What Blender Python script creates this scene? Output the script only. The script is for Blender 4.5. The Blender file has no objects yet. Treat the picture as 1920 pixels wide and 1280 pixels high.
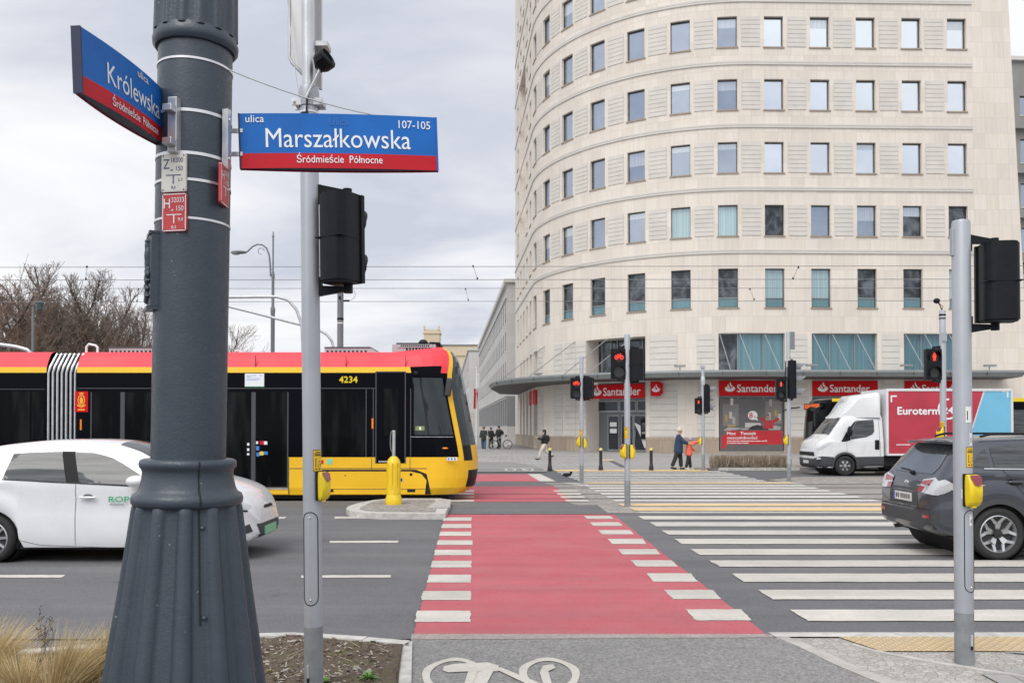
import bpy, bmesh, math, random
from mathutils import Vector, Matrix, noise as mnoise
from mathutils.bvhtree import BVHTree
from mathutils.geometry import delaunay_2d_cdt
R = math.radians
PI = math.pi
rnd = random.Random(7)
SC = bpy.context.scene
COL = SC.collection

# ---------------------------------------------------------------- camera
FPX, CAMH, PITCH, HORIZ = 1600.0, 1.73, 0.0175, 800.0
PPY = HORIZ - FPX*math.tan(PITCH)
cam_d = bpy.data.cameras.new('camera'); cam = bpy.data.objects.new('camera', cam_d); COL.objects.link(cam)
cam.location = (0, 0, CAMH); cam.rotation_euler = (PI/2+PITCH, 0, 0)
cam_d.sensor_width = 36; cam_d.lens = 36*FPX/1920; cam_d.clip_start = .1; cam_d.clip_end = 3000
cam_d.shift_y = (PPY-640)/1920
cam_d.dof.use_dof = True; cam_d.dof.focus_distance = 5.2; cam_d.dof.aperture_fstop = 6.3
SC.camera = cam
SC.view_settings.view_transform = 'Standard'; SC.view_settings.look = 'None'
SC.view_settings.exposure = 0.28; SC.view_settings.gamma = 1.0
SC.cycles.max_bounces = 6
SC.cycles.use_denoising = True

# ---------------------------------------------------------------- sky and sun
SUN_EL, SUN_AZ = R(52), R(205)          # high, behind the camera and a little to the left
w = bpy.data.worlds.new('World'); SC.world = w; w.use_nodes = True
nt = w.node_tree; N = nt.nodes; L = nt.links; N.clear()
out = N.new('ShaderNodeOutputWorld')
sky = N.new('ShaderNodeTexSky'); sky.sky_type = 'NISHITA'; sky.sun_disc = False
sky.sun_elevation = SUN_EL; sky.sun_rotation = SUN_AZ; sky.air_density = 1.2; sky.dust_density = 2.0
bsky = N.new('ShaderNodeBackground'); bsky.inputs[1].default_value = .1; L.new(sky.outputs[0], bsky.inputs[0])
tc = N.new('ShaderNodeTexCoord'); sep = N.new('ShaderNodeSeparateXYZ'); L.new(tc.outputs['Generated'], sep.inputs[0])
def mth(op, a, b=None, c=None):
    m = N.new('ShaderNodeMath'); m.operation = op
    for i, q in enumerate((a, b, c)):
        if q is None: continue
        if isinstance(q, (int, float)): m.inputs[i].default_value = q
        else: L.new(q, m.inputs[i])
    return m.outputs[0]
zz = mth('ADD', mth('MAXIMUM', sep.outputs[2], 0.0), .22)
cx = mth('DIVIDE', sep.outputs[0], zz); cy = mth('DIVIDE', sep.outputs[1], zz)
cmb = N.new('ShaderNodeCombineXYZ'); L.new(cx, cmb.inputs[0]); L.new(cy, cmb.inputs[1])
no = N.new('ShaderNodeTexNoise'); no.inputs['Scale'].default_value = 1.1; no.inputs['Detail'].default_value = 7; no.inputs['Roughness'].default_value = .52
no.inputs['Distortion'].default_value = .35
mpn = N.new('ShaderNodeMapping'); mpn.inputs['Location'].default_value = (5.34, 2.62, 1.54); mpn.inputs['Scale'].default_value = (.8, 1.25, 1)
L.new(cmb.outputs[0], mpn.inputs[0]); L.new(mpn.outputs[0], no.inputs['Vector'])
cr = N.new('ShaderNodeValToRGB'); e = cr.color_ramp.elements
e[0].position = .36; e[0].color = (.635, .675, .77, 1); e[1].position = .60; e[1].color = (1.04, 1.04, 1.05, 1)
e2 = cr.color_ramp.elements.new(.5); e2.color = (.90, .915, .965, 1)
L.new(no.outputs[0], cr.inputs[0])
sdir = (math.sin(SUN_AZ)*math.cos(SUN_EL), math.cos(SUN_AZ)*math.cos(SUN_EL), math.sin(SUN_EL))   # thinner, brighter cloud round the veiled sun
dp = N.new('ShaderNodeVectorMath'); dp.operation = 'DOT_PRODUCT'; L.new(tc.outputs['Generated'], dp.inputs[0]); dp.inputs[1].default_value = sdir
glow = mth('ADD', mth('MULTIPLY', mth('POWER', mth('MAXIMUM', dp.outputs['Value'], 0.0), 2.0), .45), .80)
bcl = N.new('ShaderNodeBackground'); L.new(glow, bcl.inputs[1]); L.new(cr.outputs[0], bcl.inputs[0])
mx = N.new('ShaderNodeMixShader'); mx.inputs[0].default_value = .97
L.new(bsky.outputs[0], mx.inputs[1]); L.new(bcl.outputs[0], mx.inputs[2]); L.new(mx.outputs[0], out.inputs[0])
sd = bpy.data.lights.new('sun', 'SUN'); sd.energy = 1.5; sd.angle = R(36); sd.color = (1.0, .965, .91)
sun = bpy.data.objects.new('sun', sd); COL.objects.link(sun)
_d = Vector((math.sin(SUN_AZ)*math.cos(SUN_EL), math.cos(SUN_AZ)*math.cos(SUN_EL), math.sin(SUN_EL)))
sun.rotation_euler = _d.to_track_quat('Z', 'Y').to_euler(); sun.location = (0, -20, 60)

# ---------------------------------------------------------------- measuring the photograph
def ray(px, py):
    a = (px-960)/FPX; b = (PPY-py)/FPX
    return a, math.cos(PITCH)-b*math.sin(PITCH), math.sin(PITCH)+b*math.cos(PITCH)
def at(px, py, Y):
    a, b, c = ray(px, py); return Vector((a/b*Y, Y, CAMH+c/b*Y))
def gr(px, py, z=0.0):
    a, b, c = ray(px, py); t = (z-CAMH)/c
    return Vector((a*t, b*t, z))
def proj(P):
    z = P[2]-CAMH; d = P[1]*math.cos(PITCH)+z*math.sin(PITCH); v = z*math.cos(PITCH)-P[1]*math.sin(PITCH)
    return 960+FPX*P[0]/d, PPY-FPX*v/d

# ---------------------------------------------------------------- mesh builder
def frame(o, u, v):
    u = Vector(u).normalized(); v = Vector(v).normalized(); n = u.cross(v)
    return Matrix(((u.x, v.x, n.x, o[0]), (u.y, v.y, n.y, o[1]), (u.z, v.z, n.z, o[2]), (0, 0, 0, 1)))
I4 = Matrix.Identity(4)
_tc = {}
def text_geo(s, bold):
    if (s, bold) in _tc: return _tc[(s, bold)]
    cu = bpy.data.curves.new('t', 'FONT'); cu.body = s; cu.size = 1; cu.resolution_u = 3
    cu.align_x = 'LEFT'; cu.fill_mode = 'FRONT'
    o = bpy.data.objects.new('t', cu); COL.objects.link(o)
    dg = bpy.context.evaluated_depsgraph_get(); me = o.evaluated_get(dg).to_mesh()
    vs = [tuple(v.co) for v in me.vertices]; fs = [tuple(p.vertices) for p in me.polygons]
    o.evaluated_get(dg).to_mesh_clear(); bpy.data.objects.remove(o); bpy.data.curves.remove(cu)
    xs = [v[0] for v in vs] or [0]; x0 = min(xs); x1 = max(xs)
    b = bold*.7; n = len(vs); V2 = []; F2 = []          # weight by stacked copies a hair apart
    for i, (dx, dy) in enumerate(((0, 0), (b, 0), (-b, 0), (0, b), (0, -b)) if b > .001 else ((0, 0),)):
        V2 += [(v[0]-x0+dx, v[1]+dy, i) for v in vs]; F2 += [tuple(k+i*n for k in f) for f in fs]
    _tc[(s, bold)] = (V2, F2, x1-x0)
    return _tc[(s, bold)]
CAP = 0.73
class MB:
    def __init__(s): s.v = []; s.f = []; s.m = []; s.mats = []; s.uv = []
    def mi(s, mat):
        if mat not in s.mats: s.mats.append(mat)
        return s.mats.index(mat)
    def add(s, vs, fs, mat, M=None, uv=None):
        b = len(s.v)
        s.v += [tuple(M @ Vector(v)) if M is not None else tuple(v) for v in vs]
        k = s.mi(mat)
        for i, f in enumerate(fs):
            s.f.append(tuple(b+j for j in f)); s.m.append(k)
            s.uv.append(uv[i] if uv else None)
        return s
    def box(s, x0, x1, y0, y1, z0, z1, mat, M=None):
        return s.add([(x, y, z) for z in (z0, z1) for y in (y0, y1) for x in (x0, x1)],
                     [(0, 2, 3, 1), (4, 5, 7, 6), (0, 1, 5, 4), (2, 6, 7, 3), (0, 4, 6, 2), (1, 3, 7, 5)], mat, M)
    def prism(s, poly, h0, h1, mat, M=None, side=None):
        n = len(poly)
        a = sum(poly[i][0]*poly[(i+1) % n][1]-poly[(i+1) % n][0]*poly[i][1] for i in range(n))
        if a < 0: poly = poly[::-1]
        vs = [(p[0], p[1], h0) for p in poly]+[(p[0], p[1], h1) for p in poly]
        s.add(vs, [tuple(range(n, 2*n))], mat, M)
        s.add(vs, [tuple(range(n-1, -1, -1))]+[(i, (i+1) % n, n+(i+1) % n, n+i) for i in range(n)], side or mat, M)
        return s
    def flat(s, poly, mat, M=None, h=0.0):
        n = len(poly)
        a = sum(poly[i][0]*poly[(i+1) % n][1]-poly[(i+1) % n][0]*poly[i][1] for i in range(n))
        if a < 0: poly = poly[::-1]
        return s.add([(p[0], p[1], h) for p in poly], [tuple(range(n))], mat, M)
    def tube(s, pts, r, mat, n=10, caps=True, M=None, closed=False):
        pts = [Vector(p) for p in pts]; m = len(pts)
        rs = r if isinstance(r, (list, tuple)) else [r]*m
        vs = []; up = None
        for i, p in enumerate(pts):
            if closed: t = pts[(i+1) % m]-pts[i-1]
            else: t = pts[min(i+1, m-1)]-pts[max(i-1, 0)]
            t.normalize()
            if up is None:
                up = Vector((0, 0, 1)) if abs(t.z) < .9 else Vector((1, 0, 0))
            a = (up-t*up.dot(t)).normalized(); up = a; b = t.cross(a)
            for k in range(n):
                q = 2*PI*k/n
                vs.append(p+(a*math.cos(q)+b*math.sin(q))*rs[i])
        fs = []
        for i in range(m if closed else m-1):
            j = (i+1) % m
            fs += [(i*n+k, i*n+(k+1) % n, j*n+(k+1) % n, j*n+k) for k in range(n)]
        if caps and not closed: fs += [tuple(range(n-1, -1, -1)), tuple((m-1)*n+k for k in range(n))]
        return s.add(vs, fs, mat, M)
    def lathe(s, prof, mat, n=24, M=None, rf=None, a0=0, a1=2*PI, caps=True):
        full = abs(a1-a0-2*PI) < 1e-6; c = n if full else n+1
        vs = []; fs = []
        for (r, z) in prof:
            for k in range(c):
                q = a0+(a1-a0)*k/n; rr = r*(rf(q, z) if rf else 1)
                vs.append((rr*math.cos(q), rr*math.sin(q), z))
        for i in range(len(prof)-1):
            for k in range(n):
                k2 = (k+1) % c
                fs.append((i*c+k, i*c+k2, (i+1)*c+k2, (i+1)*c+k))
        if caps and full: fs += [tuple(range(c-1, -1, -1)), tuple((len(prof)-1)*c+k for k in range(c))]
        return s.add(vs, fs, mat, M)
    def ell(s, c, r, mat, M=None, n=14, m=9):
        vs = [(c[0], c[1], c[2]-r[2])]; fs = []
        for i in range(1, m):
            t = PI*i/m
            for k in range(n):
                q = 2*PI*k/n
                vs.append((c[0]+r[0]*math.sin(t)*math.cos(q), c[1]+r[1]*math.sin(t)*math.sin(q), c[2]-r[2]*math.cos(t)))
        vs.append((c[0], c[1], c[2]+r[2])); l = len(vs)-1
        for k in range(n):
            fs.append((0, 1+(k+1) % n, 1+k)); fs.append((l, 1+(m-2)*n+k, 1+(m-2)*n+(k+1) % n))
            for i in range(m-2): fs.append((1+i*n+k, 1+i*n+(k+1) % n, 1+(i+1)*n+(k+1) % n, 1+(i+1)*n+k))
        return s.add(vs, fs, mat, M)
    def text(s, body, h, mat, M, x=0, y=0, align='L', sx=1.0, z=.002, bold=0.0, width=None):
        vs, fs, wd = text_geo(body, bold); k = h/CAP
        if width: sx = width/(wd*k)
        ox = x-(0 if align == 'L' else wd*k*sx*(.5 if align == 'C' else 1))
        return s.add([(ox+v[0]*k*sx, y+v[1]*k, z+v[2]*.0002) for v in vs], fs, mat, M)
    def build(s, name, parent=None, loc=(0, 0, 0), rot=(0, 0, 0), smooth=35, bevel=0, seg=2, subsurf=0):
        me = bpy.data.meshes.new(name); me.from_pydata(s.v, [], s.f)
        for m in s.mats: me.materials.append(m)
        me.polygons.foreach_set('material_index', s.m)
        if any(u is not None for u in s.uv):
            ul = me.uv_layers.new(name='UVMap')
            for p in me.polygons:
                u = s.uv[p.index]
                if u:
                    for li, q in zip(p.loop_indices, u): ul.data[li].uv = q
        if smooth:
            me.polygons.foreach_set('use_smooth', [True]*len(me.polygons)); me.set_sharp_from_angle(angle=R(smooth))
        me.update()
        o = bpy.data.objects.new(name, me); COL.objects.link(o); o.location = loc; o.rotation_euler = rot
        if parent is not None: o.parent = parent
        if bevel:
            b = o.modifiers.new('b', 'BEVEL'); b.width = bevel; b.segments = seg; b.limit_method = 'ANGLE'; b.angle_limit = R(40)
            b.harden_normals = False
        if subsurf:
            b = o.modifiers.new('s', 'SUBSURF'); b.levels = subsurf; b.render_levels = subsurf
        return o
def tag(o, label, cat, group=None, kind=None):
    if label: o['label'] = label
    if cat: o['category'] = cat
    if group: o['group'] = group
    if kind: o['kind'] = kind
    return o
def thing(name, label, cat, loc=(0, 0, 0), rz=0, group=None, tilt=None):
    o = bpy.data.objects.new(name, None); COL.objects.link(o); o.location = loc
    o.rotation_euler = (tilt[0], tilt[1], rz) if tilt else (0, 0, rz); o.empty_display_size = .2
    return tag(o, label, cat, group)
def dup(root, loc, rz=None, label=None):
    def cp(o, par):
        c = o.copy(); COL.objects.link(c)
        if par is not None: c.parent = par
        for ch in kids.get(o.name, []): cp(ch, c)
        return c
    kids = {}
    for o in bpy.data.objects:
        if o.parent: kids.setdefault(o.parent.name, []).append(o)
    c = cp(root, None); c.location = loc
    if rz is not None: c.rotation_euler.z = rz
    if label: c['label'] = label
    return c
def struct(name, mb, **k):
    return tag(mb.build(name, **k), None, None, kind='structure')

# ---------------------------------------------------------------- materials
def pm(name, col, rough=.6, metal=0.0, spec=.5, ns=0, na=0.0, bs=0, ba=0.0, coat=0.0, emit=0.0, stretch=None, rv=0.0):
    m = bpy.data.materials.new(name); m.use_nodes = True
    n = m.node_tree.nodes; l = m.node_tree.links; p = n['Principled BSDF']
    p.inputs['Base Color'].default_value = (*col, 1); p.inputs['Roughness'].default_value = rough
    p.inputs['Metallic'].default_value = metal; p.inputs['Specular IOR Level'].default_value = spec
    p.inputs['Coat Weight'].default_value = coat; p.inputs['Coat Roughness'].default_value = .06
    if emit:
        p.inputs['Emission Color'].default_value = (*col, 1); p.inputs['Emission Strength'].default_value = emit
    if ns or bs:
        t = n.new('ShaderNodeTexCoord'); vec = t.outputs['Object']
        if stretch:
            mp = n.new('ShaderNodeMapping'); mp.inputs['Scale'].default_value = stretch; l.new(vec, mp.inputs[0]); vec = mp.outputs[0]
    if ns:
        q = n.new('ShaderNodeTexNoise'); q.inputs['Scale'].default_value = ns; q.inputs['Detail'].default_value = 5; l.new(vec, q.inputs['Vector'])
        mr = n.new('ShaderNodeMapRange'); mr.inputs[1].default_value = .3; mr.inputs[2].default_value = .7
        mr.inputs[3].default_value = 1-na; mr.inputs[4].default_value = 1+na; l.new(q.outputs[0], mr.inputs[0])
        x = n.new('ShaderNodeMix'); x.data_type = 'RGBA'; x.blend_type = 'MULTIPLY'; x.inputs[0].default_value = 1
        x.inputs[6].default_value = (*col, 1); l.new(mr.outputs[0], x.inputs[7]); l.new(x.outputs[2], p.inputs['Base Color'])
        if rv:
            m2 = n.new('ShaderNodeMapRange'); m2.inputs[1].default_value = .3; m2.inputs[2].default_value = .7
            m2.inputs[3].default_value = rough-rv; m2.inputs[4].default_value = rough+rv; l.new(q.outputs[0], m2.inputs[0]); l.new(m2.outputs[0], p.inputs['Roughness'])
    if bs:
        q = n.new('ShaderNodeTexNoise'); q.inputs['Scale'].default_value = bs; q.inputs['Detail'].default_value = 4; l.new(vec, q.inputs['Vector'])
        b = n.new('ShaderNodeBump'); b.inputs['Strength'].default_value = ba; b.inputs['Distance'].default_value = .02; l.new(q.outputs[0], b.inputs['Height']); l.new(b.outputs[0], p.inputs['Normal'])
    return m
class G:
    """small helper to wire node trees"""
    def __init__(s, name):
        s.m = bpy.data.materials.new(name); s.m.use_nodes = True; s.n = s.m.node_tree.nodes; s.l = s.m.node_tree.links
        s.p = s.n['Principled BSDF']
    def node(s, t, **k):
        q = s.n.new('ShaderNode'+t)
        for a, b in k.items(): setattr(q, a, b)
        return q
    def put(s, sock, v):
        if hasattr(v, 'links'): s.l.new(v, sock)
        else: sock.default_value = v
    def noise(s, vec, scale, detail=4, rough=.5, dist=0):
        q = s.node('TexNoise'); q.inputs['Scale'].default_value = scale; q.inputs['Detail'].default_value = detail
        q.inputs['Roughness'].default_value = rough; q.inputs['Distortion'].default_value = dist; s.l.new(vec, q.inputs['Vector']); return q.outputs[0]
    def rng(s, v, a, b, c, d):
        q = s.node('MapRange'); s.l.new(v, q.inputs[0])
        for i, x in enumerate((a, b, c, d)): q.inputs[i+1].default_value = x
        return q.outputs[0]
    def math(s, op, a, b=0.0, c=None):
        q = s.node('Math', operation=op); s.put(q.inputs[0], a); s.put(q.inputs[1], b)
        if c is not None: s.put(q.inputs[2], c)
        return q.outputs[0]
    def mix(s, f, a, b, blend='MIX'):
        q = s.node('Mix', data_type='RGBA', blend_type=blend); s.put(q.inputs[0], f)
        s.put(q.inputs[6], a if hasattr(a, 'links') else (*a, 1)); s.put(q.inputs[7], b if hasattr(b, 'links') else (*b, 1)); return q.outputs[2]
    def obj(s, scale=None):
        t = s.node('TexCoord'); v = t.outputs['Object']
        return s.map(v, scale) if scale else v
    def map(s, v, scale=(1, 1, 1), loc=(0, 0, 0), rot=(0, 0, 0)):
        q = s.node('Mapping'); q.inputs['Scale'].default_value = scale; q.inputs['Location'].default_value = loc; q.inputs['Rotation'].default_value = rot
        s.l.new(v, q.inputs[0]); return q.outputs[0]
    def bump(s, h, strength=.3, dist=.01):
        q = s.node('Bump'); q.inputs['Strength'].default_value = strength; q.inputs['Distance'].default_value = dist; s.l.new(h, q.inputs['Height'])
        s.l.new(q.outputs[0], s.p.inputs['Normal'])
    def fin(s, col, rough=.8, spec=.3):
        s.put(s.p.inputs['Base Color'], col if hasattr(col, 'links') else (*col, 1)); s.put(s.p.inputs['Roughness'], rough); s.p.inputs['Specular IOR Level'].default_value = spec
        return s.m

def asphalt(name, a, b, streak=True, grit=.22):
    q = G(name); v = q.obj()
    big = q.rng(q.noise(v, .35, 5, .6), .3, .7, 0, 1)
    c = q.mix(big, a, b)
    if streak:
        st = q.rng(q.noise(q.map(v, (.05, 1.5, 1)), 1.0, 4, .6), .35, .7, .86, 1.1); c = q.mix(1.0, c, st, 'MULTIPLY')
    fine = q.noise(v, 38, 6, .82); c = q.mix(1.0, c, q.rng(fine, .32, .68, 1-grit*1.3, 1+grit*1.3), 'MULTIPLY')
    c = q.mix(1.0, c, q.rng(q.noise(v, 7, 5, .7), .3, .7, .93, 1.07), 'MULTIPLY')
    vo = q.node('TexVoronoi', voronoi_dimensions='2D'); vo.inputs['Scale'].default_value = 55; q.l.new(v, vo.inputs['Vector'])
    sp = q.rng(vo.outputs['Distance'], .0, .25, 1.9, 1.0); c = q.mix(.5, c, q.mix(1.0, c, sp, 'MULTIPLY'))
    spot = q.rng(q.noise(v, 1.5, 5, .6), .62, .72, 1, .80); c = q.mix(1.0, c, spot, 'MULTIPLY')
    q.bump(fine, .35, .006)
    return q.fin(c, .85, .25)
def paint(name, col, under, wear=.5, seed=0):
    q = G(name); v = q.map(q.obj(), (1, 1, 1), (seed*3.1, seed*1.7, 0))
    f = q.noise(v, 34, 6, .8); big = q.noise(v, .9, 4, .6); med = q.noise(v, 9, 4, .6)
    msk = q.math('ADD', q.math('MULTIPLY', f, .78), q.math('ADD', q.math('MULTIPLY', big, .22), q.math('MULTIPLY', med, .3)))
    fac = q.rng(msk, .66+.2*(1-wear), .82+.2*(1-wear), 0, .8)
    col = q.mix(1.0, col, q.rng(f, .32, .68, .86, 1.12), 'MULTIPLY')
    c = q.mix(fac, col, under); c = q.mix(1.0, c, q.rng(big, .3, .7, .9, 1.08), 'MULTIPLY')
    c = q.mix(1.0, c, q.rng(q.noise(q.map(v, (.06, 2.2, 1)), 1.0, 3, .6), .35, .7, .9, 1.06), 'MULTIPLY')
    dirt = q.rng(q.math('ADD', q.math('MULTIPLY', q.noise(q.map(v, (.10, 1.1, 1)), 1.3, 5, .65), .6), q.math('MULTIPLY', q.noise(v, 2.3, 6, .7), .4)), .42, .66, 0, .42)
    c = q.mix(dirt, c, under)
    q.bump(f, .2, .004)
    return q.fin(c, .75, .3)
M = {}
M['asphalt'] = asphalt('asphalt', (.128, .129, .136), (.16, .159, .163))
M['asphalt_dark'] = asphalt('asphalt_dark', (.105, .107, .115), (.13, .13, .138))
M['asphalt_path'] = asphalt('asphalt_path', (.20, .196, .192), (.265, .258, .25), False, .42)
M['white_paint'] = paint('white_paint', (.60, .572, .515), (.26, .25, .24), .6)
M['white_far'] = paint('white_far', (.66, .645, .61), (.3, .3, .3), .3, 2)
M['red_paint'] = paint('red_paint', (.48, .10, .125), (.36, .19, .195), .75, 1)
M['yellow_pad'] = paint('yellow_pad', (.72, .52, .26), (.46, .40, .31), .75, 3)
M['concrete'] = pm('concrete', (.42, .40, .375), .85, ns=6, na=.16, bs=90, ba=.15)
M['kerb'] = pm('kerb', (.50, .485, .455), .85, ns=9, na=.2, bs=120, ba=.2)
M['galv'] = pm('galvanised_steel', (.56, .57, .585), .36, .75, ns=7, na=.10, bs=40, ba=.02, rv=.08)
M['pole'] = pm('grey_pole_paint', (.40, .42, .455), .42, .25, ns=3, na=.07, bs=60, ba=.03)
M['pole_low'] = pm('pole_base_coat', (.235, .25, .26), .6, .1, ns=10, na=.18, bs=60, ba=.05)
M['black'] = pm('black_plastic', (.008, .0095, .0125), .45, ns=20, na=.2, spec=.22)
M['rubber'] = pm('rubber', (.022, .022, .023), .8, ns=30, na=.2)
M['dark'] = pm('dark_void', (.008, .008, .009), .8)
M['yellow'] = pm('yellow_plastic', (.80, .55, .02), .42, ns=8, na=.08)
M['white'] = pm('white_enamel', (.80, .80, .79), .35, ns=5, na=.04)
M['red'] = pm('red_enamel', (.56, .02, .025), .38, ns=5, na=.06)
M['chrome'] = pm('chrome', (.7, .7, .72), .15, 1.0)
M['steel'] = pm('bright_steel_band', (.72, .72, .74), .3, .55)
# ================================================================ GROUND
def cobble(name, a, b, scale=9.0, joint=.55):
    q = G(name); v = q.obj(); v2 = q.map(v, (1, 1.0, 1))
    vo = q.node('TexVoronoi', feature='DISTANCE_TO_EDGE', voronoi_dimensions='2D'); vo.inputs['Scale'].default_value = scale; q.l.new(v2, vo.inputs['Vector'])
    vc = q.node('TexVoronoi', voronoi_dimensions='2D'); vc.inputs['Scale'].default_value = scale; q.l.new(v2, vc.inputs['Vector'])
    sx = q.node('SeparateXYZ'); q.l.new(vc.outputs['Color'], sx.inputs[0])
    c = q.mix(sx.outputs[0], a, b); c = q.mix(1.0, c, q.rng(q.noise(v, 60, 3, .7), .3, .7, .75, 1.2), 'MULTIPLY')
    j = q.rng(vo.outputs['Distance'], .01, .09, joint, 1.0); c = q.mix(1.0, c, j, 'MULTIPLY')
    q.bump(j, .7, .02)
    return q.fin(c, .85, .25)
M['cobble'] = cobble('granite_setts', (.36, .34, .315), (.47, .445, .41), 17, .72)
M['cobble_small'] = cobble('granite_setts_small', (.27, .25, .23), (.40, .37, .34), 8)
def slabs(name, a, b, sc=1.6):
    q = G(name); v = q.obj()
    br = q.node('TexBrick', offset=.0); q.l.new(v, br.inputs['Vector']); br.inputs['Scale'].default_value = sc
    br.inputs['Color1'].default_value = (*a, 1); br.inputs['Color2'].default_value = (*b, 1); br.inputs['Mortar'].default_value = (*[x*.6 for x in a], 1)
    br.inputs['Mortar Size'].default_value = .012; br.inputs['Row Height'].default_value = .5
    c = q.mix(1.0, br.outputs['Color'], q.rng(q.noise(v, .5, 5, .6), .3, .7, .85, 1.12), 'MULTIPLY')
    c = q.mix(1.0, c, q.rng(q.noise(v, 40, 3, .7), .3, .7, .85, 1.12), 'MULTIPLY')
    return q.fin(c, .85, .25)
M['slabs'] = slabs('pavement_slabs', (.30, .292, .282), (.35, .34, .328))
M['trackbed'] = asphalt('track_bed_concrete', (.25, .232, .212), (.31, .29, .265), True, .2)
def tactile():
    q = G('tactile_paving'); v = q.obj(); v2 = q.map(v, (1, 1, 1), rot=(0, 0, R(45)))
    vo = q.node('TexVoronoi', voronoi_dimensions='2D'); vo.inputs['Scale'].default_value = 17; vo.inputs['Randomness'].default_value = 0; q.l.new(v2, vo.inputs['Vector'])
    d = q.rng(vo.outputs['Distance'], .18, .42, 1, 0); c = q.mix(d, (.50, .38, .23), (.78, .58, .32))
    c = q.mix(q.rng(q.noise(v, 2.5, 5, .7), .42, .72, 0, .6), c, (.45, .38, .29)); q.bump(d, .8, .02)
    return q.fin(c, .8, .25)
M['tactile'] = tactile()
def soil_mat():
    q = G('bare_soil'); v = q.obj()
    n1 = q.noise(v, 45, 5, .75); n2 = q.noise(v, 6, 4, .6)
    c = q.mix(q.rng(n1, .3, .7, 0, 1), (.075, .056, .043), (.30, .24, .19)); c = q.mix(q.rng(n2, .52, .66, 0, .55), c, (.16, .17, .06))
    q.bump(n1, .9, .04); return q.fin(c, .95, .15)
M['soil'] = soil_mat()

def gpoly(pts, z=0.0): return [tuple(gr(x, y, z)[:2]) for x, y in pts]
RAG = random.Random(5)
def ragged(poly):
    res = []
    for i in range(len(poly)):
        a, b = Vector(poly[i]), Vector(poly[(i+1) % len(poly)]); n = min(160, max(1, int((b-a).length/.06))); m = Vector((-(b-a).y, (b-a).x)).normalized()
        res += [tuple(a.lerp(b, k/n)+m*(RAG.gauss(0, .005) if k else 0)) for k in range(n)]
    return res
def sheet(name, polys, mat, z, structure=True):
    mb = MB()
    for p in polys: mb.flat(ragged(p) if '_paint' in mat.name or 'white' in mat.name else p, mat, None, z)
    return struct(name, mb, smooth=0)
def band(x0, x1, y0, y1): return [(x0, y0), (x1, y0), (x1, y1), (x0, y1)]
sheet('ground', [band(-900, 900, -60, 1500)], M['asphalt'], -.012)
sheet('road', [band(-150, 150, 7.0, 34.2)], M['asphalt'], 0)
sheet('lower_road', [band(-150, 150, 26.6, 34.0)], M['asphalt_dark'], .003)
sheet('tram_track_bed', [band(-1.6, 150, 18.9, 26.55), band(-150, -1.6, 19.6, 26.55)], M['trackbed'], .004)
mb = MB(); rail = pm('rail_steel', (.16, .14, .125), .4, .7)
for yc in (21.2, 24.9):
    for s in (-.72, .72):
        mb.flat(band(-150, 150, yc+s-.035, yc+s+.035), rail, None, .012)
        mb.flat(band(-150, 150, yc+s+.035, yc+s+.075), M['dark'], None, .0125)
struct('tram_rails', mb, smooth=0)
sheet('asphalt_strip', [gpoly([(835, 964), (1150, 964), (1062, 941), (800, 941)]), gpoly([(870, 911.5), (1040, 911.5), (1013, 903.5), (870, 903.5)])], M['asphalt'], .008)
pave = MB(); pave.flat(band(-120, 11.4, 34.0, 400), M['slabs'], None, .03); pave.flat(band(11.4, 160, 36.6, 400), M['slabs'], None, .03)
struct('far_pavement', pave, smooth=0)
kb = MB(); kb.box(-120, 1.4, 33.86, 34.0, -.01, .034, M['kerb']); kb.box(8.2, 11.4, 33.86, 34.0, -.01, .11, M['kerb']); kb.box(11.4, 160, 36.45, 36.6, -.01, .12, M['kerb'])
struct('far_kerb', kb, smooth=0)
sheet('pavement_border', [band(-6, 30, 51.8, 52.15), band(-3.2, 9, 46.5, 46.62)], M['kerb'], .034)
sheet('pavement_patch', [gpoly([(1140, 863.5), (1150, 863.5), (1178, 876), (1164, 876)], .03)], M['asphalt_dark'], .034)
sheet('far_cycle_path', [gpoly([(880, 884.5), (1028, 884.5), (1005, 873), (960, 866), (880, 866)], .03)], M['asphalt_path'], .034)
# red cycle crossing with its white blocks
red = [gpoly([(835, 965), (1150, 965), (1437, 1191), (775, 1191)]),
       gpoly([(852, 912), (1040, 912), (1078, 941), (845, 941)]), gpoly([(870, 889), (990, 889), (1014, 903), (866, 903)])]
sheet('red_cycle_crossing', red, M['red_paint'], .012)
def z7(p): return (1100+p[0]/2.3415, 940+p[1]/2.3415)
def z8(p): return (420+p[0]/2.8235, 900+p[1]/2.8235)
wr = [[(-15, 66), (103, 66), (120, 79), (5, 79)], [(12, 94), (143, 94), (160, 110), (30, 110)], [(48, 128), (190, 128), (208, 147), (70, 147)],
      [(92, 167), (245, 167), (263, 190), (112, 190)], [(135, 213), (303, 213), (325, 236), (160, 236)], [(192, 262), (375, 262), (400, 290), (222, 290)],
      [(263, 320), (455, 320), (490, 357), (295, 357)], [(340, 393), (555, 393), (590, 434), (378, 434)], [(433, 479), (680, 479), (723, 528), (482, 528)]]
wl = [[(1165, 200), (1310, 200), (1310, 218), (1160, 218)], [(1157, 236), (1310, 236), (1310, 257), (1150, 257)], [(1145, 276), (1310, 276), (1310, 298), (1138, 298)],
      [(1133, 322), (1315, 322), (1315, 347), (1126, 347)], [(1118, 373), (1310, 373), (1310, 402), (1112, 402)], [(1102, 432), (1310, 432), (1310, 467), (1093, 467)],
      [(1083, 506), (1307, 506), (1307, 548), (1073, 548)], [(1053, 593), (1307, 593), (1307, 641), (1043, 641)], [(1022, 698), (1305, 698), (1305, 758), (1010, 758)]]
blocks = [gpoly([z7(p) for p in b]) for b in wr]+[gpoly([z8(p) for p in b]) for b in wl]
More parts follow.
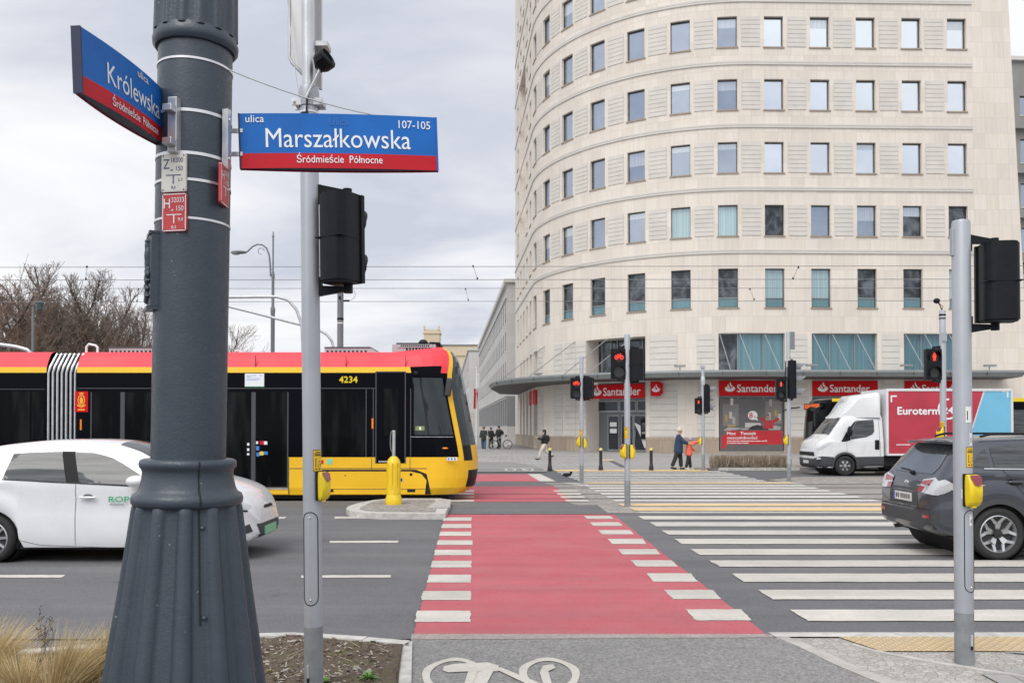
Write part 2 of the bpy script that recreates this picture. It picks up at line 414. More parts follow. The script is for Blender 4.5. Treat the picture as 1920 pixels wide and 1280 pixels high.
def lerp(a, b, t): return a+(b-a)*t
def rows(y0, y1, period, duty, lx, rx):
    """white bars across, at ground depths y0..y1; lx / rx give the two ends as lines of photo points"""
    res = []; y = y0
    la, lb = gr(*lx[0]), gr(*lx[1]); ra, rb = gr(*rx[0]), gr(*rx[1])
    def X(a, b, yy): return a.x+(b.x-a.x)*(yy-a.y)/(b.y-a.y)
    while y+period*duty <= y1+1e-3:
        q = y+period*duty
        res.append([(X(la, lb, y), y), (X(ra, rb, y), y), (X(ra, rb, q), q), (X(la, lb, q), q)]); y += period
    return res
blocks += rows(19.65, 24.0, 1.0, .5, ((1028, 912), (1062, 941)), ((1073, 912), (1106, 941)))
blocks += rows(19.65, 24.0, 1.0, .5, ((845, 912), (838, 941)), ((889, 912), (889, 941)))
blocks += [gpoly([(989, 889), (1013, 889), (1043, 903), (1013, 903)])]
sheet('white_crossing_blocks', blocks, M['white_paint'], .016)
zl = [((225, 65), (250, 80)), ((278, 92), (305, 110)), ((328, 128), (360, 147)), ((385, 165), (418, 188)), ((455, 210), (497, 236)), ((537, 260), (585, 288)),
      ((637, 318), (690, 355)), ((750, 390), (818, 432)), ((893, 477), (972, 527))]
zb = []
for a, b in zl:
    A = gr(*z7(a)); B = gr(*z7(b)); zb.append([(A.x, A.y), (24, A.y), (24, B.y), (B.x, B.y)])
sheet('zebra_crossing', zb, M['white_paint'], .009)
zf = rows(19.75, 25.4, 1.0, .5, ((1096, 911), (1156, 941)), ((1506, 910), (1655, 941)))
zf += rows(27.05, 33.7, 1.0, .5, ((1053, 889), (1092, 905)), ((1372, 888), (1440, 903)))
sheet('zebra_crossing_far', zf, M['white_far'], .014)
sheet('median_paving_strip', [gpoly([(1140, 943), (1700, 943), (1700, 962), (1180, 962)])], M['concrete'], .0065)
sheet('median_paving', [gpoly([(1073, 913), (1105, 913), (1202, 962), (1140, 962)]), gpoly([(1440, 900), (1490, 894), (1800, 893), (1800, 906), (1500, 907)])], M['cobble_small'], .007)
sheet('median_paving_far', [gpoly([(1052, 905), (1080, 905), (1105, 909), (1090, 912)]), gpoly([(1085, 903.5), (1480, 903.5), (1510, 908.5), (1100, 908.5)])], M['concrete'], .010)
sheet('yellow_tactile_strips', [gpoly([(1158, 945.5), (1750, 945.5), (1750, 949.5), (1168, 949.5)]), gpoly([(1180, 953.5), (1750, 953.5), (1750, 958.5), (1192, 958.5)]),
      gpoly([(1096, 904.8), (1478, 904.8), (1490, 907), (1102, 907)])], M['yellow_pad'], .018)
sheet('yellow_kerb_strip', [gpoly([(1036, 881.8), (1325, 881.8), (1330, 885), (1045, 885)])], M['yellow_pad'], .036)
sheet('yellow_pavement_marks', [gpoly([(1129, 861.5), (1150, 861.5), (1150, 863.5), (1129, 863.5)], .03)], M['yellow_pad'], .04)
lane = [[(627, 968.5), (736, 968.5), (733, 972), (627, 972.5)], [(618, 1014), (747, 1013.5), (746, 1017.5), (618, 1018)], [(565, 1079), (733, 1078), (733, 1083), (565, 1083.5)],
        [(-150, 1078), (122, 1078), (115, 1083), (-150, 1083)], [(380, 969), (537, 969), (533, 972.5), (380, 973)], [(1525, 885), (1640, 884.5), (1640, 887), (1510, 886.5)]]
sheet('lane_marks', [gpoly(p) for p in lane], M['white_paint'], .006)
# near side: cycle path, kerbs, setts, tactile pad
sheet('cycle_path', [gpoly([(748, 1330), (772, 1196), (1300, 1192), (1437, 1191), (1452, 1196), (1500, 1216), (1560, 1246), (1630, 1276), (1700, 1300), (1760, 1330)])+[(4.5, 0.5), (-1.0, 0.5)]], M['asphalt_path'], .010)
sheet('path_threshold', [gpoly([(772, 1190.5), (1440, 1190.5), (1452, 1197), (770, 1201)])], asphalt('worn_joint', (.30, .27, .25), (.36, .30, .285), False, .3), .013)
sheet('pavement_setts', [gpoly([(1452, 1198), (1990, 1198), (1990, 1330), (1755, 1330), (1700, 1302), (1630, 1277), (1560, 1247), (1500, 1217)])], M['cobble'], .011)
sheet('sett_border', [gpoly([(1440, 1192), (1452, 1196), (1500, 1216), (1560, 1246), (1630, 1276), (1700, 1300), (1790, 1330), (1830, 1330), (1720, 1294), (1645, 1268), (1575, 1238), (1515, 1210), (1465, 1192)])], M['concrete'], .015)
sheet('kerb_flush', [gpoly([(1440, 1188.5), (2100, 1188.5), (2100, 1197), (1455, 1197)])], M['kerb'], .018)
sheet('tactile_pad', [gpoly([(1572, 1197.5), (2100, 1197.5), (2100, 1224.5), (1652, 1224.5)])], M['tactile'], .020)
mb = MB(); pts = [gr(*p) for p in ((1600, 1212), (1640, 1224), (1700, 1236), (1760, 1247), (1850, 1262), (1960, 1278))]
mb.tube([p+Vector((0, 0, .012)) for p in pts], .018, M['concrete'], n=6); struct('edging_strip', mb)
sheet('pavement_slab', [gpoly([(1840, 1268), (1870, 1258), (2100, 1258), (2100, 1330), (1900, 1300)]), gpoly([(1880, 1226), (2100, 1226), (2100, 1248)])], M['slabs'], .022)
# planting bed with its kerb stones
KL = [(-260, 1262), (-100, 1238), (30, 1218), (178, 1206), (330, 1194), (480, 1186), (556, 1184), (604, 1187), (690, 1192.5), (770, 1199)]
kp = [gr(x, y, .05) for x, y in KL]
kb = MB()
def stone(a, b, wd, h):
    d = (b-a).normalized(); n = Vector((d.y, -d.x, 0)); a = a+d*.004; b = b-d*.004
    if n.y > 0: n = -n
    kb.prism([(a.x, a.y), (b.x, b.y), (b.x+n.x*wd, b.y+n.y*wd), (a.x+n.x*wd, a.y+n.y*wd)], -.05, h, M['kerb'])
seg = []
for a, b in zip(kp[:-1], kp[1:]):
    k = max(1, round((b-a).length/.55))
    for i in range(k): stone(a.lerp(b, i/k), a.lerp(b, (i+1)/k), .11, .05+rnd.uniform(-.004, .004))
a, b = gr(773, 1201, .03), gr(770, 1330, .03)
for i in range(3): stone(a.lerp(b, i/3), a.lerp(b, (i+1)/3), -.085 if False else .085, .03)
struct('bed_kerb', kb, bevel=.008, smooth=0)
bed = MB(); inner = [(p.x, p.y-.10) for p in kp]+[tuple(gr(757, 1203)[:2]), tuple(gr(741, 1330)[:2]), (-1.2, 1.0), (-9, 1.0)]
# bumpy soil surface: grid clipped by the bed outline
def inside(p, poly):
    c = False; j = len(poly)-1
    for i in range(len(poly)):
        if (poly[i][1] > p[1]) != (poly[j][1] > p[1]) and p[0] < (poly[j][0]-poly[i][0])*(p[1]-poly[i][1])/(poly[j][1]-poly[i][1])+poly[i][0]: c = not c
        j = i
    return c
pts = [Vector(p) for p in inner]; nb = len(pts)
st = .06
for i in range(int(4.6/st)):
    for j in range(int(3.2/st)):
        p = (-5.0+i*st*1.0+rnd.uniform(-.012, .012), 4.2+j*st+rnd.uniform(-.012, .012))
        if inside(p, inner): pts.append(Vector(p))
vs, es, fs, *_ = delaunay_2d_cdt(pts, [], [list(range(nb))], 1, 1e-5)
def soil_z(x, y): return .035+.035*mnoise.noise((x*2.2, y*2.2, 0))+.018*mnoise.noise((x*9, y*9, 3))
bed.add([(v.x, v.y, soil_z(v.x, v.y)) for v in vs], [tuple(f) for f in fs], M['soil'])
struct('planting_bed', bed, smooth=80)
# painted bicycle symbols
def ring(cx, cy, rx, ry, wx, n=40):
    vs = []; fs = []
    for k in range(n):
        q = 2*PI*k/n; j = 1+.03*math.sin(5*q)
        vs += [(cx+rx*j*math.cos(q), cy+ry*j*math.sin(q), 0), (cx+(rx-wx)*math.cos(q), cy+(ry-wx*ry/rx*.8)*math.sin(q), 0)]
    for k in range(n):
        a = 2*k; b = (2*k+2) % (2*n); fs.append((a, b, b+1, a+1))
    return vs, fs
mb = MB()
for cxp, w0 in ((849, 56), (1030, 56)):
    c = gr(cxp, 1264, .0); vs, fs = ring(c.x, c.y-.02, .212, .40, .056); mb.add([(v[0], v[1], .0155+(.0004 if cxp > 900 else 0)) for v in vs], fs, M['white_paint'])
SZ = .0165
for pl in ([(832, 1253), (850, 1248), (915, 1245), (935, 1251), (934, 1262), (880, 1262), (840, 1264), (830, 1260)],
           [(905, 1258), (928, 1256), (905, 1300), (885, 1300)], [(925, 1256), (940, 1255), (1010, 1284), (1000, 1292)], [(1020, 1290), (1012, 1265), (1018, 1252), (1036, 1249), (1042, 1256), (1028, 1262), (1036, 1290)],
           [(878, 1262), (896, 1262), (880, 1300), (866, 1300)]):
    SZ += .0006; mb.flat(gpoly(pl), M["white_paint"], None, SZ)
struct('cycle_symbol', mb, smooth=0)
mb = MB()
for cxp in (957, 990):
    c = gr(cxp, 880.5, .03); vs, fs = ring(c.x, c.y, .22, 1.1, .055, 28); mb.add([(v[0], v[1], .04) for v in vs], fs, M['white_far'])
a, b, c = gr(957, 880, .03), gr(975, 877.5, .03), gr(990, 882, .03)
for p, q in ((a, b), (b, c), (a, (b+c)/2)):
    d = (q-p).normalized(); n = Vector((-d.y, d.x, 0))*.035; mb.flat([tuple((p+n)[:2]), tuple((q+n)[:2]), tuple((q-n)[:2]), tuple((p-n)[:2])], M['white_far'], None, .0405)
struct('far_cycle_symbol', mb, smooth=0)
# refuge island
def z4(p): return (400+p[0]/3.556, 620+p[1]/3.556)
isl = [(885, 1183), (905, 1197), (960, 1209), (1130, 1217), (1545, 1217), (1585, 1140), (1520, 1116), (1180, 1116), (1060, 1128), (960, 1148), (900, 1168)]
op = [gr(*z4(p), .11) for p in isl]; cen = sum(op, Vector())/len(op)
ip = []
for p in op:
    d = p-cen; ip.append(cen+d*(1-.32/max(d.length, .5)))
mb = MB(); n = len(op)
mb.prism([tuple(p[:2]) for p in op], -.02, .11, M['kerb'])
mb.flat([tuple(p[:2]) for p in ip], M['cobble_small'], None, .116)
struct('traffic_island', mb, smooth=0, bevel=.012)
sheet('island_ramp', [[tuple(p[:2]) for p in (gr(800, 952, .11), gr(842, 952, .11), gr(846, 937, .11), gr(826, 935, .11))]], M['concrete'], .12)

# ================================================================ MAIN BUILDING (rounded corner, pale stone)
def stone_mat(name, c1, c2, joint, tw=.86, th=1.0, vein=.065):
    q = G(name); t = q.node('TexCoord'); uv = t.outputs['UV']
    v = q.map(uv, (1/tw, 1/th, 1), loc=(.2, .13, 0))
    br = q.node('TexBrick', offset=0.0, squash=1.0); q.l.new(v, br.inputs['Vector']); br.inputs['Scale'].default_value = 1.0
    br.inputs['Brick Width'].default_value = 1.0; br.inputs['Row Height'].default_value = 1.0; br.inputs['Mortar Size'].default_value = .009; br.inputs['Mortar Smooth'].default_value = .2
    br.inputs['Color1'].default_value = (*c1, 1); br.inputs['Color2'].default_value = (*c2, 1); br.inputs['Mortar'].default_value = (*joint, 1)
    c = br.outputs['Color']
    fl = q.node('Vectorish') if False else None
    sep = q.node('SeparateXYZ'); q.l.new(v, sep.inputs[0])
    cb = q.node('CombineXYZ'); q.l.new(q.math('FLOOR', sep.outputs[0]), cb.inputs[0]); q.l.new(q.math('FLOOR', sep.outputs[1]), cb.inputs[1])
    wn = q.node('TexWhiteNoise'); q.l.new(cb.outputs[0], wn.inputs['Vector'])
    off = q.node('VectorMath', operation='SCALE'); q.l.new(wn.outputs['Color'], off.inputs[0]); off.inputs[3].default_value = 40
    ad = q.node('VectorMath', operation='ADD'); q.l.new(q.map(uv, (5.0, .28, 1)), ad.inputs[0]); q.l.new(off.outputs[0], ad.inputs[1])
    ve = q.noise(ad.outputs[0], 1.2, 4, .55)
    tone = q.rng(wn.outputs['Value'], 0, 1, .95, 1.045)
    c = q.mix(1.0, c, q.rng(ve, .3, .7, 1-vein, 1+vein*.7), 'MULTIPLY'); c = q.mix(1.0, c, tone, 'MULTIPLY')
    c = q.mix(1.0, c, q.rng(q.noise(uv, .18, 5, .6), .3, .7, .95, 1.04), 'MULTIPLY')
    return q.fin(c, .72, .3)
M['stone'] = stone_mat('beige_sandstone', (.69, .625, .55), (.715, .66, .595), (.55, .495, .435))
M['plinth'] = stone_mat('brown_plinth_stone', (.36, .29, .225), (.40, .325, .25), (.25, .2, .16), vein=.16)
M['rib'] = pm('grey_rib_stone', (.615, .585, .54), .75, ns=1.2, na=.06)
M['rib_joint'] = pm('rib_joint_stone', (.40, .375, .345), .9)  # joints between the ribs, a darker colour than the rib stone
M['course'] = pm('string_course_stone', (.60, .575, .535), .75, ns=.8, na=.05)
M['frame'] = pm('bronze_window_frame', (.055, .052, .05), .45, .3)
M['alu'] = pm('grey_aluminium', (.30, .315, .325), .4, .5)
def glass(name, base, refl, rough=.03, var=.0, curtain=None, tint=(.78, .88, 1)):
    """coated facade glass: a dim room behind a reflecting pane"""
    q = G(name); v = q.obj(); oi = q.node('ObjectInfo')
    c = q.mix(q.rng(q.noise(v, 1.3, 2, .5), .35, .65, 0, 1), base, [x*.6 for x in base])
    if curtain:
        st = q.rng(q.noise(q.map(v, (14, 14, .05)), 1.0, 2, .5), .3, .7, .72, 1.15); c = q.mix(1.0, curtain, st, 'MULTIPLY')
    c = q.mix(1.0, c, q.rng(oi.outputs['Random'], 0, 1, 1-var, 1+var), 'MULTIPLY')
    q.put(q.p.inputs['Base Color'], c); q.p.inputs['Roughness'].default_value = .6; q.p.inputs['Specular IOR Level'].default_value = .2
    gl = q.node('BsdfGlossy'); gl.inputs['Roughness'].default_value = rough; gl.inputs['Color'].default_value = (*tint, 1)
    n1 = q.noise(v, .35, 2, .5); bp = q.node('Bump'); bp.inputs['Strength'].default_value = .02; bp.inputs['Distance'].default_value = .3; q.l.new(n1, bp.inputs['Height']); q.l.new(bp.outputs[0], gl.inputs['Normal'])
    lw = q.node('LayerWeight'); lw.inputs[0].default_value = .25
    f = q.math('ADD', q.math('MULTIPLY', lw.outputs['Fresnel'], .9), refl); f = q.math('MINIMUM', f, 1.0)
    mx = q.node('MixShader'); q.l.new(f, mx.inputs[0]); q.l.new(q.p.outputs[0], mx.inputs[1]); q.l.new(gl.outputs[0], mx.inputs[2])
    q.l.new(mx.outputs[0], q.n['Material Output'].inputs[0]); return q.m
M['g_sky'] = glass('sky_reflecting_glass', (.15, .19, .25), .70, var=.25, tint=(.88, .94, 1))
M['g_mid'] = glass('blue_office_glass', (.10, .125, .16), .36, var=.3, tint=(.76, .85, 1))

def dark_glass():
    q = G('dark_office_glass'); v = q.obj(); oi = q.node('ObjectInfo'); off = q.node('VectorMath', operation='ADD'); q.l.new(q.map(v, (.9, .9, .7)), off.inputs[0]); cb = q.node('CombineXYZ'); q.l.new(q.math('MULTIPLY', oi.outputs['Random'], 60.0), cb.inputs[0]); q.l.new(cb.outputs[0], off.inputs[1])
    n = q.noise(off.outputs[0], 1.6, 6, .62, .6); c = q.mix(q.rng(n, .44, .68, 0, 1), (.012, .014, .016), (.095, .11, .12)); q.fin(c, .5, .2)  # reflected trees and buildings painted into the base colour as noise
    gl = q.node('BsdfGlossy'); gl.inputs['Roughness'].default_value = .03; gl.inputs['Color'].default_value = (.8, .9, 1, 1); lw = q.node('LayerWeight'); lw.inputs[0].default_value = .25
    mx = q.node('MixShader'); q.l.new(q.math('ADD', q.math('MULTIPLY', lw.outputs['Fresnel'], .8), q.rng(n, .3, .7, .0, .10)), mx.inputs[0]); q.l.new(q.p.outputs[0], mx.inputs[1]); q.l.new(gl.outputs[0], mx.inputs[2]); q.l.new(mx.outputs[0], q.n['Material Output'].inputs[0]); return q.m
M['g_dark'] = dark_glass()
M['g_teal'] = glass('teal_curtained_glass', (.06, .13, .15), .08, var=.2, curtain=(.085, .20, .225))
M['g_blind'] = glass('blind_backed_glass', (.25, .40, .42), .13, var=.15, curtain=(.30, .43, .45))
M['g_blindw'] = glass('half_drawn_blind', (.34, .37, .40), .38, var=.2, curtain=(.36, .39, .42), tint=(.82, .9, 1))
M['g_shop'] = glass('shop_glass', (.018, .02, .022), .03)
BX, BY, BR, BROT = 15.708, 55.0, 13.7415, .0257
SP, WW, S0 = 3.0147, 1.2645, -1.7171
TE = R(87.05); SE = -BR*TE
_c, _s = math.cos(BROT), math.sin(BROT)
def wall_pt(s, off=0.0, z=0.0):
    """point of the facade line at arc length s (0 = where the curve begins), pushed out by off"""
    if s >= 0: lx, ly, nx, ny = s, 0, 0, -1
    else:
        th = min(-s/BR, TE); lx, ly = -BR*math.sin(th), BR*(1-math.cos(th)); nx, ny = -math.sin(th), -math.cos(th)
        if s < SE: k = SE-s; lx += -math.cos(th)*k; ly += math.sin(th)*k
    lx += nx*off; ly += ny*off
    return Vector((BX+lx*_c-ly*_s, BY+lx*_s+ly*_c, z))
def wall_nm(s): return (wall_pt(s, 1)-wall_pt(s, 0)).normalized()
def wall_fr(s, z, off=0.0):
    n = wall_nm(s); u = Vector((-n.y, n.x, 0)); return frame(wall_pt(s, off, z), u, (0, 0, 1))
bld = thing('office_building', 'pale stone office building with a rounded corner, square windows and a bank at street level', 'building', wall_pt(0))
bO = Vector(bld.location)
rowz = [(36.7, 38.7), (32.6, 34.6), (28.5+.0, 30.5), (26.42, 28.4)]
rowz = [(14.1+4.1*i, 16.1+4.1*i) for i in range(7)]   # office rows, lowest first
low_row = (9.45, 11.97)
openings = []   # s0, s1, z0, z1, depth, kind, col, row
LOGG = (-32.9, -27.0, 18.9, 33.8)
def s_of(k): return S0+(k-5)*SP
for k in range(-6, 11):
    s = s_of(k)
    if s-WW < -37.6: continue
    for r, (z0, z1) in enumerate(rowz):
        if LOGG[0]-.9 < s < LOGG[1]+.9 and z1 > LOGG[2]-.3 and z0 < LOGG[3]+.3: continue
        openings.append((s-WW/2, s+WW/2, z0, z1, .26, 'win', k, r))
    openings.append((s-WW/2, s+WW/2, *low_row, .26, 'low', k, -1))
openings.append((*LOGG, 1.3, 'loggia', 0, 0))
for k in (5, 7, 9):
    a, b = s_of(k)-WW/2, s_of(k+1)+WW/2
    openings.append((a, b, 4.78, 7.78, .4, 'mezz', k, 0)); openings.append((a, b, .12, 4.72, .35, 'shop', k, 0))
EA, EB = s_of(2)-1.05, s_of(3)+WW/2
openings.append((EA, EB, .0, 7.75, 1.6, 'entrance', 2, 0))
for k in (-1, -2, -3, -4, -5):
    s = s_of(k)+.2; openings.append((s-.75, s+.75, .1, 7.6, .5, 'sideshop', k, 0))
SEND = 17.6
sb = {round(x, 4) for o in openings for x in o[:2]}; x = -38.0
sb |= {-38.0, SEND}
zb_ = {round(x, 4) for o in openings for x in o[2:4]} | {0.0, 1.05, 46.0}
def densify(vals, step):
    vals = sorted(vals); res = []
    for a, b in zip(vals[:-1], vals[1:]):
        n = max(1, math.ceil((b-a)/step)); res += [a+(b-a)*i/n for i in range(n)]
    return res+[vals[-1]]
svals = []
ss = sorted(sb)
for a, b in zip(ss[:-1], ss[1:]):
    n = 1 if a >= 0 or b <= SE-.01 else max(1, math.ceil((b-a)/.45)); svals += [a+(b-a)*i/n for i in range(n)]
svals.append(ss[-1]); zvals = sorted(zb_)
def wp(s, z, off=0.0):
    if s > SEND-1e-3: s = SEND-.045*(z-12)
    return wall_pt(s, off, z)-bO
mb = MB()
for i in range(len(svals)-1):
    a, b = svals[i], svals[i+1]; sm = (a+b)/2
    hit = [o for o in openings if o[0]-1e-4 < sm < o[1]+1e-4]
    for j in range(len(zvals)-1):
        c, d = zvals[j], zvals[j+1]; zm = (c+d)/2
        if any(o[2]-1e-4 < zm < o[3]+1e-4 for o in hit): continue
        mat = M['plinth'] if d < 1.06 else M['stone']
        mb.add([wp(a, c), wp(b, c), wp(b, d), wp(a, d)], [(0, 1, 2, 3)], mat, None, [[(a, c), (b, c), (b, d), (a, d)]])
# reveals
for (a, b, c, d, dep, kind, k, r) in openings:
    n = 1 if a >= 0 else max(1, math.ceil((b-a)/.45))
    for i in range(n):
        p, q = a+(b-a)*i/n, a+(b-a)*(i+1)/n
        mb.add([wp(p, d), wp(q, d), wp(q, d, -dep), wp(p, d, -dep)], [(0, 1, 2, 3)], M['stone'], None, [[(p, d), (q, d), (q, d+dep), (p, d+dep)]])
        mb.add([wp(p, c), wp(q, c), wp(q, c, -dep), wp(p, c, -dep)], [(3, 2, 1, 0)], M['stone'], None, [[(p, c), (q, c), (q, c+dep), (p, c+dep)]])
    mb.add([wp(a, c), wp(a, d), wp(a, d, -dep), wp(a, c, -dep)], [(0, 1, 2, 3)], M['stone'], None, [[(a, c), (a, d), (a+dep, d), (a+dep, c)]])
    mb.add([wp(b, c), wp(b, d), wp(b, d, -dep), wp(b, c, -dep)], [(3, 2, 1, 0)], M['stone'], None, [[(b, c), (b, d), (b+dep, d), (b+dep, c)]])
# right-hand end wall, back and roof close the block
E1 = [wp(SEND, 0), wp(SEND, 46), wp(SEND, 46)+Vector((2, 26, 0)), wp(SEND, 0)+Vector((2, 26, 0))]
mb.add(E1, [(0, 3, 2, 1)], M['stone'], None, [[(0, 0), (26, 0), (26, 46), (0, 46)]])
B0, B1 = wp(-38, 0), wp(-38, 46)
mb.add([E1[3], E1[2], B1+Vector((14, 3, 0)), B0+Vector((14, 3, 0))], [(0, 3, 2, 1)], M['stone'])
mb.add([B0, B1, B1+Vector((14, 3, 0)), B0+Vector((14, 3, 0))], [(0, 1, 2, 3)], M['stone'], None, [[(0, 0), (0, 46), (14, 46), (14, 0)]])
roof = [wp(s, 46) for s in svals]; mb.add(roof+[E1[2], B1+Vector((14, 3, 0))], [tuple(range(len(roof)+2))], M['course'])
# ribbed panels between the windows, string courses
def slat(s0, s1, z0, z1, o0, o1, mat):
    n = 1 if s0 >= -.01 else max(1, math.ceil((s1-s0)/.7)); vs = []; fs = []
    for i in range(n+1):
        s = s0+(s1-s0)*i/n; vs += [wp(s, z0, o0), wp(s, z0, o1), wp(s, z1, o1), wp(s, z1, o0)]
    for i in range(n):
        k = 4*i; fs += [(k+1, k+5, k+6, k+2), (k+2, k+6, k+7, k+3), (k, k+4, k+5, k+1)]
    fs += [(0, 1, 2, 3), (4*n+3, 4*n+2, 4*n+1, 4*n)]
    mb.add(vs, fs, mat)
def ribs(s0, s1, z0, z1, n, o=.035):
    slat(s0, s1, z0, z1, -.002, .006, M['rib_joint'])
    h = (z1-z0)/n
    for i in range(n): slat(s0, s1, z0+i*h+.013, z0+(i+1)*h-.013, .003, o, M['rib'])
for k in range(-1, 10):
    a, b = s_of(k)+WW/2+.27, s_of(k+1)-WW/2-.27
    for (z0, z1) in rowz: ribs(a, b, z0, z1, 7)
for (z0, z1) in rowz[:-1]+[(0, 12.6-.0)]:
    zc = z1+1.02 if z1 != 12.6 else 13.05
    slat(-38, s_of(10)+WW/2+.35, zc-.10, zc+.02, -.002, .07, M['course']); slat(-38, s_of(10)+WW/2+.35, zc+.05, zc+.16, -.002, .05, M['course'])
for (a, b) in ((EB+.28, s_of(4)-.25), (s_of(4)+1.0, s_of(5)-WW/2-.25), (s_of(6)+WW/2+.3, s_of(7)-WW/2-.3), (s_of(8)+WW/2+.3, s_of(9)-WW/2-.3), (s_of(1)-.35, s_of(1)+.95), (EA-.95, EA-.02), (s_of(-1)+1.1, s_of(0)-.6), (s_of(0)+1.3, s_of(1)-.6)):
    if b-a > .2:
        ribs(a, b, 5.4, 7.75, 6); ribs(a, b, 1.1, 4.5, 8)
for o in openings:       # sills
    if o[5] in ('win', 'low'): slat(o[0]-.07, o[1]+.07, o[2]-.09, o[2]-.005, -.05, .06, M['plinth'])
mb.build('wall', bld, smooth=25)
# windows
def win(a, b, c, d, dep, g, low, nm='window'):
    s = (a+b)/2; F = frame(wall_pt(s, -dep+.04, 0)-bO, Vector((-wall_nm(s).y, wall_nm(s).x, 0)), (0, 0, 1))
    hw = (b-a)/2+.01; q = MB(); t = .055
    for (x0, x1, z0, z1) in ((-hw, hw, c, c+t), (-hw, hw, d-t, d), (-hw, -hw+t, c+t, d-t), (hw-t, hw, c+t, d-t)): q.box(x0, x1, z0, z1, -.06, .03, M['frame'], F)
    if low: q.box(-hw+t, hw-t, c+.60, c+.66, -.06, .03, M['alu'], F)
    o = q.build(nm, bld, smooth=0)
    p = MB(); p.flat([(-hw+t, c+t), (hw-t, c+t), (hw-t, d-t), (-hw+t, d-t)], g, F, -.03)
    if not low and rnd.random() < .22:
        y = d-t-(d-c)*rnd.choice((.18, .3, .45)); p.flat([(-hw+t, y), (hw-t, y), (hw-t, d-t), (-hw+t, d-t)], M['g_blindw'], F, -.027)
    if low: p.flat([(-hw+t, c+t), (hw-t, c+t), (hw-t, c+.6), (-hw+t, c+.6)], M['g_teal'], F, -.02)
    p.build('pane', o, smooth=0)
nwin = 0
glz = {(0, 6): 'g_dark', (0, 9): 'g_dark', (0, 10): 'g_dark', (0, 5): 'g_blind', (0, 4): 'g_blind', (-1, 6): 'g_blind', (-1, 7): 'g_blind', (-1, 10): 'g_blind', (0, 7): 'g_mid', (0, 8): 'g_mid'}
for (a, b, c, d, dep, kind, k, r) in openings:
    if kind not in ('win', 'low'): continue
    P = wall_pt((a+b)/2, 0, c); px, py = proj(P)
    if py < -60 or px > 2000: continue
    dflt = 'g_dark' if r < 0 else ('g_sky' if k > 5 else 'g_mid')  # low row gets darker glass, standing for darker reflections there
    win(a, b, c, d, dep, M[glz.get((r, k), dflt)], kind == 'low'); nwin += 1
# mezzanine windows, shop windows
def glazed(a, b, c, d, dep, mats, mull, name, rods=False):
    s = (a+b)/2; F = frame(wall_pt(s, -dep+.04, 0)-bO, Vector((-wall_nm(s).y, wall_nm(s).x, 0)), (0, 0, 1)); hw = (b-a)/2+.01
    q = MB(); t = .06; xs = [-hw]+[-hw+(2*hw)*m for m in mull]+[hw]
    q.box(-hw, hw, c, c+t, -.08, .04, M['alu'], F); q.box(-hw, hw, d-t, d, -.08, .04, M['alu'], F)
    for x in xs: q.box(max(-hw, x-t/2), min(hw, x+t/2), c+t, d-t, -.08, .04, M['alu'], F)
    o = q.build(name, bld, smooth=0); p = MB()
    for i in range(len(xs)-1): p.flat([(xs[i]+t/2, c+t), (xs[i+1]-t/2, c+t), (xs[i+1]-t/2, d-t), (xs[i]+t/2, d-t)], mats[i % len(mats)], F, -.02)
    p.build('pane', o, smooth=0); return F, hw
shopF = {}
for (a, b, c, d, dep, kind, k, r) in openings:
    if kind == 'mezz': glazed(a, b, c, d, dep, [M['g_dark'] if k == 5 else M['g_teal'], M['g_teal'], M['g_teal']], (.30, .685), 'mezzanine_window')
    if kind == 'shop': shopF[k] = glazed(a, b, c, 3.72, dep, [M['g_shop']], (.30, .685), 'shop_window')
    if kind == 'sideshop': glazed(a, b, c, 4.3, dep, [M['g_shop']], (.5,), 'shop_window'); glazed(a, b, 4.9, d, dep, [M['g_dark']], (.5,), 'mezzanine_window')
    if kind == 'loggia':
        q = MB(); F = frame(wall_pt((a+b)/2, -dep, 0)-bO, Vector((-wall_nm((a+b)/2).y, wall_nm((a+b)/2).x, 0)), (0, 0, 1)); hw = (b-a)/2
        q.flat([(-hw, c), (hw, c), (hw, d), (-hw, d)], M['stone'], F, .0)
        for z in (23.2, 27.4, 31.2): q.box(-hw, hw, z, z+.14, 0, .06, M['course'], F)
        q.box(hw-1.6, hw-.2, c+3, d-1, 0, .03, M['g_dark'], F); q.build('loggia_back_wall', bld, smooth=0)
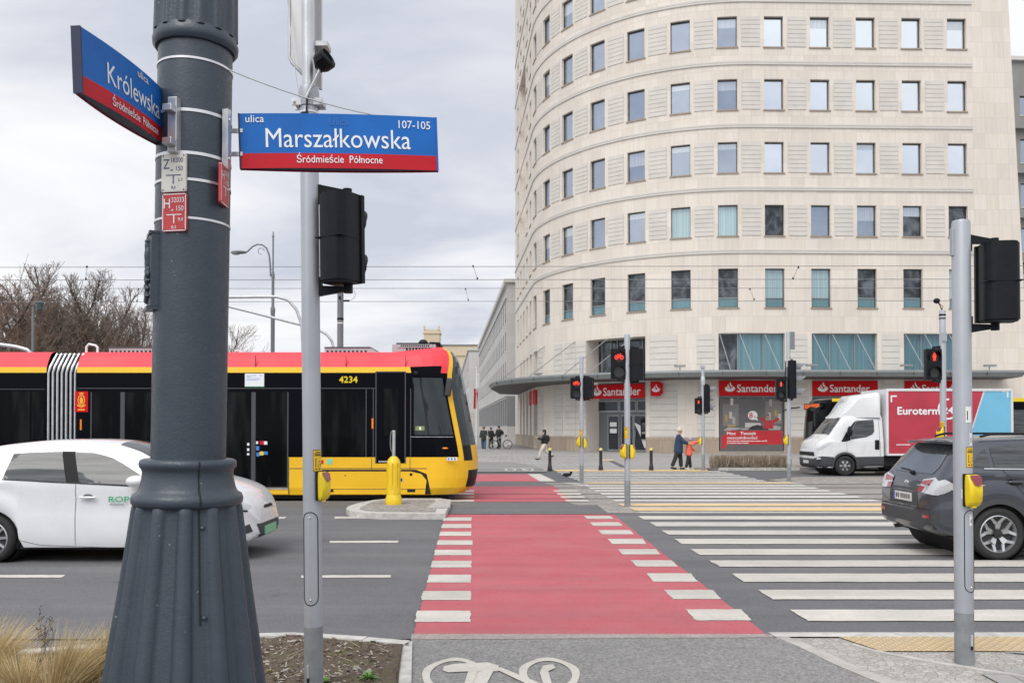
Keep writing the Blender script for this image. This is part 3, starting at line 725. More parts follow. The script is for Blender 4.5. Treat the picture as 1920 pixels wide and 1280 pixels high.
# entrance: glazed screen in a deep recess
F = frame(wall_pt((EA+EB)/2, -1.5, 0)-bO, Vector((-wall_nm((EA+EB)/2).y, wall_nm((EA+EB)/2).x, 0)), (0, 0, 1)); hw = (EB-EA)/2
q = MB(); M['door_grey'] = pm('grey_door_metal', (.155, .17, .18), .45, .3)
q.flat([(-hw-.3, 4.9), (hw+.3, 4.9), (hw+.3, 7.9), (-hw-.3, 7.9)], M['g_dark'], F, .02); q.flat([(-hw-.3, 0), (hw+.3, 0), (hw+.3, 4.9), (-hw-.3, 4.9)], M['door_grey'], F, 0)
for x in (-hw+.55, -hw+1.3, -.55, .35, hw-.9): q.box(x-.035, x+.035, 4.95, 7.7, .02, .10, M['alu'], F)
q.box(-hw-.2, hw+.2, 4.78, 4.95, .02, .16, M['alu'], F)
q.build('entrance_screen', bld, smooth=0)
def leaf(name, x0, x1, z0, z1, hnd=None):
    q = MB(); t = .07
    for (a0, a1, b0, b1) in ((x0, x1, z0, z0+t*1.6), (x0, x1, z1-t, z1), (x0, x0+t, z0+t*1.6, z1-t), (x1-t, x1, z0+t*1.6, z1-t)): q.box(a0, a1, b0, b1, .02, .09, M['alu'], F)
    q.flat([(x0+t, z0+t*1.6), (x1-t, z0+t*1.6), (x1-t, z1-t), (x0+t, z1-t)], M['g_shop'], F, .045)
    o = q.build(name, bld, smooth=0)
    if hnd is not None:
        h = MB(); h.tube([(hnd, .95, .16), (hnd, 1.45, .16)], .018, M['chrome'], 8, M=F); h.box(hnd-.01, hnd+.01, 1.0, 1.03, .09, .16, M['chrome'], F); h.box(hnd-.01, hnd+.01, 1.37, 1.4, .09, .16, M['chrome'], F); h.build('handle', o)
leaf('shop_window', -hw+1.0, -hw+1.95, .05, 2.55); leaf('door', -.28, .72, .05, 2.55, .6); leaf('door', .74, 1.78, .05, 2.55, .9)
for x0, x1 in ((-hw+.1, -hw+1.9), (-hw+1.95, hw-1.4), (hw-1.35, hw-.1)): leaf('transom_window', x0, x1, 2.75, 3.55)
q = MB(); q.box(-hw+1.2, -hw+1.75, 1.75, 2.05, .10, .106, M['white'], F); q.box(-hw+1.2, -hw+1.75, 1.3, 1.6, .10, .106, M['white'], F); q.build('paper_notice', bld, smooth=0)
q = MB(); q.box(hw-1.0, hw-.3, .9, 2.3, .02, .2, M['black'], F); q.box(hw-.9, hw-.4, 1.5, 2.0, .2, .21, M['g_dark'], F); q.box(hw-.9, hw-.4, 1.25, 1.4, .2, .25, M['alu'], F); q.build('cash_machine', bld, smooth=0)
q = MB(); q.prism([(.8, 1.95), (.85, 2.0), (1.7, 1.6), (1.7, .3), (1.55, .3), (1.2, 1.2)], .05, .056, M['white'], F); q.box(1.28, 1.62, 1.55, 1.72, .06, .065, M['red'], F); q.build('window_sticker', bld, smooth=0)
# canopy following the corner
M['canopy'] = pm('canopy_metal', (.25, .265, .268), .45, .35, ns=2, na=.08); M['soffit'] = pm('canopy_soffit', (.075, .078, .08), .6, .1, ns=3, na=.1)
def coff(s): return 2.2 if s > -7 else (2.2+(min(-7-s, 12)/12)*1.15 if s > -24 else 3.35-(min(-24-s, 12)/12)*1.6)
q = MB(); vs = []; fs = []; cs = densify([-35, SE, -.001, 16.2], .8)
for s in cs:
    o = coff(s); vs += [wall_pt(s, .01, 5.30)-bO, wall_pt(s, o-.02, 5.27)-bO, wall_pt(s, o, 5.14)-bO, wall_pt(s, o-.15, 4.86)-bO, wall_pt(s, .01, 4.80)-bO]
for i in range(len(cs)-1):
    k = 5*i; fs += [(k+j, k+5+j, k+6+j, k+1+j) for j in range(3)]
fs2 = [(5*i+3, 5*i+8, 5*i+9, 5*i+4) for i in range(len(cs)-1)]
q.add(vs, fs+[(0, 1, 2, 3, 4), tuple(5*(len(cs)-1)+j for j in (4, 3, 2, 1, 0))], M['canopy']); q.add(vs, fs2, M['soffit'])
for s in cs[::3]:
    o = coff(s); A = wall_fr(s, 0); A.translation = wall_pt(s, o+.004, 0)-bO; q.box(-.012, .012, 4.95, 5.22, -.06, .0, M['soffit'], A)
q.build('canopy', bld, smooth=30)
def rod(a, b, r): q = MB(); q.tube([a, b], r, M['rodgrey'], 6); q.build('canopy_tie_rod', bld)
M['rodgrey'] = pm('grey_rod', (.30, .31, .32), .5, .3)
for k in (5, 7, 9):
    a, b = s_of(k)-WW/2, s_of(k+1)+WW/2
    for m in (.02, .315, .69): rod(wall_pt(a+(b-a)*m, .05, 7.7)-bO, wall_pt(a+(b-a)*(m+.1), coff(a)-.5, 5.3)-bO, .024)
for s, s2 in ((s_of(1)+.9, s_of(0)+1.8), (s_of(2)+.9, s_of(1)+1.9), (s_of(3)-.2, s_of(2)+.6), (s_of(0)-.2, s_of(-1)+.4)): rod(wall_pt(s, .05, 7.75)-bO, wall_pt(s2, coff(s2)-.5, 5.3)-bO, .032)
for s in (s_of(0), s_of(-2), s_of(4), s_of(7)-.9, s_of(9)-.8, s_of(10)+1.6):
    A = wall_fr(s, 5.3, .6); A.translation = A.translation-bO; q = MB(); q.tube([(0, 0, 0), (0, .35, 0)], .03, M['alu'], 6, M=A); q.box(-.35, .35, .3, .42, -.1, .25, M['alu'], A); q.build('canopy_floodlight', bld, smooth=0)
# bank signs
M['santred'] = pm('sign_red', (.60, .006, .010), .6, ns=1, na=.05, spec=.2)
M['signwhite'] = pm('sign_white', (.82, .82, .82), .4)
def flame(mb, x, y, h, mat, F, z):
    def P(pts): return [(x+a*h, y+b*h) for a, b in pts]
    mb.flat(P([(-.62, .02), (-.55, .18), (-.36, .30), (-.30, .18), (-.05, -.02), (.10, .02), (.30, .10), (.42, .32), (.62, .18), (.66, .0), (.5, -.2), (.2, -.32), (-.15, -.33), (-.48, -.2)]), mat, F, z)
    mb.flat(P([(-.30, .33), (-.22, .20), (-.02, .02), (.02, .14), (-.05, .28), (-.16, .42), (-.18, .60), (-.28, .48)]), mat, F, z+.001)
    mb.flat(P([(-.02, .60), (.04, .44), (.2, .26), (.24, .1), (.33, .22), (.32, .38), (.14, .62), (.1, .9), (.0, .76)]), mat, F, z+.001)
def bank_sign(s0, s1, z0, z1, off, label, tx, th):
    s = (s0+s1)/2; Fm = wall_fr(s, 0, off); o = thing('shop_sign', label, 'shop sign', wall_pt(s, off, z0), 0, 'red bank fascia signs')
    Fm.translation = Vector((0, 0, -z0)); hw = (s1-s0)/2
    q = MB(); q.box(-hw, hw, z0, z1, -.14, .0, M['santred'], Fm); q.build('board', o, smooth=0, bevel=.01)
    t = MB(); zc = (z0+z1)/2; t.text('Santander', th*1.0, M['signwhite'], Fm, tx, zc-th*.5, z=.012, bold=.018, width=None, sx=.95)
    flame(t, tx-th*.95, zc-th*.12, th*1.05, M['signwhite'], Fm, .012); t.build('lettering', o, smooth=0)
for k, lab in ((5, 'red bank fascia sign above the poster of a reclining person'), (7, 'red bank fascia sign in full view between the signal posts and above the bus'), (9, 'red bank fascia sign half hidden by the top of the box truck')):
    a, b = s_of(k)-WW/2, s_of(k+1)+WW/2; bank_sign(a, b, 3.74, 4.72, .05, lab, -1.0, .50)
bank_sign(EA-.15, EB-.05, 3.66, 4.62, -.05, 'red bank fascia sign over the recessed glass entrance', -.75, .56)
Fm = wall_fr(EB+.5, 0, 0); o = thing('projecting_sign', 'small red projecting flag sign with a white flame beside the entrance', 'projecting sign', wall_pt(EB+.85, .42, 3.75), 0)
A = frame((0, 0, 0), (1, 0, 0), (0, 0, 1)); q = MB(); q.box(-.36, .30, 0, .95, -.11, .11, M['santred'], A); q.box(.22, .42, .15, .85, -.06, .06, M['santred'], A); q.build('board', o, smooth=0, bevel=.01)
q = MB(); flame(q, -.05, .40, .42, M['signwhite'], A, .114); q.build('emblem', o, smooth=0)
for k in (-1, -2):
    s = s_of(k)+.2; o = thing('shop_sign', ['red fascia panel over the nearer side window', 'red fascia panel over the farther side window'][-1-k], 'shop sign', wall_pt(s, .05, 4.0), 0, 'red bank fascia signs')
    Fm = wall_fr(s, 0, 0); Fm.translation = Vector((0, 0, 0)); q = MB(); q.box(-.7, .7, -.5, .6, -.4, .02, M['santred'], Fm); q.build('board', o, smooth=0)
# poster in the first shop window: rendered as plain shapes, the words as they stand
s = (s_of(5)+s_of(6))/2; hw = (SP+WW)/2; Fm = wall_fr(s, 0, 0); Fm.translation = Vector((0, 0, 0))
o = thing('window_poster', 'large red bank poster with white Polish slogan filling the shop window', 'poster', wall_pt(s, -.235, .2), 0)
q = MB(); pq = {n: pm('poster_'+n, c, .5, ns=1.5, na=.12) for n, c in dict(grey=(.12, .115, .115), red=(.50, .02, .03), shirt=(.42, .03, .04), sofa=(.38, .37, .36), light=(.52, .50, .48), skin=(.42, .24, .17), dark=(.03, .03, .035), gold=(.42, .27, .10), shelf=(.2, .19, .18)).items()}
X0, X1 = -hw+.08, hw-.08; Zp = lambda z: z-.2
q.box(X0, X1, 0, 3.35, -.01, .0, pq['grey'], Fm)
def sh(n, pts, z): q.flat([(X0+(X1-X0)*a, 3.35*b) for a, b in pts], pq[n], Fm, z)
sh('shelf', [(.72, .52), (.98, .52), (.98, .95), (.72, .95)], .002); sh('shelf', [(.05, .48), (.3, .48), (.3, .9), (.05, .9)], .002)
for a, b, c in ((.76, .6, 'light'), (.86, .66, 'gold'), (.92, .58, 'light'), (.08, .56, 'gold'), (.15, .62, 'light'), (.2, .52, 'sofa'), (.17, .88, 'light'), (.78, .86, 'sofa')): sh(c, [(a, b), (a+.045, b), (a+.045, b+.13), (a, b+.13)], .0025)
sh('sofa', [(.06, .40), (.14, .45), (.3, .44), (.36, .40), (.95, .40), (.97, .46), (.8, .5), (.5, .44), (.1, .38)], .003)
sh('light', [(.40, .45), (.66, .45), (.64, .53), (.40, .54)], .003)
sh('dark', [(.44, .40), (.50, .47), (.60, .50), (.72, .46), (.78, .40)], .004)
sh('shirt', [(.68, .42), (.70, .52), (.66, .58), (.63, .64), (.67, .66), (.72, .58), (.82, .58), (.92, .64), (.95, .60), (.86, .53), (.84, .42)], .005)
sh('skin', [(.735, .60), (.76, .585), (.785, .60), (.79, .66), (.765, .69), (.74, .665)], .006); sh('dark', [(.735, .66), (.76, .69), (.79, .665), (.775, .71), (.745, .70)], .0065)
sh('gold', [(.12, .46), (.26, .47), (.26, .5), (.12, .49)], .0045)
sh('red', [(.03, .04), (.09, .04), (.10, .12), (.985, .12), (.985, .385), (.10, .385), (.10, .30), (.03, .30)], .006)
vs = [(X0+(X1-X0)*.52+.31*math.cos(t*PI/12), 2.28+.29*math.sin(t*PI/12)) for t in range(24)]; q.flat(vs, M['signwhite'], Fm, .007); q.flat([(vs[20][0]-.1, 2.05), (vs[20][0]+.12, 2.1), (vs[20][0]+.2, 1.93)], M['signwhite'], Fm, .0071)
q.text('8', .36, pq['red'], Fm, X0+(X1-X0)*.52-.22, 2.10, z=.009, bold=.03); q.text('%', .17, pq['red'], Fm, X0+(X1-X0)*.52+.06, 2.10, z=.009, bold=.02)
tx = X0+(X1-X0)*.115
q.text('Moc   Twoich', .20, M['signwhite'], Fm, tx, 1.02, z=.009, bold=.025, width=1.85); q.text('oszczędności', .20, M['signwhite'], Fm, tx, .74, z=.009, bold=.012, width=1.95)
q.text('8%', .10, M['signwhite'], Fm, tx+2.45, .58, z=.009, bold=.02)
for y, ws in ((.59, (.28, .5, .9, .35, .2)), (.46, (.1, .45, .3, .4))):
    x = tx
    for wd in ws: q.box(x, x+wd, y, y+.045, .006, .009, M['signwhite'], Fm); x += wd+.05
q.build('printed_panel', o, smooth=0)

# ================================================================ OTHER BUILDINGS
def simple_wall(name, label, A, B, h, mat, rowsw, step, ww, wmat, thick=12, cat='building', extra=None, base=None, skip=None, sill=None, dep=.25):
    """a block whose street face runs A->B; each window a part with its pane recessed in a frame"""
    A = Vector(A); B = Vector(B); u = (B-A); Lg = u.length; u.normalize(); n = Vector((u.y, -u.x, 0))
    if n.dot(-A) < 0: n = -n
    o = thing(name, label, cat, A); F = Matrix(((u.x, 0, n.x, 0), (u.y, 0, n.y, 0), (0, 1, 0, 0), (0, 0, 0, 1)))
    m = MB(); xs = []; x = step*.5
    while x+ww < Lg: xs.append(x); x += step
    # wall with real holes: strips between rows, piers between windows
    zz = [0]+[v for r in rowsw for v in r]+[h]
    for i in range(0, len(zz), 2): m.add([(0, zz[i], 0), (Lg, zz[i], 0), (Lg, zz[i+1], 0), (0, zz[i+1], 0)], [(0, 1, 2, 3)], mat, F, [[(0, zz[i]), (Lg, zz[i]), (Lg, zz[i+1]), (0, zz[i+1])]])
    for ri, (z0, z1) in enumerate(rowsw):
        e = [0]+[v for x in xs for v in (x, x+ww)]+[Lg]
        for i in range(0, len(e), 2): m.add([(e[i], z0, 0), (e[i+1], z0, 0), (e[i+1], z1, 0), (e[i], z1, 0)], [(0, 1, 2, 3)], (base if base and ri == 0 else mat), F, [[(e[i], z0), (e[i+1], z0), (e[i+1], z1), (e[i], z1)]])
        for x in xs:
            for q in ([(x, z0, 0), (x, z1, 0), (x, z1, -dep), (x, z0, -dep)], [(x+ww, z0, 0), (x+ww, z0, -dep), (x+ww, z1, -dep), (x+ww, z1, 0)], [(x, z1, 0), (x+ww, z1, 0), (x+ww, z1, -dep), (x, z1, -dep)], [(x, z0, 0), (x, z0, -dep), (x+ww, z0, -dep), (x+ww, z0, 0)]): m.add(q, [(0, 1, 2, 3)], mat, F)
    T = -thick
    m.add([(0, 0, 0), (0, h, 0), (0, h, T), (0, 0, T)], [(0, 1, 2, 3)], mat, F, [[(0, 0), (0, h), (thick, h), (thick, 0)]]); m.add([(Lg, 0, 0), (Lg, 0, T), (Lg, h, T), (Lg, h, 0)], [(0, 1, 2, 3)], mat, F, [[(0, 0), (thick, 0), (thick, h), (0, h)]])
    m.add([(0, 0, T), (0, h, T), (Lg, h, T), (Lg, 0, T)], [(0, 1, 2, 3)], mat, F)
    if extra: extra(m, Lg, h, F)
    m.build('wall', o, smooth=0)
    r = MB(); r.box(-.3, Lg+.3, h, h+.35, T-.2, .3, M['course'] if not sill else sill, F); r.build('roof', o, smooth=0)
    for (z0, z1) in rowsw:
        for x in xs:
            P = A+u*(x+ww/2); px, py = proj((P.x, P.y, z1))
            if px < -20 or px > 1960 or py < -30: continue
            q = MB(); t = .07
            for (a, b, c, d) in ((x, x+ww, z0, z0+t), (x, x+ww, z1-t, z1), (x, x+t, z0+t, z1-t), (x+ww-t, x+ww, z0+t, z1-t), (x+ww/2-t/2, x+ww/2+t/2, z0+t, z1-t)): q.box(a, b, c, d, -dep+.005, -dep+.03, M['frame'], F)
            q.box(x-.06, x+ww+.06, z0-.08, z0, -.1, .05, M['frame'] if dep < .1 else M['course'], F)
            w_ = q.build('window', o, smooth=0); p = MB(); p.flat([(x+t, z0+t), (x+ww-t, z0+t), (x+ww-t, z1-t), (x+t, z1-t)], wmat, F, -dep+.008); p.build('pane', w_, smooth=0)
    return o
M['greystone'] = stone_mat('grey_cladding', (.49, .48, .465), (.52, .51, .495), (.42, .41, .40), 1.2, .8, .03)
M['greystone2'] = stone_mat('light_grey_cladding', (.53, .52, .505), (.56, .55, .535), (.46, .45, .44), 1.5, 1.2, .03)
M['flat_dark'] = pm('dark_side_glass', (.035, .037, .04), .3, spec=.2)
M['greydark'] = pm('dark_grey_base', (.20, .20, .205), .7, ns=1, na=.06)
M['ochre'] = stone_mat('ochre_brick_wall', (.56, .47, .335), (.60, .51, .37), (.48, .40, .29), .5, .25, .05)
M['greyplaster'] = pm('weathered_grey_plaster', (.26, .26, .25), .8, ns=.4, na=.12)
du = Vector((-.077, 1, 0)).normalized()
A0 = wall_pt(-38.0)+Vector((-.85, 2.0, 0))
def ext(m, Lg, h, F):
    m.box(0, Lg, 4.9, 5.05, 0, .12, M['greystone2'], F); m.box(0, Lg, h-1.6, h-1.35, 0, .15, M['greystone2'], F); m.box(0, Lg, h-.25, h, 0, .3, M['greystone2'], F)
    m.box(-.013, 0, 1.8, 4.9, -11, .012, M['greydark'], F)
simple_wall('grey_office_block', 'long grey stone office block with narrow windows running down the side street', A0+Vector((-.0, 1, 0)), A0+du*74, 16.6, M['greystone'], [(1.9, 4.7), (6.7, 8.6), (9.9, 11.7), (12.9, 14.8)], 3.3, .95, M['flat_dark'], thick=14, extra=ext, base=M['greydark'], dep=.05)
A1 = A0+du*78+Vector((-1.8, 0, 0))
simple_wall('pale_office_block', 'paler office block farther down the side street with a dark canopy', A1, A1+du*80, 16.5, M['greystone2'], [(1.9, 4.4), (6.5, 8.4), (10, 12), (13, 15)], 4.2, 1.2, M['flat_dark'], thick=14, dep=.05)
P0, P1 = at(806, 800, 265), at(925, 800, 265)
def ext2(m, Lg, h, F): m.box(0, Lg, h-3.2, h-2.9, 0, .3, M['ochre'], F)
simple_wall('ochre_apartment_house', 'ochre apartment house closing the end of the side street', (P0.x, 265, 0), (P1.x, 265, 0), 27.0, M['ochre'], [(9, 11.4), (14, 16.4), (18.5, 21)], 4.6, 1.7, M['g_mid'], thick=16, extra=ext2, sill=M['greydark'])
o = thing('roof_tower', 'square ochre tower rising behind the apartment house roof', 'tower', at(811, 800, 285)-Vector((0, 0, CAMH)))
q = MB(); a, b = at(796, 800, 285).x-o.location.x, at(825, 800, 285).x-o.location.x; q.box(a, b, -2.6, 2.6, 0, 34.0, M['ochre']); q.box(a-.3, b+.3, -2.9, 2.9, 32.6, 33.1, M['ochre'])
for x in (a-.1, b-.5): q.box(x, x+.6, -2.8, -2.2, 34.0, 35.2, M['ochre'])
q.build('shaft', o, smooth=0)
q = MB(); q.box(-.8, .8, -2.7, -2.55, 26, 29.5, M['g_dark']); q.build('window', o, smooth=0)
# neighbour glimpsed past the right-hand end of the stone building
RB = at(1893, 800, 78)
def ext3(m, Lg, h, F):
    for z in (8.5, 12.6, 16.7, 20.8, 24.9, 29): m.box(0, Lg, z, z+.25, 0, .6, M['greyplaster'], F)
o = simple_wall('grey_tenement', 'weathered grey tenement with balconies glimpsed past the right end of the pale stone building', (RB.x, 78, 0), (RB.x+30, 80, 0), 35.4, M['greyplaster'], [(2, 5), (6, 8.2), (9.6, 11.8), (13.7, 15.9), (17.8, 20), (21.9, 24.1), (26, 28.2), (30.4, 32.2)], 2.6, 1.6, M['g_mid'], thick=12, extra=ext3)
q = MB()
for z in (12.9, 21.1):
    for i in range(24): q.tube([(1.6+i*.12, -.9, z), (1.6+i*.12, -.9, z+1.0)], .012, M['black'], 4)
    q.tube([(1.5, -.9, z+1.0), (4.6, -.9, z+1.0)], .025, M['black'], 4); q.box(1.5, 4.6, -1.0, 0, z-.2, z, M['greyplaster'])
q.build('balcony', o, smooth=0)
# ================================================================ LAMP POST AND ITS SIGNS
def cast_mat():
    q = G('cast_iron_paint'); v = q.obj(); n1 = q.noise(v, 38, 5, .65); n2 = q.noise(v, 4.5, 5, .6)
    c = q.mix(q.rng(n2, .3, .7, 0, 1), (.033, .047, .064), (.046, .061, .080))
    chip = q.rng(q.noise(v, 26, 3, .6), .715, .75, 0, .8); c = q.mix(chip, c, (.25, .26, .27))
    q.bump(q.math('ADD', q.noise(v, 85, 4, .6), q.math('MULTIPLY', q.noise(v, 14, 3, .5), .7)), .30, .006)
    c = q.fin(c, .34, .5); q.put(q.p.inputs['Roughness'], q.rng(n1, .3, .7, .26, .5)); return c
M['cast'] = cast_mat()
LX = at(346.5, 900, 4.0).x
lamp = thing('lamp_post', 'massive dark blue grey cast iron lamp post with a fluted flared base', 'lamp post', (LX, 4.0, 0), 0, tilt=(0, .011))
def flut(n, amp, z0=None):
    def f(q, z):
        k = amp if z0 is None else amp*min(1, max(0, (z0-z)/.03))
        c = math.cos(n*(q+.2094)); return 1+k*((max(c+.15, 0)/1.15)**.55-.45)
    return f
q = MB()
q.lathe([(.43, 0), (.415, .1), (.388, .2), (.367, .36), (.340, .53), (.313, .73), (.277, .98), (.249, 1.2), (.232, 1.34), (.231, 1.36), (.229, 1.385)], M['cast'], 240, rf=flut(12, .115, 1.385), caps=False)
q.lathe([(.20, 1.36), (.236, 1.365), (.246, 1.38), (.248, 1.40), (.240, 1.42), (.222, 1.43), (.212, 1.45), (.203, 1.49), (.201, 1.52), (.205, 1.535), (.214, 1.545), (.216, 1.56), (.212, 1.575), (.196, 1.582), (.16, 1.583)], M['cast'], 96, caps=False)
sa = R(-57)
sv = [(.212, 1.575), (.218, 1.56), (.206, 1.53), (.203, 1.49), (.213, 1.45), (.242, 1.42), (.250, 1.40), (.248, 1.38), (.230, 1.37), (.223, 1.34), (.239, 1.2), (.266, .98), (.283, .86)]
for (r0, z0), (r1, z1) in zip(sv[:-1], sv[1:]):
    vs = []
    for r, z in ((r0, z0), (r1, z1)):
        for da in (-.0035/r, .0035/r): vs.append((r*1.004*math.cos(sa+da), r*1.004*math.sin(sa+da), z))
    q.add(vs, [(0, 2, 3, 1)], M['dark'])
for z, r in ((1.28, .228), (.89, .279)): A = Matrix.Translation((r*math.cos(sa+.06), r*math.sin(sa+.06), z)); q.ell((0, 0, 0), (.011, .011, .011), M['cast'], A)
q.build('base_casting', lamp, smooth=55)
q = MB(); q.lathe([(.166, 1.50), (.1665, 2.4), (.166, 3.55), (.15, 6.0), (.12, 9.0)], M['cast'], 96); q.build('shaft', lamp, smooth=50)
q = MB(); q.lathe([(.165, 3.50), (.178, 3.495), (.190, 3.51), (.192, 3.535), (.184, 3.555), (.181, 3.57)], M['cast'], 96, caps=False)
q.lathe([(.183, 3.56), (.181, 3.7), (.177, 3.95), (.172, 4.3)], M['cast'], 144, rf=flut(14, .07), caps=False); q.build('upper_collar', lamp, smooth=55)
for i, (z, t) in enumerate(((3.405, .010), (3.165, .014), (2.97, .014), (2.85, .012), (2.675, .010))):
    q = MB(); q.lathe([(.1672, z-t/2), (.1695, z-t/2), (.1695, z+t/2), (.1672, z+t/2)], M['steel'], 72, caps=False); q.build('band_clamp', lamp)
q = MB(); q.box(-.06, .06, -.012, .012, -.16, .16, M['cast']); q.build('inspection_cover', lamp, loc=(.30*math.cos(R(24)), .30*math.sin(R(24)), .76), rot=(R(-11), 0, R(114)), bevel=.006)
# relief plate on the left-hand flank
em = MB(); A = frame((0, 0, 0), (1, 0, 0), (0, 0, 1))
pts = [(.062*math.sin(t), -.018*math.cos(t)+.0) for t in [R(-70+10*i) for i in range(15)]]
for i in range(14):
    a, b = pts[i], pts[i+1]
    em.add([(a[0], a[1], 0), (b[0], b[1], 0), (b[0], b[1], .335), (a[0], a[1], .335)], [(0, 1, 2, 3)], M['cast'])
em.box(-.068, .068, -.022, .02, .33, .345, M['cast']); em.box(-.068, .068, -.028, .02, -.012, .003, M['cast']); em.box(.058, .068, -.012, .03, 0, .335, M['cast']); em.box(-.068, -.058, -.012, .03, 0, .335, M['cast'])
for (x, z, rx, rz) in ((0, .285, .016, .02), (0, .305, .02, .008), (-.004, .25, .022, .03), (.012, .235, .012, .03), (-.014, .24, .01, .03), (0, .205, .026, .028), (.004, .165, .03, .02), (.024, .15, .02, .012), (-.01, .135, .022, .022), (.02, .12, .03, .008), (-.018, .10, .02, .012), (.012, .085, .028, .009), (0, .06, .02, .02), (.022, .05, .022, .007), (-.01, .035, .018, .012)):
    em.ell((x, -.019, z), (rx, .016, rz*1.6), M['cast'], None, 8, 6)
em.build('relief_plate', lamp, loc=(.172*math.cos(R(-152)), .172*math.sin(R(-152)), 2.275), rot=(0, 0, R(-62)), smooth=45)

M['sblue'] = pm('street_sign_blue', (.009, .13, .46), .5, ns=6, na=.10, spec=.25); M['sred'] = pm('street_sign_red', (.52, .010, .022), .5, ns=6, na=.08, spec=.25)
M['sdark'] = pm('street_sign_navy_edge', (.012, .02, .06), .5); M['swhite'] = pm('street_sign_white', (.80, .82, .84), .4)
M['faint'] = pm('weathered_lettering', (.016, .145, .475), .5)
def street_sign(label, o, u, vup, Lg, H, texts):
    """bowed two-sided enamelled sign; o = lower left corner of the visible face"""
    u = Vector(u).normalized(); vup = Vector(vup); vup = (vup-u*vup.dot(u)).normalized()
    t = thing('street_sign', label, 'street sign', o); F = frame((0, 0, 0), u, vup); nn = 16
    bow = lambda x: .022*(1-(2*x/Lg-1)**2)
    q = MB(); xs = [Lg*i/nn for i in range(nn+1)]; hb = H*.272
    for i in range(nn):
        a, b = xs[i], xs[i+1]
        for (z0, z1, m) in ((0, hb, M['sred']), (hb, H, M['sblue'])):
            q.add([(a, z0, bow(a)), (b, z0, bow(b)), (b, z1, bow(b)), (a, z1, bow(a))], [(0, 1, 2, 3)], m, F)
            q.add([(a, z0, -.03-bow(a)), (b, z0, -.03-bow(b)), (b, z1, -.03-bow(b)), (a, z1, -.03-bow(a))], [(3, 2, 1, 0)], m, F)
        for z, s in ((.006, 1), (H-.004, -1)): q.add([(a, z, bow(a)-.002), (b, z, bow(b)-.002), (b, z, -.028-bow(b)), (a, z, -.028-bow(a))], [(0, 1, 2, 3)], M['sdark'], F)
    for x in (0, Lg): q.box(x-.004, x+.004, 0, H, -.033, .004, M['sblue'] if x else M['sdark'], F)
    q.build('panel', t, smooth=40)
    q = MB()
    for (s, x0, x1, y, h, bold, m) in texts:
        vs, fs, wd = text_geo(s, bold); k = h/CAP; sx = (x1-x0)/(wd*k)
        q.add([(x0+v[0]*k*sx, y+v[1]*k, bow(x0+v[0]*k*sx)+.0022+v[2]*.0002) for v in vs], fs, m, F)
    q.build('lettering', t, smooth=0)
    return t, F
P = lambda px, py, Y: at(px, py, Y)
bl, br_, tl = P(451, 316, 4.0), P(821, 320, 4.15), P(451, 213, 4.0)
kx = (br_-bl).length/370.0; kz = (tl-bl).length/103.0
def tt(s, x0, x1, yb, cap, bold=0.006, m=None): return (s, (x0-451)*kx, (x1-451)*kx, (316-yb)*kz, cap*kz, bold, m or M['swhite'])
sg, F = street_sign('blue and red street sign reading Marszałkowska, face on to the viewer', bl, br_-bl, tl-bl, 370*kx, 103*kz,
    [tt('ulica', 463, 497, 230, 14.5), tt('107-105', 748, 809, 237, 15.5), tt('Marszałkowska', 499, 770, 277, 38, .0), tt('Śródmieście  Północne', 555, 715, 306, 14.5), tt('Ulica', 617, 652, 235, 15, .0, M['faint'])])
q = MB(); lo = Vector((LX+.168, 3.96, 0))
for z in (3.125, 3.015): q = MB(); q.box(-.075, .01, -.004, .012, z-bl.z-.009, z-bl.z+.009, M['galv']); q.build('bracket_arm', sg, smooth=0)
q = MB(); q.box(-.012, .012, -.014, .014, -.14, .14, M['galv']); q.box(-.014, .014, -.017, -.014, -.14, .14, M['galv'])
for z in (-.09, .09): q.tube([(0, -.022, z), (0, -.016, z)], .007, M['steel'], 8)
q.build('mounting_bracket', sg, loc=(at(424, 262, 3.93)-bl), rot=(0, 0, R(75)), smooth=0, bevel=.003)
bl, br_, tl = P(154, 175, 3.22), P(314.5, 277, 3.95), P(152, 51, 3.22)
Lg = (br_-bl).length; H = (tl-bl).length
sg, F = street_sign('blue and red street sign reading Królewska, seen at a slant from below', bl, br_-bl, tl-bl, Lg, H,
    [('ulica', Lg*.56, Lg*.70, H*.835, H*.13, .005, M['swhite']), ('Królewska', Lg*.225, Lg*.86, H*.385, H*.345, .0, M['swhite']), ('Śródmieście  Północne', Lg*.265, Lg*.826, H*.075, H*.14, .005, M['swhite'])])
q = MB(); q.box(-.022, .022, -.02, .02, -.125, .125, M['galv']); q.box(-.022, .022, -.06, -.02, -.1, -.07, M['galv']); q.box(-.022, .022, -.06, -.02, .05, .08, M['galv'])
q.build('mounting_bracket', sg, loc=(at(327, 236, 3.82)-bl), rot=(0, 0, R(-12)), smooth=0, bevel=.003)
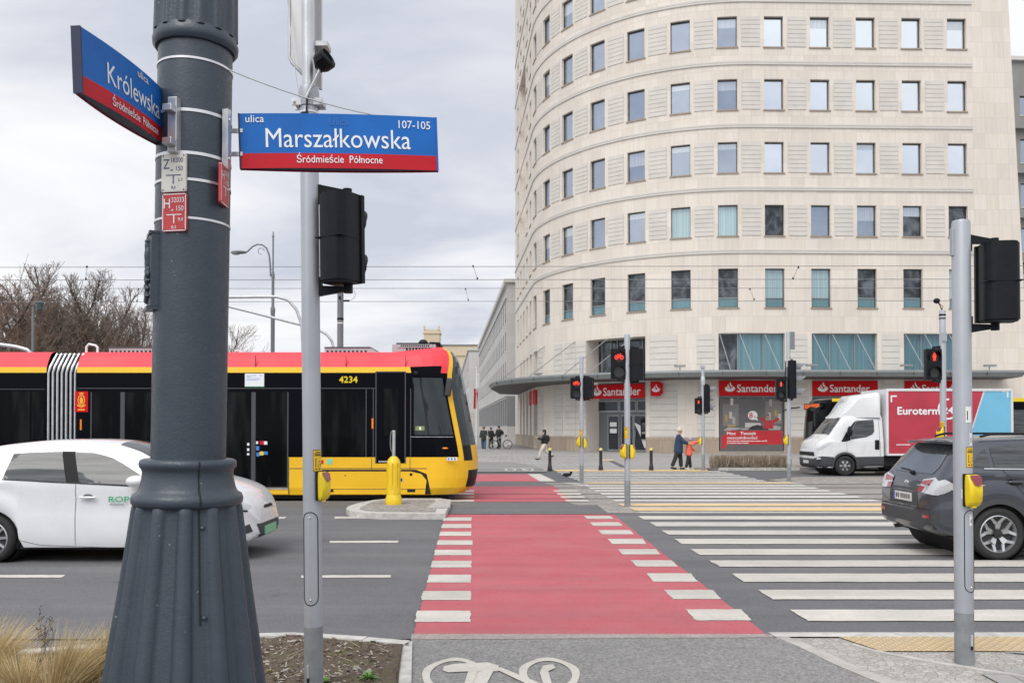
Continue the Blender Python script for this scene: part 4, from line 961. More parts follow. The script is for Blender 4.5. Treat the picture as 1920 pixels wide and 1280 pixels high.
def plate(label, c, rz, w_, h_, bg, fg, rows_, big, rim):
    t = thing('hydrant_plate', label, 'utility plate', c, rz); A = frame((0, 0, 0), (1, 0, 0), (0, 0, 1)); q = MB()
    def rr(w1, h1, r): return [(sx*(w1/2-r)+r*math.cos(a), sy*(h1/2-r)+r*math.sin(a)) for sx, sy, a0 in ((1, 1, 0), (-1, 1, 90), (-1, -1, 180), (1, -1, 270)) for a in (R(a0), R(a0+45), R(a0+90))]
    q.prism(rr(w_, h_, .008), -.012, 0, bg, A); q.prism(rr(w_-.004, h_-.004, .007), 0, .001, rim, A); q.prism(rr(w_-.012, h_-.012, .005), .001, .0016, bg, A)
    for sx in (-1, 1):
        for sy in (-1, 1): q.flat([(sx*(w_/2-.009)+.0035*math.cos(a*PI/4), sy*(h_/2-.009)+.0035*math.sin(a*PI/4)) for a in range(8)], M['dark'], A, .0024)
    q.build('panel', t, smooth=0)
    q = MB(); k = w_/.117
    q.text(big, .046*k, fg, A, -.049*k, .018*k, z=.0028, bold=.0, width=.030*k)
    for (s, x, y, hh, wd) in rows_: q.text(s, hh*k, fg, A, x*k, y*k, z=.0028, bold=.0, width=wd*k)
    q.box(-.036*k, .036*k, -.013*k, -.009*k, .0024, .0029, fg, A); q.box(-.0025*k, .0025*k, -.05*k, -.013*k, .0024, .0029, fg, A)
    q.build('lettering', t, smooth=0); return t
M['plwhite'] = pm('plate_cream', (.72, .70, .64), .4, ns=14, na=.06); M['plblue'] = pm('plate_blue', (.04, .07, .15), .4); M['plred'] = pm('plate_red', (.50, .04, .045), .4, ns=14, na=.1)
pc = at(325.5, 324, 3.825)
plate('cream enamel plate with a blue letter Z, topmost of the plates on the lamp post', pc, R(-9), .118, .172, M['plwhite'], M['plblue'], [('18300', -.010, .046, .022, .056), ('ø', -.014, .008, .012, .012), ('150', .013, .008, .022, .033), ('2,3', .022, -.038, .013, .022), ('8,6', -.010, -.072, .014, .022)], 'Z', M['plwhite'])
plate('red enamel plate with a white letter H, directly below the cream plate', at(326.5, 398, 3.825), R(-9), .118, .172, M['plred'], M['swhite'], [('32033', -.012, .044, .024, .060), ('ø', -.014, .006, .012, .012), ('150', .012, .006, .024, .034), ('9,4', .020, -.040, .016, .024), ('8,2', -.012, -.073, .014, .024)], 'H', M['swhite'])
plate('red H plate seen edge-on on the right flank of the lamp post', (at(422, 348, 3.92).x, 3.92, at(422, 348, 3.92).z), R(92), .118, .185, M['plred'], M['swhite'], [('32033', -.012, .046, .024, .060), ('ø', -.014, .006, .012, .012), ('150', .012, .006, .024, .034)], 'H', M['swhite'])
q = MB(); a, b = at(427, 130, 3.95), at(702, 216, 4.2); q.tube([a.lerp(b, i/8)-Vector((0, 0, .02*(1-(i/4-1)**2))) for i in range(9)], .0035, M['galv'], 6); q.tube([b, b-Vector((0, 0, .1))], .0035, M['galv'], 6)
tag(q.build('stay_wire', loc=(0, 0, 0)), 'thin stay wire from the lamp post down to the back of the Marszałkowska sign', 'wire')

# ================================================================ TRAFFIC LIGHTS
M['lens_off'] = pm('dark_signal_lens', (.03, .03, .032), .25); M['lit_red'] = pm('lit_red_lamp', (1.0, .045, .02), .4, emit=1.5); M['lens_back'] = pm('signal_lens_backing', (.045, .004, .004), .3)
M['btn_red'] = pm('button_red_lens', (.20, .02, .035), .2, coat=.5); M['btn_yellow'] = pm('button_yellow', (.82, .60, .015), .38, ns=12, na=.07)
M['sticker'] = pm('yellow_sticker', (.80, .50, .02), .4); M['visor'] = pm('visor_grey', (.20, .205, .215), .5)
def circ(cx, cz, r, n=20): return [(cx+r*math.cos(2*PI*i/n), cz+r*math.sin(2*PI*i/n)) for i in range(n)]
def bike_sym(q, cx, cz, s, mat, A, z):
    for sx in (-1, 1):
        vs = []; fs = []; n = 16
        for i in range(n):
            a = 2*PI*i/n; vs += [(cx+sx*.55*s+.40*s*math.cos(a), cz-.2*s+.40*s*math.sin(a), z), (cx+sx*.55*s+.29*s*math.cos(a), cz-.2*s+.29*s*math.sin(a), z)]
        for i in range(n): k = 2*i; j = (k+2) % (2*n); fs.append((k, j, j+1, k+1))
        q.add(vs, fs, mat, A)
    for (x0, y0, x1, y1) in ((-.55, -.2, -.25, .25), (-.25, .25, .3, .25), (.3, .25, .55, -.2), (-.25, .25, -.05, -.2), (-.05, -.2, .3, .25), (.3, .25, .22, .5), (-.3, .38, -.1, .38), (-.55, -.2, -.05, -.2), (.22, .5, .4, .5)):
        d = Vector((x1-x0, y1-y0)).normalized(); n = Vector((-d.y, d.x))*.05
        q.flat([(cx+s*(x0+n.x), cz+s*(y0+n.y)), (cx+s*(x1+n.x), cz+s*(y1+n.y)), (cx+s*(x1-n.x), cz+s*(y1-n.y)), (cx+s*(x0-n.x), cz+s*(y0-n.y))], mat, A, z+.0005)
def man_sym(q, cx, cz, s, mat, A, z):
    q.flat(circ(cx, cz+.62*s, .2*s, 12), mat, A, z)
    q.flat([(cx+a*s, cz+b*s) for a, b in ((-.32, .38), (.32, .38), (.36, -.2), (.22, -.2), (.2, -.85), (.03, -.85), (0, -.3), (-.03, -.85), (-.2, -.85), (-.22, -.2), (-.36, -.2))], mat, A, z)
def head(par, name, dx, dy, zc, rz, n=2, sym=None, W=.30, D=.17, H=None, px=0.0, vis=.16, lens=.105):
    """signal head; faces -y when rz = 0"""
    H = H or (.32*n); q = MB(); b = .045
    A = frame((0, 0, 0), (1, 0, 0), (0, 0, 1))
    prof = [(-W/2, -.01), (-W/2, D*.5)]+[(-W/2*math.cos(R(a))**.5, D*.5+D*.5*math.sin(R(a))**.8) for a in (15, 30, 45, 60, 75)]+[(0, D)]+[(W/2*math.cos(R(a))**.5, D*.5+D*.5*math.sin(R(a))**.8) for a in (75, 60, 45, 30, 15)]+[(W/2, D*.5), (W/2, -.01)]
    q.prism(prof, -H/2+.012, H/2-.012, M['black']); q.prism([(x*.94, y*.94) for x, y in prof], -H/2, H/2, M['black'])
    q.prism([(-W/2-.012, -.03), (W/2+.012, -.03), (W/2+.012, .0), (-W/2-.012, .0)], -H/2+.004, H/2-.004, M['black'])
    for z in ([0] if n == 2 else [-H/6, H/6]): q.box(-W/2-.003, W/2+.003, -.005, D+.003, z-.003, z+.003, M['black'])
    for z in (-H*.36, -H*.14, H*.14, H*.36):
        for sx in (-1, 1): q.ell((sx*(W/2-.025), D*.86, z), (.006, .006, .006), M['dark'], None, 6, 4)
    o = q.build(name, par, loc=(dx, dy, zc), rot=(0, 0, rz), smooth=35)
    for i in range(n):
        z = H/2-H/n*(i+.5)
        l = MB(); l.flat(circ(0, z, lens), M['lens_back'] if (sym and i == 0) else M['lens_off'], A, .031)
        if sym and i == 0: (bike_sym if sym == 'bike' else man_sym)(l, 0, z, lens*.86, M['lit_red'], A, .034)
        l.build('lens', o, smooth=0)
        v = MB(); vs = []; fs = []; k = 14
        for j in range(k+1):
            a = R(-35)+R(250)*j/k; c, s = math.cos(a)*(lens+.008), math.sin(a)*(lens+.008)
            ext_ = vis*(.45+.55*max(0, math.sin(a)))
            vs += [(c, -.03, z+s), (c*.97, -.03-ext_, z+s*.97-.012), (c*.95, -.03-ext_, z+s*.95-.012), (c*.95, -.03, z+s*.95)]
        for j in range(k): p = 4*j; fs += [(p, p+4, p+5, p+1), (p+1, p+5, p+6, p+2), (p+2, p+6, p+7, p+3)]
        v.add(vs, fs, M['visor'] if vis > .2 else M['black']); v.build('visor', o)
    m = MB(); dirx = Vector((-dx, -dy, 0)); L_ = dirx.length
    if L_ > .05:
        dirx.normalize(); side = Vector((-dirx.y, dirx.x, 0))*.018
        for z, s in ((H/2+.012, 1), (-H/2-.012, -1)):
            m = MB(); a = Vector((0, 0, z)); e = dirx*(L_-.055)
            m.add([a-side, a+side, a+side+Vector((0, 0, s*.028)), a-side+Vector((0, 0, s*.028)), e-side+Vector((0, 0, z-s*.005)), e+side+Vector((0, 0, z-s*.005)), e+side+Vector((0, 0, z+s*.062)), e-side+Vector((0, 0, z+s*.062))], [(0, 1, 2, 3), (7, 6, 5, 4), (0, 4, 5, 1), (2, 6, 7, 3), (1, 5, 6, 2), (3, 7, 4, 0)], M['black'])
            m.tube([(0, 0, z-s*.02), (0, 0, z+s*.04)], .03, M['black'], 10); m.box(-.02, .02, -.02, .02, z-.06, z+.06, M['black'], Matrix.Translation(e)); m.build('bracket', par, loc=(dx, dy, zc))
    return o
def button(par, z, ang, r, h=.21):
    """push-button box standing off the pole, facing direction ang"""
    k = h/.21; q = MB(); q.prism([(-.055*k, -h*.5), (.055*k, -h*.5), (.055*k, h*.5), (-.055*k, h*.5)], 0, .016, M['black'], frame((0, 0, 0), (1, 0, 0), (0, 0, 1)))
    o = q.build('push_button', par, loc=(math.cos(ang)*(r-.002), math.sin(ang)*(r-.002), z), rot=(0, 0, ang+PI/2), bevel=.004, smooth=0)
    A = frame((0, 0, 0), (1, 0, 0), (0, 0, 1)); b = MB()
    def sec(zf, pts): return [(x*k, zf*k, y*k) for x, y in pts]
    prof = [(-.105, .03, .040), (-.095, .05, .046), (-.07, .068, .048), (-.01, .074, .049), (.045, .070, .049), (.085, .052, .046), (.10, .034, .042)]
    vs = []; fs = []
    for (zz_, dep, hw) in prof: vs += [(-hw*k, -.014, zz_*k), (-hw*k, -dep*k*.8, zz_*k), (-hw*.72*k, -dep*k, zz_*k), (hw*.72*k, -dep*k, zz_*k), (hw*k, -dep*k*.8, zz_*k), (hw*k, -.014, zz_*k)]
    for i in range(len(prof)-1): p = 6*i; fs += [(p+j, p+6+j, p+7+j, p+1+j) for j in range(5)]
    fs += [(0, 1, 2, 3, 4, 5), tuple(6*(len(prof)-1)+j for j in (5, 4, 3, 2, 1, 0))]
    b.add(vs, [f[::-1] for f in fs], M['btn_yellow']); b.tube([(0, -.03*k, -.112*k), (0, -.03*k, -.10*k)], .02*k, M['btn_yellow'], 10); b.build('housing', o, smooth=40)
    c = MB(); c.add([(-.032*k, -.077*k, .042*k), (.032*k, -.077*k, .042*k), (.042*k, -.060*k, .082*k), (.036*k, -.046*k, .098*k), (-.036*k, -.046*k, .098*k), (-.042*k, -.060*k, .082*k), (0, -.083*k, .030*k)], [(0, 6, 1, 2, 5), (5, 2, 3, 4)], M['btn_red']); c.build('lamp', o, smooth=60)
def wrap(q, r, a0, a1, z0, z1, mat, n=10):
    q.lathe([(r, z0), (r, z1)], mat, n, a0=a0, a1=a1, caps=False)
def sticker(par, z0, z1, ac, half, r):
    q = MB(); wrap(q, r+.0012, ac-half, ac+half, z0, z1, M['dark']); wrap(q, r+.002, ac-half*.93, ac+half*.93, z0+.004, z1-.004, M['sticker'])
    h = z1-z0
    for f0, f1, a0, a1 in ((.72, .77, -.75, .75), (.80, .84, -.75, .75), (.87, .90, -.6, .75), (.22, .62, -.55, -.42), (.22, .28, -.1, .1), (.3, .36, .4, .75), (.45, .48, .2, .6), (.1, .15, -.6, -.2), (.1, .15, .1, .6)): wrap(q, r+.0026, ac+half*a0, ac+half*a1, z0+h*f0, z0+h*f1, M['dark'], 4)
    q.build('instruction_sticker', par)
def hatch(par, z0, z1, ac, half, r):
    q = MB(); pts = []; n = 8; hh = half*r
    for i in range(n+1): a = PI*i/n; pts.append((ac+half*math.cos(a), z1-hh+hh*math.sin(a)))
    for i in range(n+1): a = PI+PI*i/n; pts.append((ac+half*math.cos(a), z0+hh+hh*math.sin(a)))
    q.tube([((r+.0005)*math.cos(a), (r+.0005)*math.sin(a), z) for a, z in pts], .0032, M['dark'], 5, closed=True)
    for z in (z1-.035, z0+.035): q.ell(((r+.001)*math.cos(ac), (r+.001)*math.sin(ac), z), (.007, .007, .007), M['steel'], None, 8, 5)
    q.build('inspection_hatch', par)
def pole(par, r, h, zlow, cap=True, n=40, slot=None):
    q = MB(); q.lathe([(r+.0015, -.05), (r+.0015, zlow)], M['pole_low'], n, caps=False); q.lathe([(r, zlow-.02), (r, h-.02), (r*.9, h)], M['pole'], n, caps=True)
    if slot is not None: a = slot; q.tube([((r+.004)*math.cos(a), (r+.004)*math.sin(a), .14), ((r+.004)*math.cos(a), (r+.004)*math.sin(a), .22)], .007, M['steel'], 6); q.ell(((r+.003)*math.cos(a), (r+.003)*math.sin(a), .125), (.01, .01, .018), M['dark'], None, 8, 5)
    return q.build('pole', par)
GRP = 'traffic light poles round the crossing'
# F: left foreground pole
fx = at(589.5, 1100, 5.5).x
tF = thing('traffic_light', 'slim grey traffic light pole left of the cycle crossing, head turned away', 'traffic light', (fx, 5.5, 0), 0, GRP, tilt=(0, -.0125))
pole(tF, .0585, 3.86, .455, slot=R(-112))
q = MB(); q.lathe([(.042, 3.80), (.042, 5.6)], M['galv'], 20); q.lathe([(.064, 3.80), (.066, 3.84), (.066, 3.90), (.058, 3.93), (.043, 3.94)], M['pole'], 28, caps=False)
q.box(-.10, .10, -.05, -.036, 3.80, 3.845, M['galv']); q.box(-.10, .10, .036, .05, 3.80, 3.845, M['galv'])
for x in (-.085, .085): q.tube([(x, -.065, 3.822), (x, .06, 3.822)], .009, M['steel'], 8)
for z in (3.76, 3.70, 3.60): q.lathe([(.0595, z-.006), (.0615, z-.006), (.0615, z+.006), (.0595, z+.006)], M['steel'], 28, caps=False)
q.build('mast_extension', tF)
q = MB(); q.box(-.030, .012, -.082, -.057, 3.56, 3.74, M['black']); q.tube([(-.05, -.05, 3.74), (-.075, -.055, 3.68), (-.06, -.065, 3.60), (-.03, -.07, 3.54), (-.02, -.07, 3.45)], .006, M['black'], 6); q.tube([(.0, -.07, 3.74), (.005, -.075, 3.82), (.02, -.06, 3.9), (.055, -.05, 3.98)], .006, M['black'], 6); q.tube([(-.01, -.07, 3.6), (.02, -.078, 3.52), (0, -.07, 3.4)], .006, M['black'], 6)
q.build('cable_bundle', tF)
head(tF, 'signal_head', .238, .03, 2.935, R(150), 2, None, W=.21, D=.19, H=.575, vis=.10, lens=.09)
button(tF, at(610, 910, 5.48).z, R(-22), .0585, .185); sticker(tF, at(600, 884, 5.45).z, at(600, 843, 5.45).z, R(-38), R(32), .0585)
hatch(tF, at(588, 1135, 5.44).z, at(588, 960, 5.44).z, R(-93), R(50), .0585)
dt = thing('detector_camera', 'black round detector on a short arm near the top of the left signal pole', 'camera', (fx, 5.45, 3.87), 0)
q = MB(); a = at(573, 185, 5.42)-dt.location; b = at(601, 128, 5.42)-dt.location; q.tube([a, b], .009, M['galv'], 8); q.build('arm', dt)
q = MB(); A = Matrix.Translation(at(608, 114, 5.42)-dt.location) @ Matrix.Rotation(R(62), 4, 'Y') @ Matrix.Rotation(R(18), 4, 'X')
q.lathe([(.03, -.055), (.055, -.045), (.066, -.02), (.068, .03), (.06, .04), (.055, .025), (.0, .02)], M['black'], 24, M=A); q.box(-.015, .015, -.075, -.06, -.03, .02, M['black'], A); q.tube([(.05, 0, -.05), (.0, 0, -.07), (-.05, 0, -.05)], .009, M['black'], 6, M=A); q.build('housing', dt)
rs = thing('road_sign', 'grey back of a tall road sign at the top of the left pole', 'road sign', (fx, 5.62, 4.1), 0)
q = MB(); A = frame((0, 0, 0), (1, 0, 0), (0, 0, 1)); pl = [tuple((at(x, y, 5.62)-rs.location)[i] for i in (0, 2)) for x, y in ((543, -330), (543, 108), (548, 118), (580, 152), (601, 168), (601, -330))]
M['plate_back'] = pm('aluminium_sign_back', (.50, .50, .51), .38, .7, ns=.9, na=.10, stretch=(9, 9, .3)); q.prism(pl, -.004, .004, M['plate_back'], A)
q.tube([(p[0], .0, p[1]) for p in pl], .012, M['plate_back'], 6, closed=True); q.build('plate', rs, smooth=30)
for z in (.12, .75): q = MB(); q.box(-.07, .07, -.12, -.004, z-.015, z+.015, M['galv']); q.build('clamp', rs, smooth=0)
q = MB(); a, b = at(531, -60, 5.6), at(559, 178, 5.52); q.tube([a, b], .003, M['galv'], 5); tag(q.build('guy_cable'), 'thin cable running up beside the grey sign back on the left pole', 'wire')
# G: right foreground pole
gx = gr(1818, 1245, .02).x; gy = gr(1818, 1240, .02).y
tG = thing('traffic_light', 'slim grey traffic light pole on the setts at the right edge, head turned away', 'traffic light', (gx, gy, .011), 0, GRP, tilt=(0, .001))
dz = lambda y, Y=None: at(1818, y, Y or gy-.06).z-.011
pole(tG, .064, dz(414, gy), dz(1150), slot=R(-72))
head(tG, 'signal_head', at(1867, 500, gy).x-gx, .02, (dz(452, gy)+dz(612, gy))/2, R(172), 2, None, W=.24, D=.19, H=.575, vis=.10, lens=.09)
q = MB(); q.box(-.075, -.06, -.02, .02, dz(480, gy), dz(428, gy), M['pole']); q.build('junction_box', tG, bevel=.004, smooth=0)
button(tG, dz(918), R(-76), .064, .235); sticker(tG, dz(876), dz(838), R(-68), R(31), .064)
hatch(tG, dz(1110), dz(956), R(-70), R(42), .064)
for a0, a1, y0, y1 in ((-100, -60, 792, 762), (-75, -52, 835, 812), (-80, -62, 985, 965), (-128, -103, 934, 916)):
    q = MB(); wrap(q, .0655, R(a0), R(a1), dz(y0), dz(y1), M['white'], 6); wrap(q, .0662, R(a0+8), R(a0+14), dz(y0-5), dz(y1+8), M['dark'] if a0 > -128 else M['sblue'], 3); q.build('torn_sticker', tG)
def far_pole(px, pybase, pytop, r, label, heads, btns=(), zlow=.45, extra=None, z0=0.01):
    b = gr(px, pybase, z0); t = thing('traffic_light', label, 'traffic light', b, 0, GRP); Y = b.y
    Z = lambda y: at(px, y, Y).z-z0
    pole(t, r, Z(pytop), zlow, n=20)
    for (name, x, y0, y1, rz, n, sym, W, vis) in heads:
        head(t, name, at(x, 800, Y).x-b.x, -.02 if abs(rz) < 1 else .02, (Z(y0)+Z(y1))/2, rz, n, sym, W=W, H=Z(y0)-Z(y1), vis=vis, D=.18, lens=W*.36)
    for (y, ang) in btns: button(t, Z(y), ang, r, .30)
    if extra: extra(t, Z, r)
    return t
def stk(zy0, zy1, a):
    return lambda t, Z, r: sticker(t, Z(zy1), Z(zy0), R(a), R(50), r)
far_pole(1176.5, 948.5, 627, .064, 'grey traffic light with lit red bicycle, nearer of the pair before the bank entrance', [('signal_head', 1160.5, 654, 711, 0, 2, 'bike', .34, .12), ('signal_head', 1196, 655, 713, R(160), 2, None, .30, .12)], [(845, R(-150)), (846, R(-20))], .55, stk(800, 822, -130))
far_pole(1090.5, 905.5, 668, .062, 'grey traffic light with lit red bicycle, farther of the pair before the bank entrance', [('signal_head', 1080.5, 708, 747, 0, 2, 'bike', .34, .12), ('signal_head', 1104, 708, 747, R(160), 2, None, .30, .12)], [(827, R(-160)), (830, R(-15))], .55, stk(805, 818, -130))
def topC(t, Z, r):
    q = MB(); q.lathe([(r+.02, Z(722)), (r+.025, Z(715)), (r+.02, Z(708)), (r*.8, Z(704)), (r*.7, Z(684))], M['galv'], 14); q.box(-r*1.4, r*1.4, -r*1.4, r*1.4, Z(690), Z(685), M['galv']); q.build('top_fitting', t)
far_pole(1318.5, 882, 690, .062, 'grey traffic light pole between the walking pair and the hedge', [('signal_head', 1309.5, 746, 775, 0, 2, 'man', .26, .1), ('vehicle_signal_head', 1327, 722, 773, R(100), 3, None, .32, .34)], [(826, R(180))], .62, topC, z0=.03)
def topD(t, Z, r):
    q = MB(); q.box(.03, .20, -.02, .02, Z(655), Z(622), M['visor']); q.tube([(r, 0, Z(650)), (.05, 0, Z(650))], .02, M['galv'], 6); q.build('edge_on_plate', t, smooth=0)
    q = MB(); q.lathe([(r+.015, Z(688)), (r+.02, Z(680)), (r+.015, Z(673))], M['galv'], 14, caps=False); q.tube([(.05, -.02, Z(668)), (.02, -.06, Z(674)), (.06, -.05, Z(684))], .012, M['black'], 6); q.build('top_fitting', t)
far_pole(1479.5, 902, 622, .062, 'grey traffic light pole at the kerb in front of the hedge, left of the bus', [('signal_head', 1464, 710, 749, 0, 2, 'man', .28, .12), ('vehicle_signal_head', 1486, 676, 747, R(105), 3, None, .36, .46)], [(824, R(-165))], .55, topD)
def topE(t, Z, r):
    q = MB(); q.tube([(0, 0, Z(583)), (-.05, 0, Z(572)), (-.10, 0, Z(566))], .012, M['black'], 6); q.tube([(0, 0, Z(583)), (.01, 0, Z(574)), (-.07, 0, Z(568))], .006, M['black'], 6); q.ell((-.12, 0, Z(564)), (.07, .07, .06), M['black']); q.build('detector', t)
    q = MB(); q.lathe([(r+.006, Z(592)), (r+.006, Z(589))], M['black'], 20, caps=False); q.lathe([(r+.006, Z(598)), (r+.006, Z(596))], M['black'], 20, caps=False); q.box(-.05, .05, -r-.03, -r, Z(640), Z(624), M['pole']); q.build('top_fitting', t, smooth=0)
    sticker(t, Z(816), Z(790), R(-150), R(50), r)
far_pole(1770, 948.5, 582, .066, 'grey traffic light pole in front of the red box truck', [('signal_head', 1751, 654, 712, 0, 2, 'man', .33, .13)], [(812, R(-150))], .55, topE)

# ================================================================ BOLLARDS
b = gr(738, 945, .116); yb = thing('beacon_bollard', 'yellow slotted bollard with a grey hooped rod standing on the traffic island', 'bollard', b)
Zb = lambda y: at(738, y, b.y).z-.116; u = b.y/1600
q = MB(); q.lathe([(.17, 0), (.175, .05), (.17, .12), (.145, .2), (.135, .23)], M['yellow'], 28); q.build('foot', yb)
def slots(qa, z): return 1-.17*(1 if (math.cos(8*qa) > .65 and Zb(922)+.1 < z < Zb(868)) else 0)
zs = [Zb(926)+(Zb(872)-Zb(926))*i/12 for i in range(13)]
q = MB(); q.lathe([(.14, .22)]+[(.145, z) for z in zs]+[(.142, Zb(868)), (.125, Zb(862)), (.08, Zb(857)), (.05, Zb(855))], M['yellow'], 96, rf=slots); q.build('body', yb, smooth=40)
q = MB(); q.tube([(0, 0, Zb(858)), (0, 0, Zb(808))], .035, M['galv'], 12); q.ell((0, 0, Zb(808)), (.035, .035, .02), M['galv']); q.build('rod', yb)
q = MB(); zc = (Zb(808)+Zb(846))/2; hh = (Zb(808)-Zb(846))/2; q.tube([(-.035-.035*math.sin(a), -.02, zc+hh*math.cos(a)) for a in [2*PI*i/20 for i in range(20)]], .010, M['visor'], 6, closed=True); q.build('hoop', yb)
labs = ['black bollard with a pale cap, beside the walking woman', 'black bollard with a pale cap, between the two bicycle signal poles', 'black bollard with a pale cap, between the entrance and the walking pair']
M['bol'] = pm('black_bollard_paint', (.018, .019, .022), .4); M['bolcap'] = pm('pale_yellow_cap', (.68, .58, .20), .5)
b0 = None
for px, lab in zip((1031, 1126.5, 1221), labs):
    b = gr(px, 881.5, .03)
    if b0 is None:
        b0 = thing('bollard', lab, 'bollard', b, 0, 'black bollards along the far kerb')
        q = MB(); q.lathe([(.095, -.02), (.095, .03), (.085, .16), (.075, .19), (.065, .22), (.06, .72), (.064, .74), (.064, .78)], M['bol'], 20); q.build('post', b0)
        q = MB(); q.lathe([(.06, .77), (.068, .79), (.066, .83), (.045, .87), (.0, .885)], M['bolcap'], 20, caps=False); q.build('cap', b0)
    else: dup(b0, b, label=lab)
q = MB(); c = gr(1063, 893.5); q.ell((0, 0, .06), (.16, .09, .06), M['dark']); q.ell((.14, -.02, .13), (.05, .05, .05), M['dark']); q.add([(-.1, -.02, .07), (-.32, -.01, .05), (-.3, .05, .05), (-.1, .04, .07)], [(0, 1, 2, 3)], M['dark'])
for x in (-.02, .05): q.tube([(x, 0, .05), (x, 0, -.012)], .01, M['dark'], 5)
tag(q.build('pigeon', loc=c+Vector((0, 0, .014))), 'small dark pigeon standing on the crossing near the cycle signal pole', 'bird')

# ================================================================ STREET LAMP, MASTS, WIRES, FLAG
Y = 36.0; c = at(510.5, 800, Y); t = thing('street_lamp', 'slender grey street lamp with a curled arm, rising behind the tram', 'street lamp', (c.x, Y, 0))
z = lambda y, YY=36.0: at(510, y, YY).z; x = lambda px, YY=36.0: at(px, 800, YY).x-c.x
M['lampgrey'] = pm('lamp_grey_paint', (.16, .175, .19), .45, .2)
q = MB(); q.lathe([(.085, 0), (.085, z(590)), (.10, z(585)), (.10, z(579)), (.062, z(574)), (.058, z(525)), (.075, z(520)), (.07, z(515)), (.035, z(508)), (.03, z(445)), (.055, z(443)), (.03, z(441)), (.02, z(434))], M['lampgrey'], 16); q.build('pole', t)
q = MB(); arc = [(506, 518), (505, 495), (503, 478), (498, 465), (490, 459), (481, 458), (472, 462), (466, 468), (460, 473)]
q.tube([(x(a), 0, z(b)) for a, b in arc], .035, M['lampgrey'], 8); q.tube([(x(488)+.13*math.cos(a), 0, z(471)+.13*math.sin(a)) for a in [i*PI/7 for i in range(12)]], .014, M['lampgrey'], 5)
for yy in (505, 515): q.tube([(x(505), 0, z(yy)), (0, 0, z(yy))], .02, M['lampgrey'], 5)
q.build('arm', t)
q = MB(); q.ell((x(446), 0, z(473)), (.36, .16, .075), M['lampgrey']); q.ell((x(441), 0, z(475)), (.2, .13, .07), M['alu']); q.build('lamp_head', t)
q = MB(); c2 = at(637.5, 800, 23.05); zz_ = lambda y: at(637, y, 23.05).z
t = thing('catenary_pole', 'thick dark grey catenary pole between the tram tracks behind the tram', 'catenary pole', (c2.x, 23.05, 0))
q.lathe([(.14, 0), (.14, .4), (.085, .5), (.085, zz_(538)), (.10, zz_(537)), (.065, zz_(523)), (.06, zz_(470))], M['lampgrey'], 16); q.build('pole', t)
q = MB(); q.lathe([(.088, zz_(600)), (.095, zz_(598)), (.088, zz_(596))], M['black'], 14, caps=False); q.box(-.03, .03, -.1, -.08, zz_(562), zz_(556), M['black']); q.lathe([(.09, zz_(607)), (.09, zz_(605))], M['white'], 14, caps=False); q.build('fittings', t, smooth=0)
q = MB(); q.tube([(0, -1.9, zz_(500)), (0, 1.9, zz_(500))], .03, M['lampgrey'], 6); q.build('cross_arm', t)
def mast(label, pts, r, Y):
    o = at(*pts[0], Y); o.z = 0; t = thing('signal_mast', label, 'mast', o, 0, 'curved signal masts behind the tram')
    P_ = [Vector((0, 0, 0))]+[at(a, b, Y)-o for a, b in pts]
    k = [P_[0]]
    for i in range(1, len(P_)-1):     # soften the bends
        a, b, c = P_[i-1], P_[i], P_[i+1]; k += [a.lerp(b, .75), a.lerp(b, .93).lerp(b.lerp(c, .07), .3), b.lerp(c, .25)]
    k.append(P_[-1]); q = MB(); q.tube(k, r, M['galv'], 10); q.build('tube', t); return t
mast('curved grey mast whose arm runs level to the left, behind the left pole', [(568, 660), (566, 610), (556, 580), (540, 562), (518, 556), (420, 557), (300, 558)], .05, 28.5)
mast('curved grey mast whose arm slopes up to the left, behind the left pole', [(628, 665), (623, 640), (613, 627), (596, 617), (420, 572), (300, 541)], .045, 29.0)
mast('curved grey mast over the rear car of the tram at the left edge', [(62, 668), (52, 656), (30, 650), (0, 646), (-90, 636)], .06, 27.0)
def wire(label, Y, ya, yb, name='overhead_wire'):
    q = MB(); a, b = at(-700, ya+ (ya-yb)*.3, Y), at(2700, yb, Y); q.tube([a.lerp(b, i/14)-Vector((0, 0, .10*math.sin(PI*i/14)*0)) for i in range(15)], .008, M['visor'], 5)
    tag(q.build(name), label, 'overhead wire', 'tram overhead wires'); return a, b
w1 = wire('upper wire of the nearer tram track, topmost of the four', 21.2, 501, 497); w2 = wire('contact wire of the nearer tram track, second from the top', 21.2, 525, 522.5)
w3 = wire('upper wire of the farther tram track, third from the top', 24.9, 541, 539.5); w4 = wire('contact wire of the farther tram track, lowest of the four', 24.9, 566, 562.5)
def dropper(lab, xa, ya, xb, yb, Y):
    o = at(xa, ya, Y); q = MB(); b = at(xb, yb, Y)-o; q.tube([(0, 0, 0), tuple(b)], .006, M['visor'], 5); q.box(-.018, .018, -.012, .012, -.04, .01, M['black']); q.box(b.x-.018, b.x+.018, -.012, .012, b.z-.01, b.z+.04, M['black'])
    tag(q.build('wire_dropper', loc=o, smooth=0), lab, 'wire dropper', 'droppers joining the overhead wires')
dropper('short dropper between the wires in front of the bare trees, near the lamp post', 163, 499, 161, 524, 21.2); dropper('short dropper between the lower wires just left of the lamp post', 260, 541, 257, 565, 24.9)
dropper('slanting dropper between the upper wires against the open sky', 887, 498, 895, 523, 21.2); dropper('slanting dropper between the lower wires against the open sky', 873, 541, 878, 563, 24.9)
dropper('slanting dropper between the upper wires in front of the stone facade', 1497, 500, 1487, 523, 21.2); dropper('slanting dropper between the lower wires in front of the stone facade', 1406, 541, 1414, 562, 24.9)
q = MB(); o = at(652, 541, 24.9); q.tube([at(652+14*math.sin(a), 552-11.5*math.cos(a), 24.9)-o for a in [PI*i/12 for i in range(13)]], .008, M['visor'], 5); q.box(-.15, .05, -.02, .02, -.02, .03, M['black']); q.box(-.15, .05, -.02, .02, -.38, -.33, M['black'])
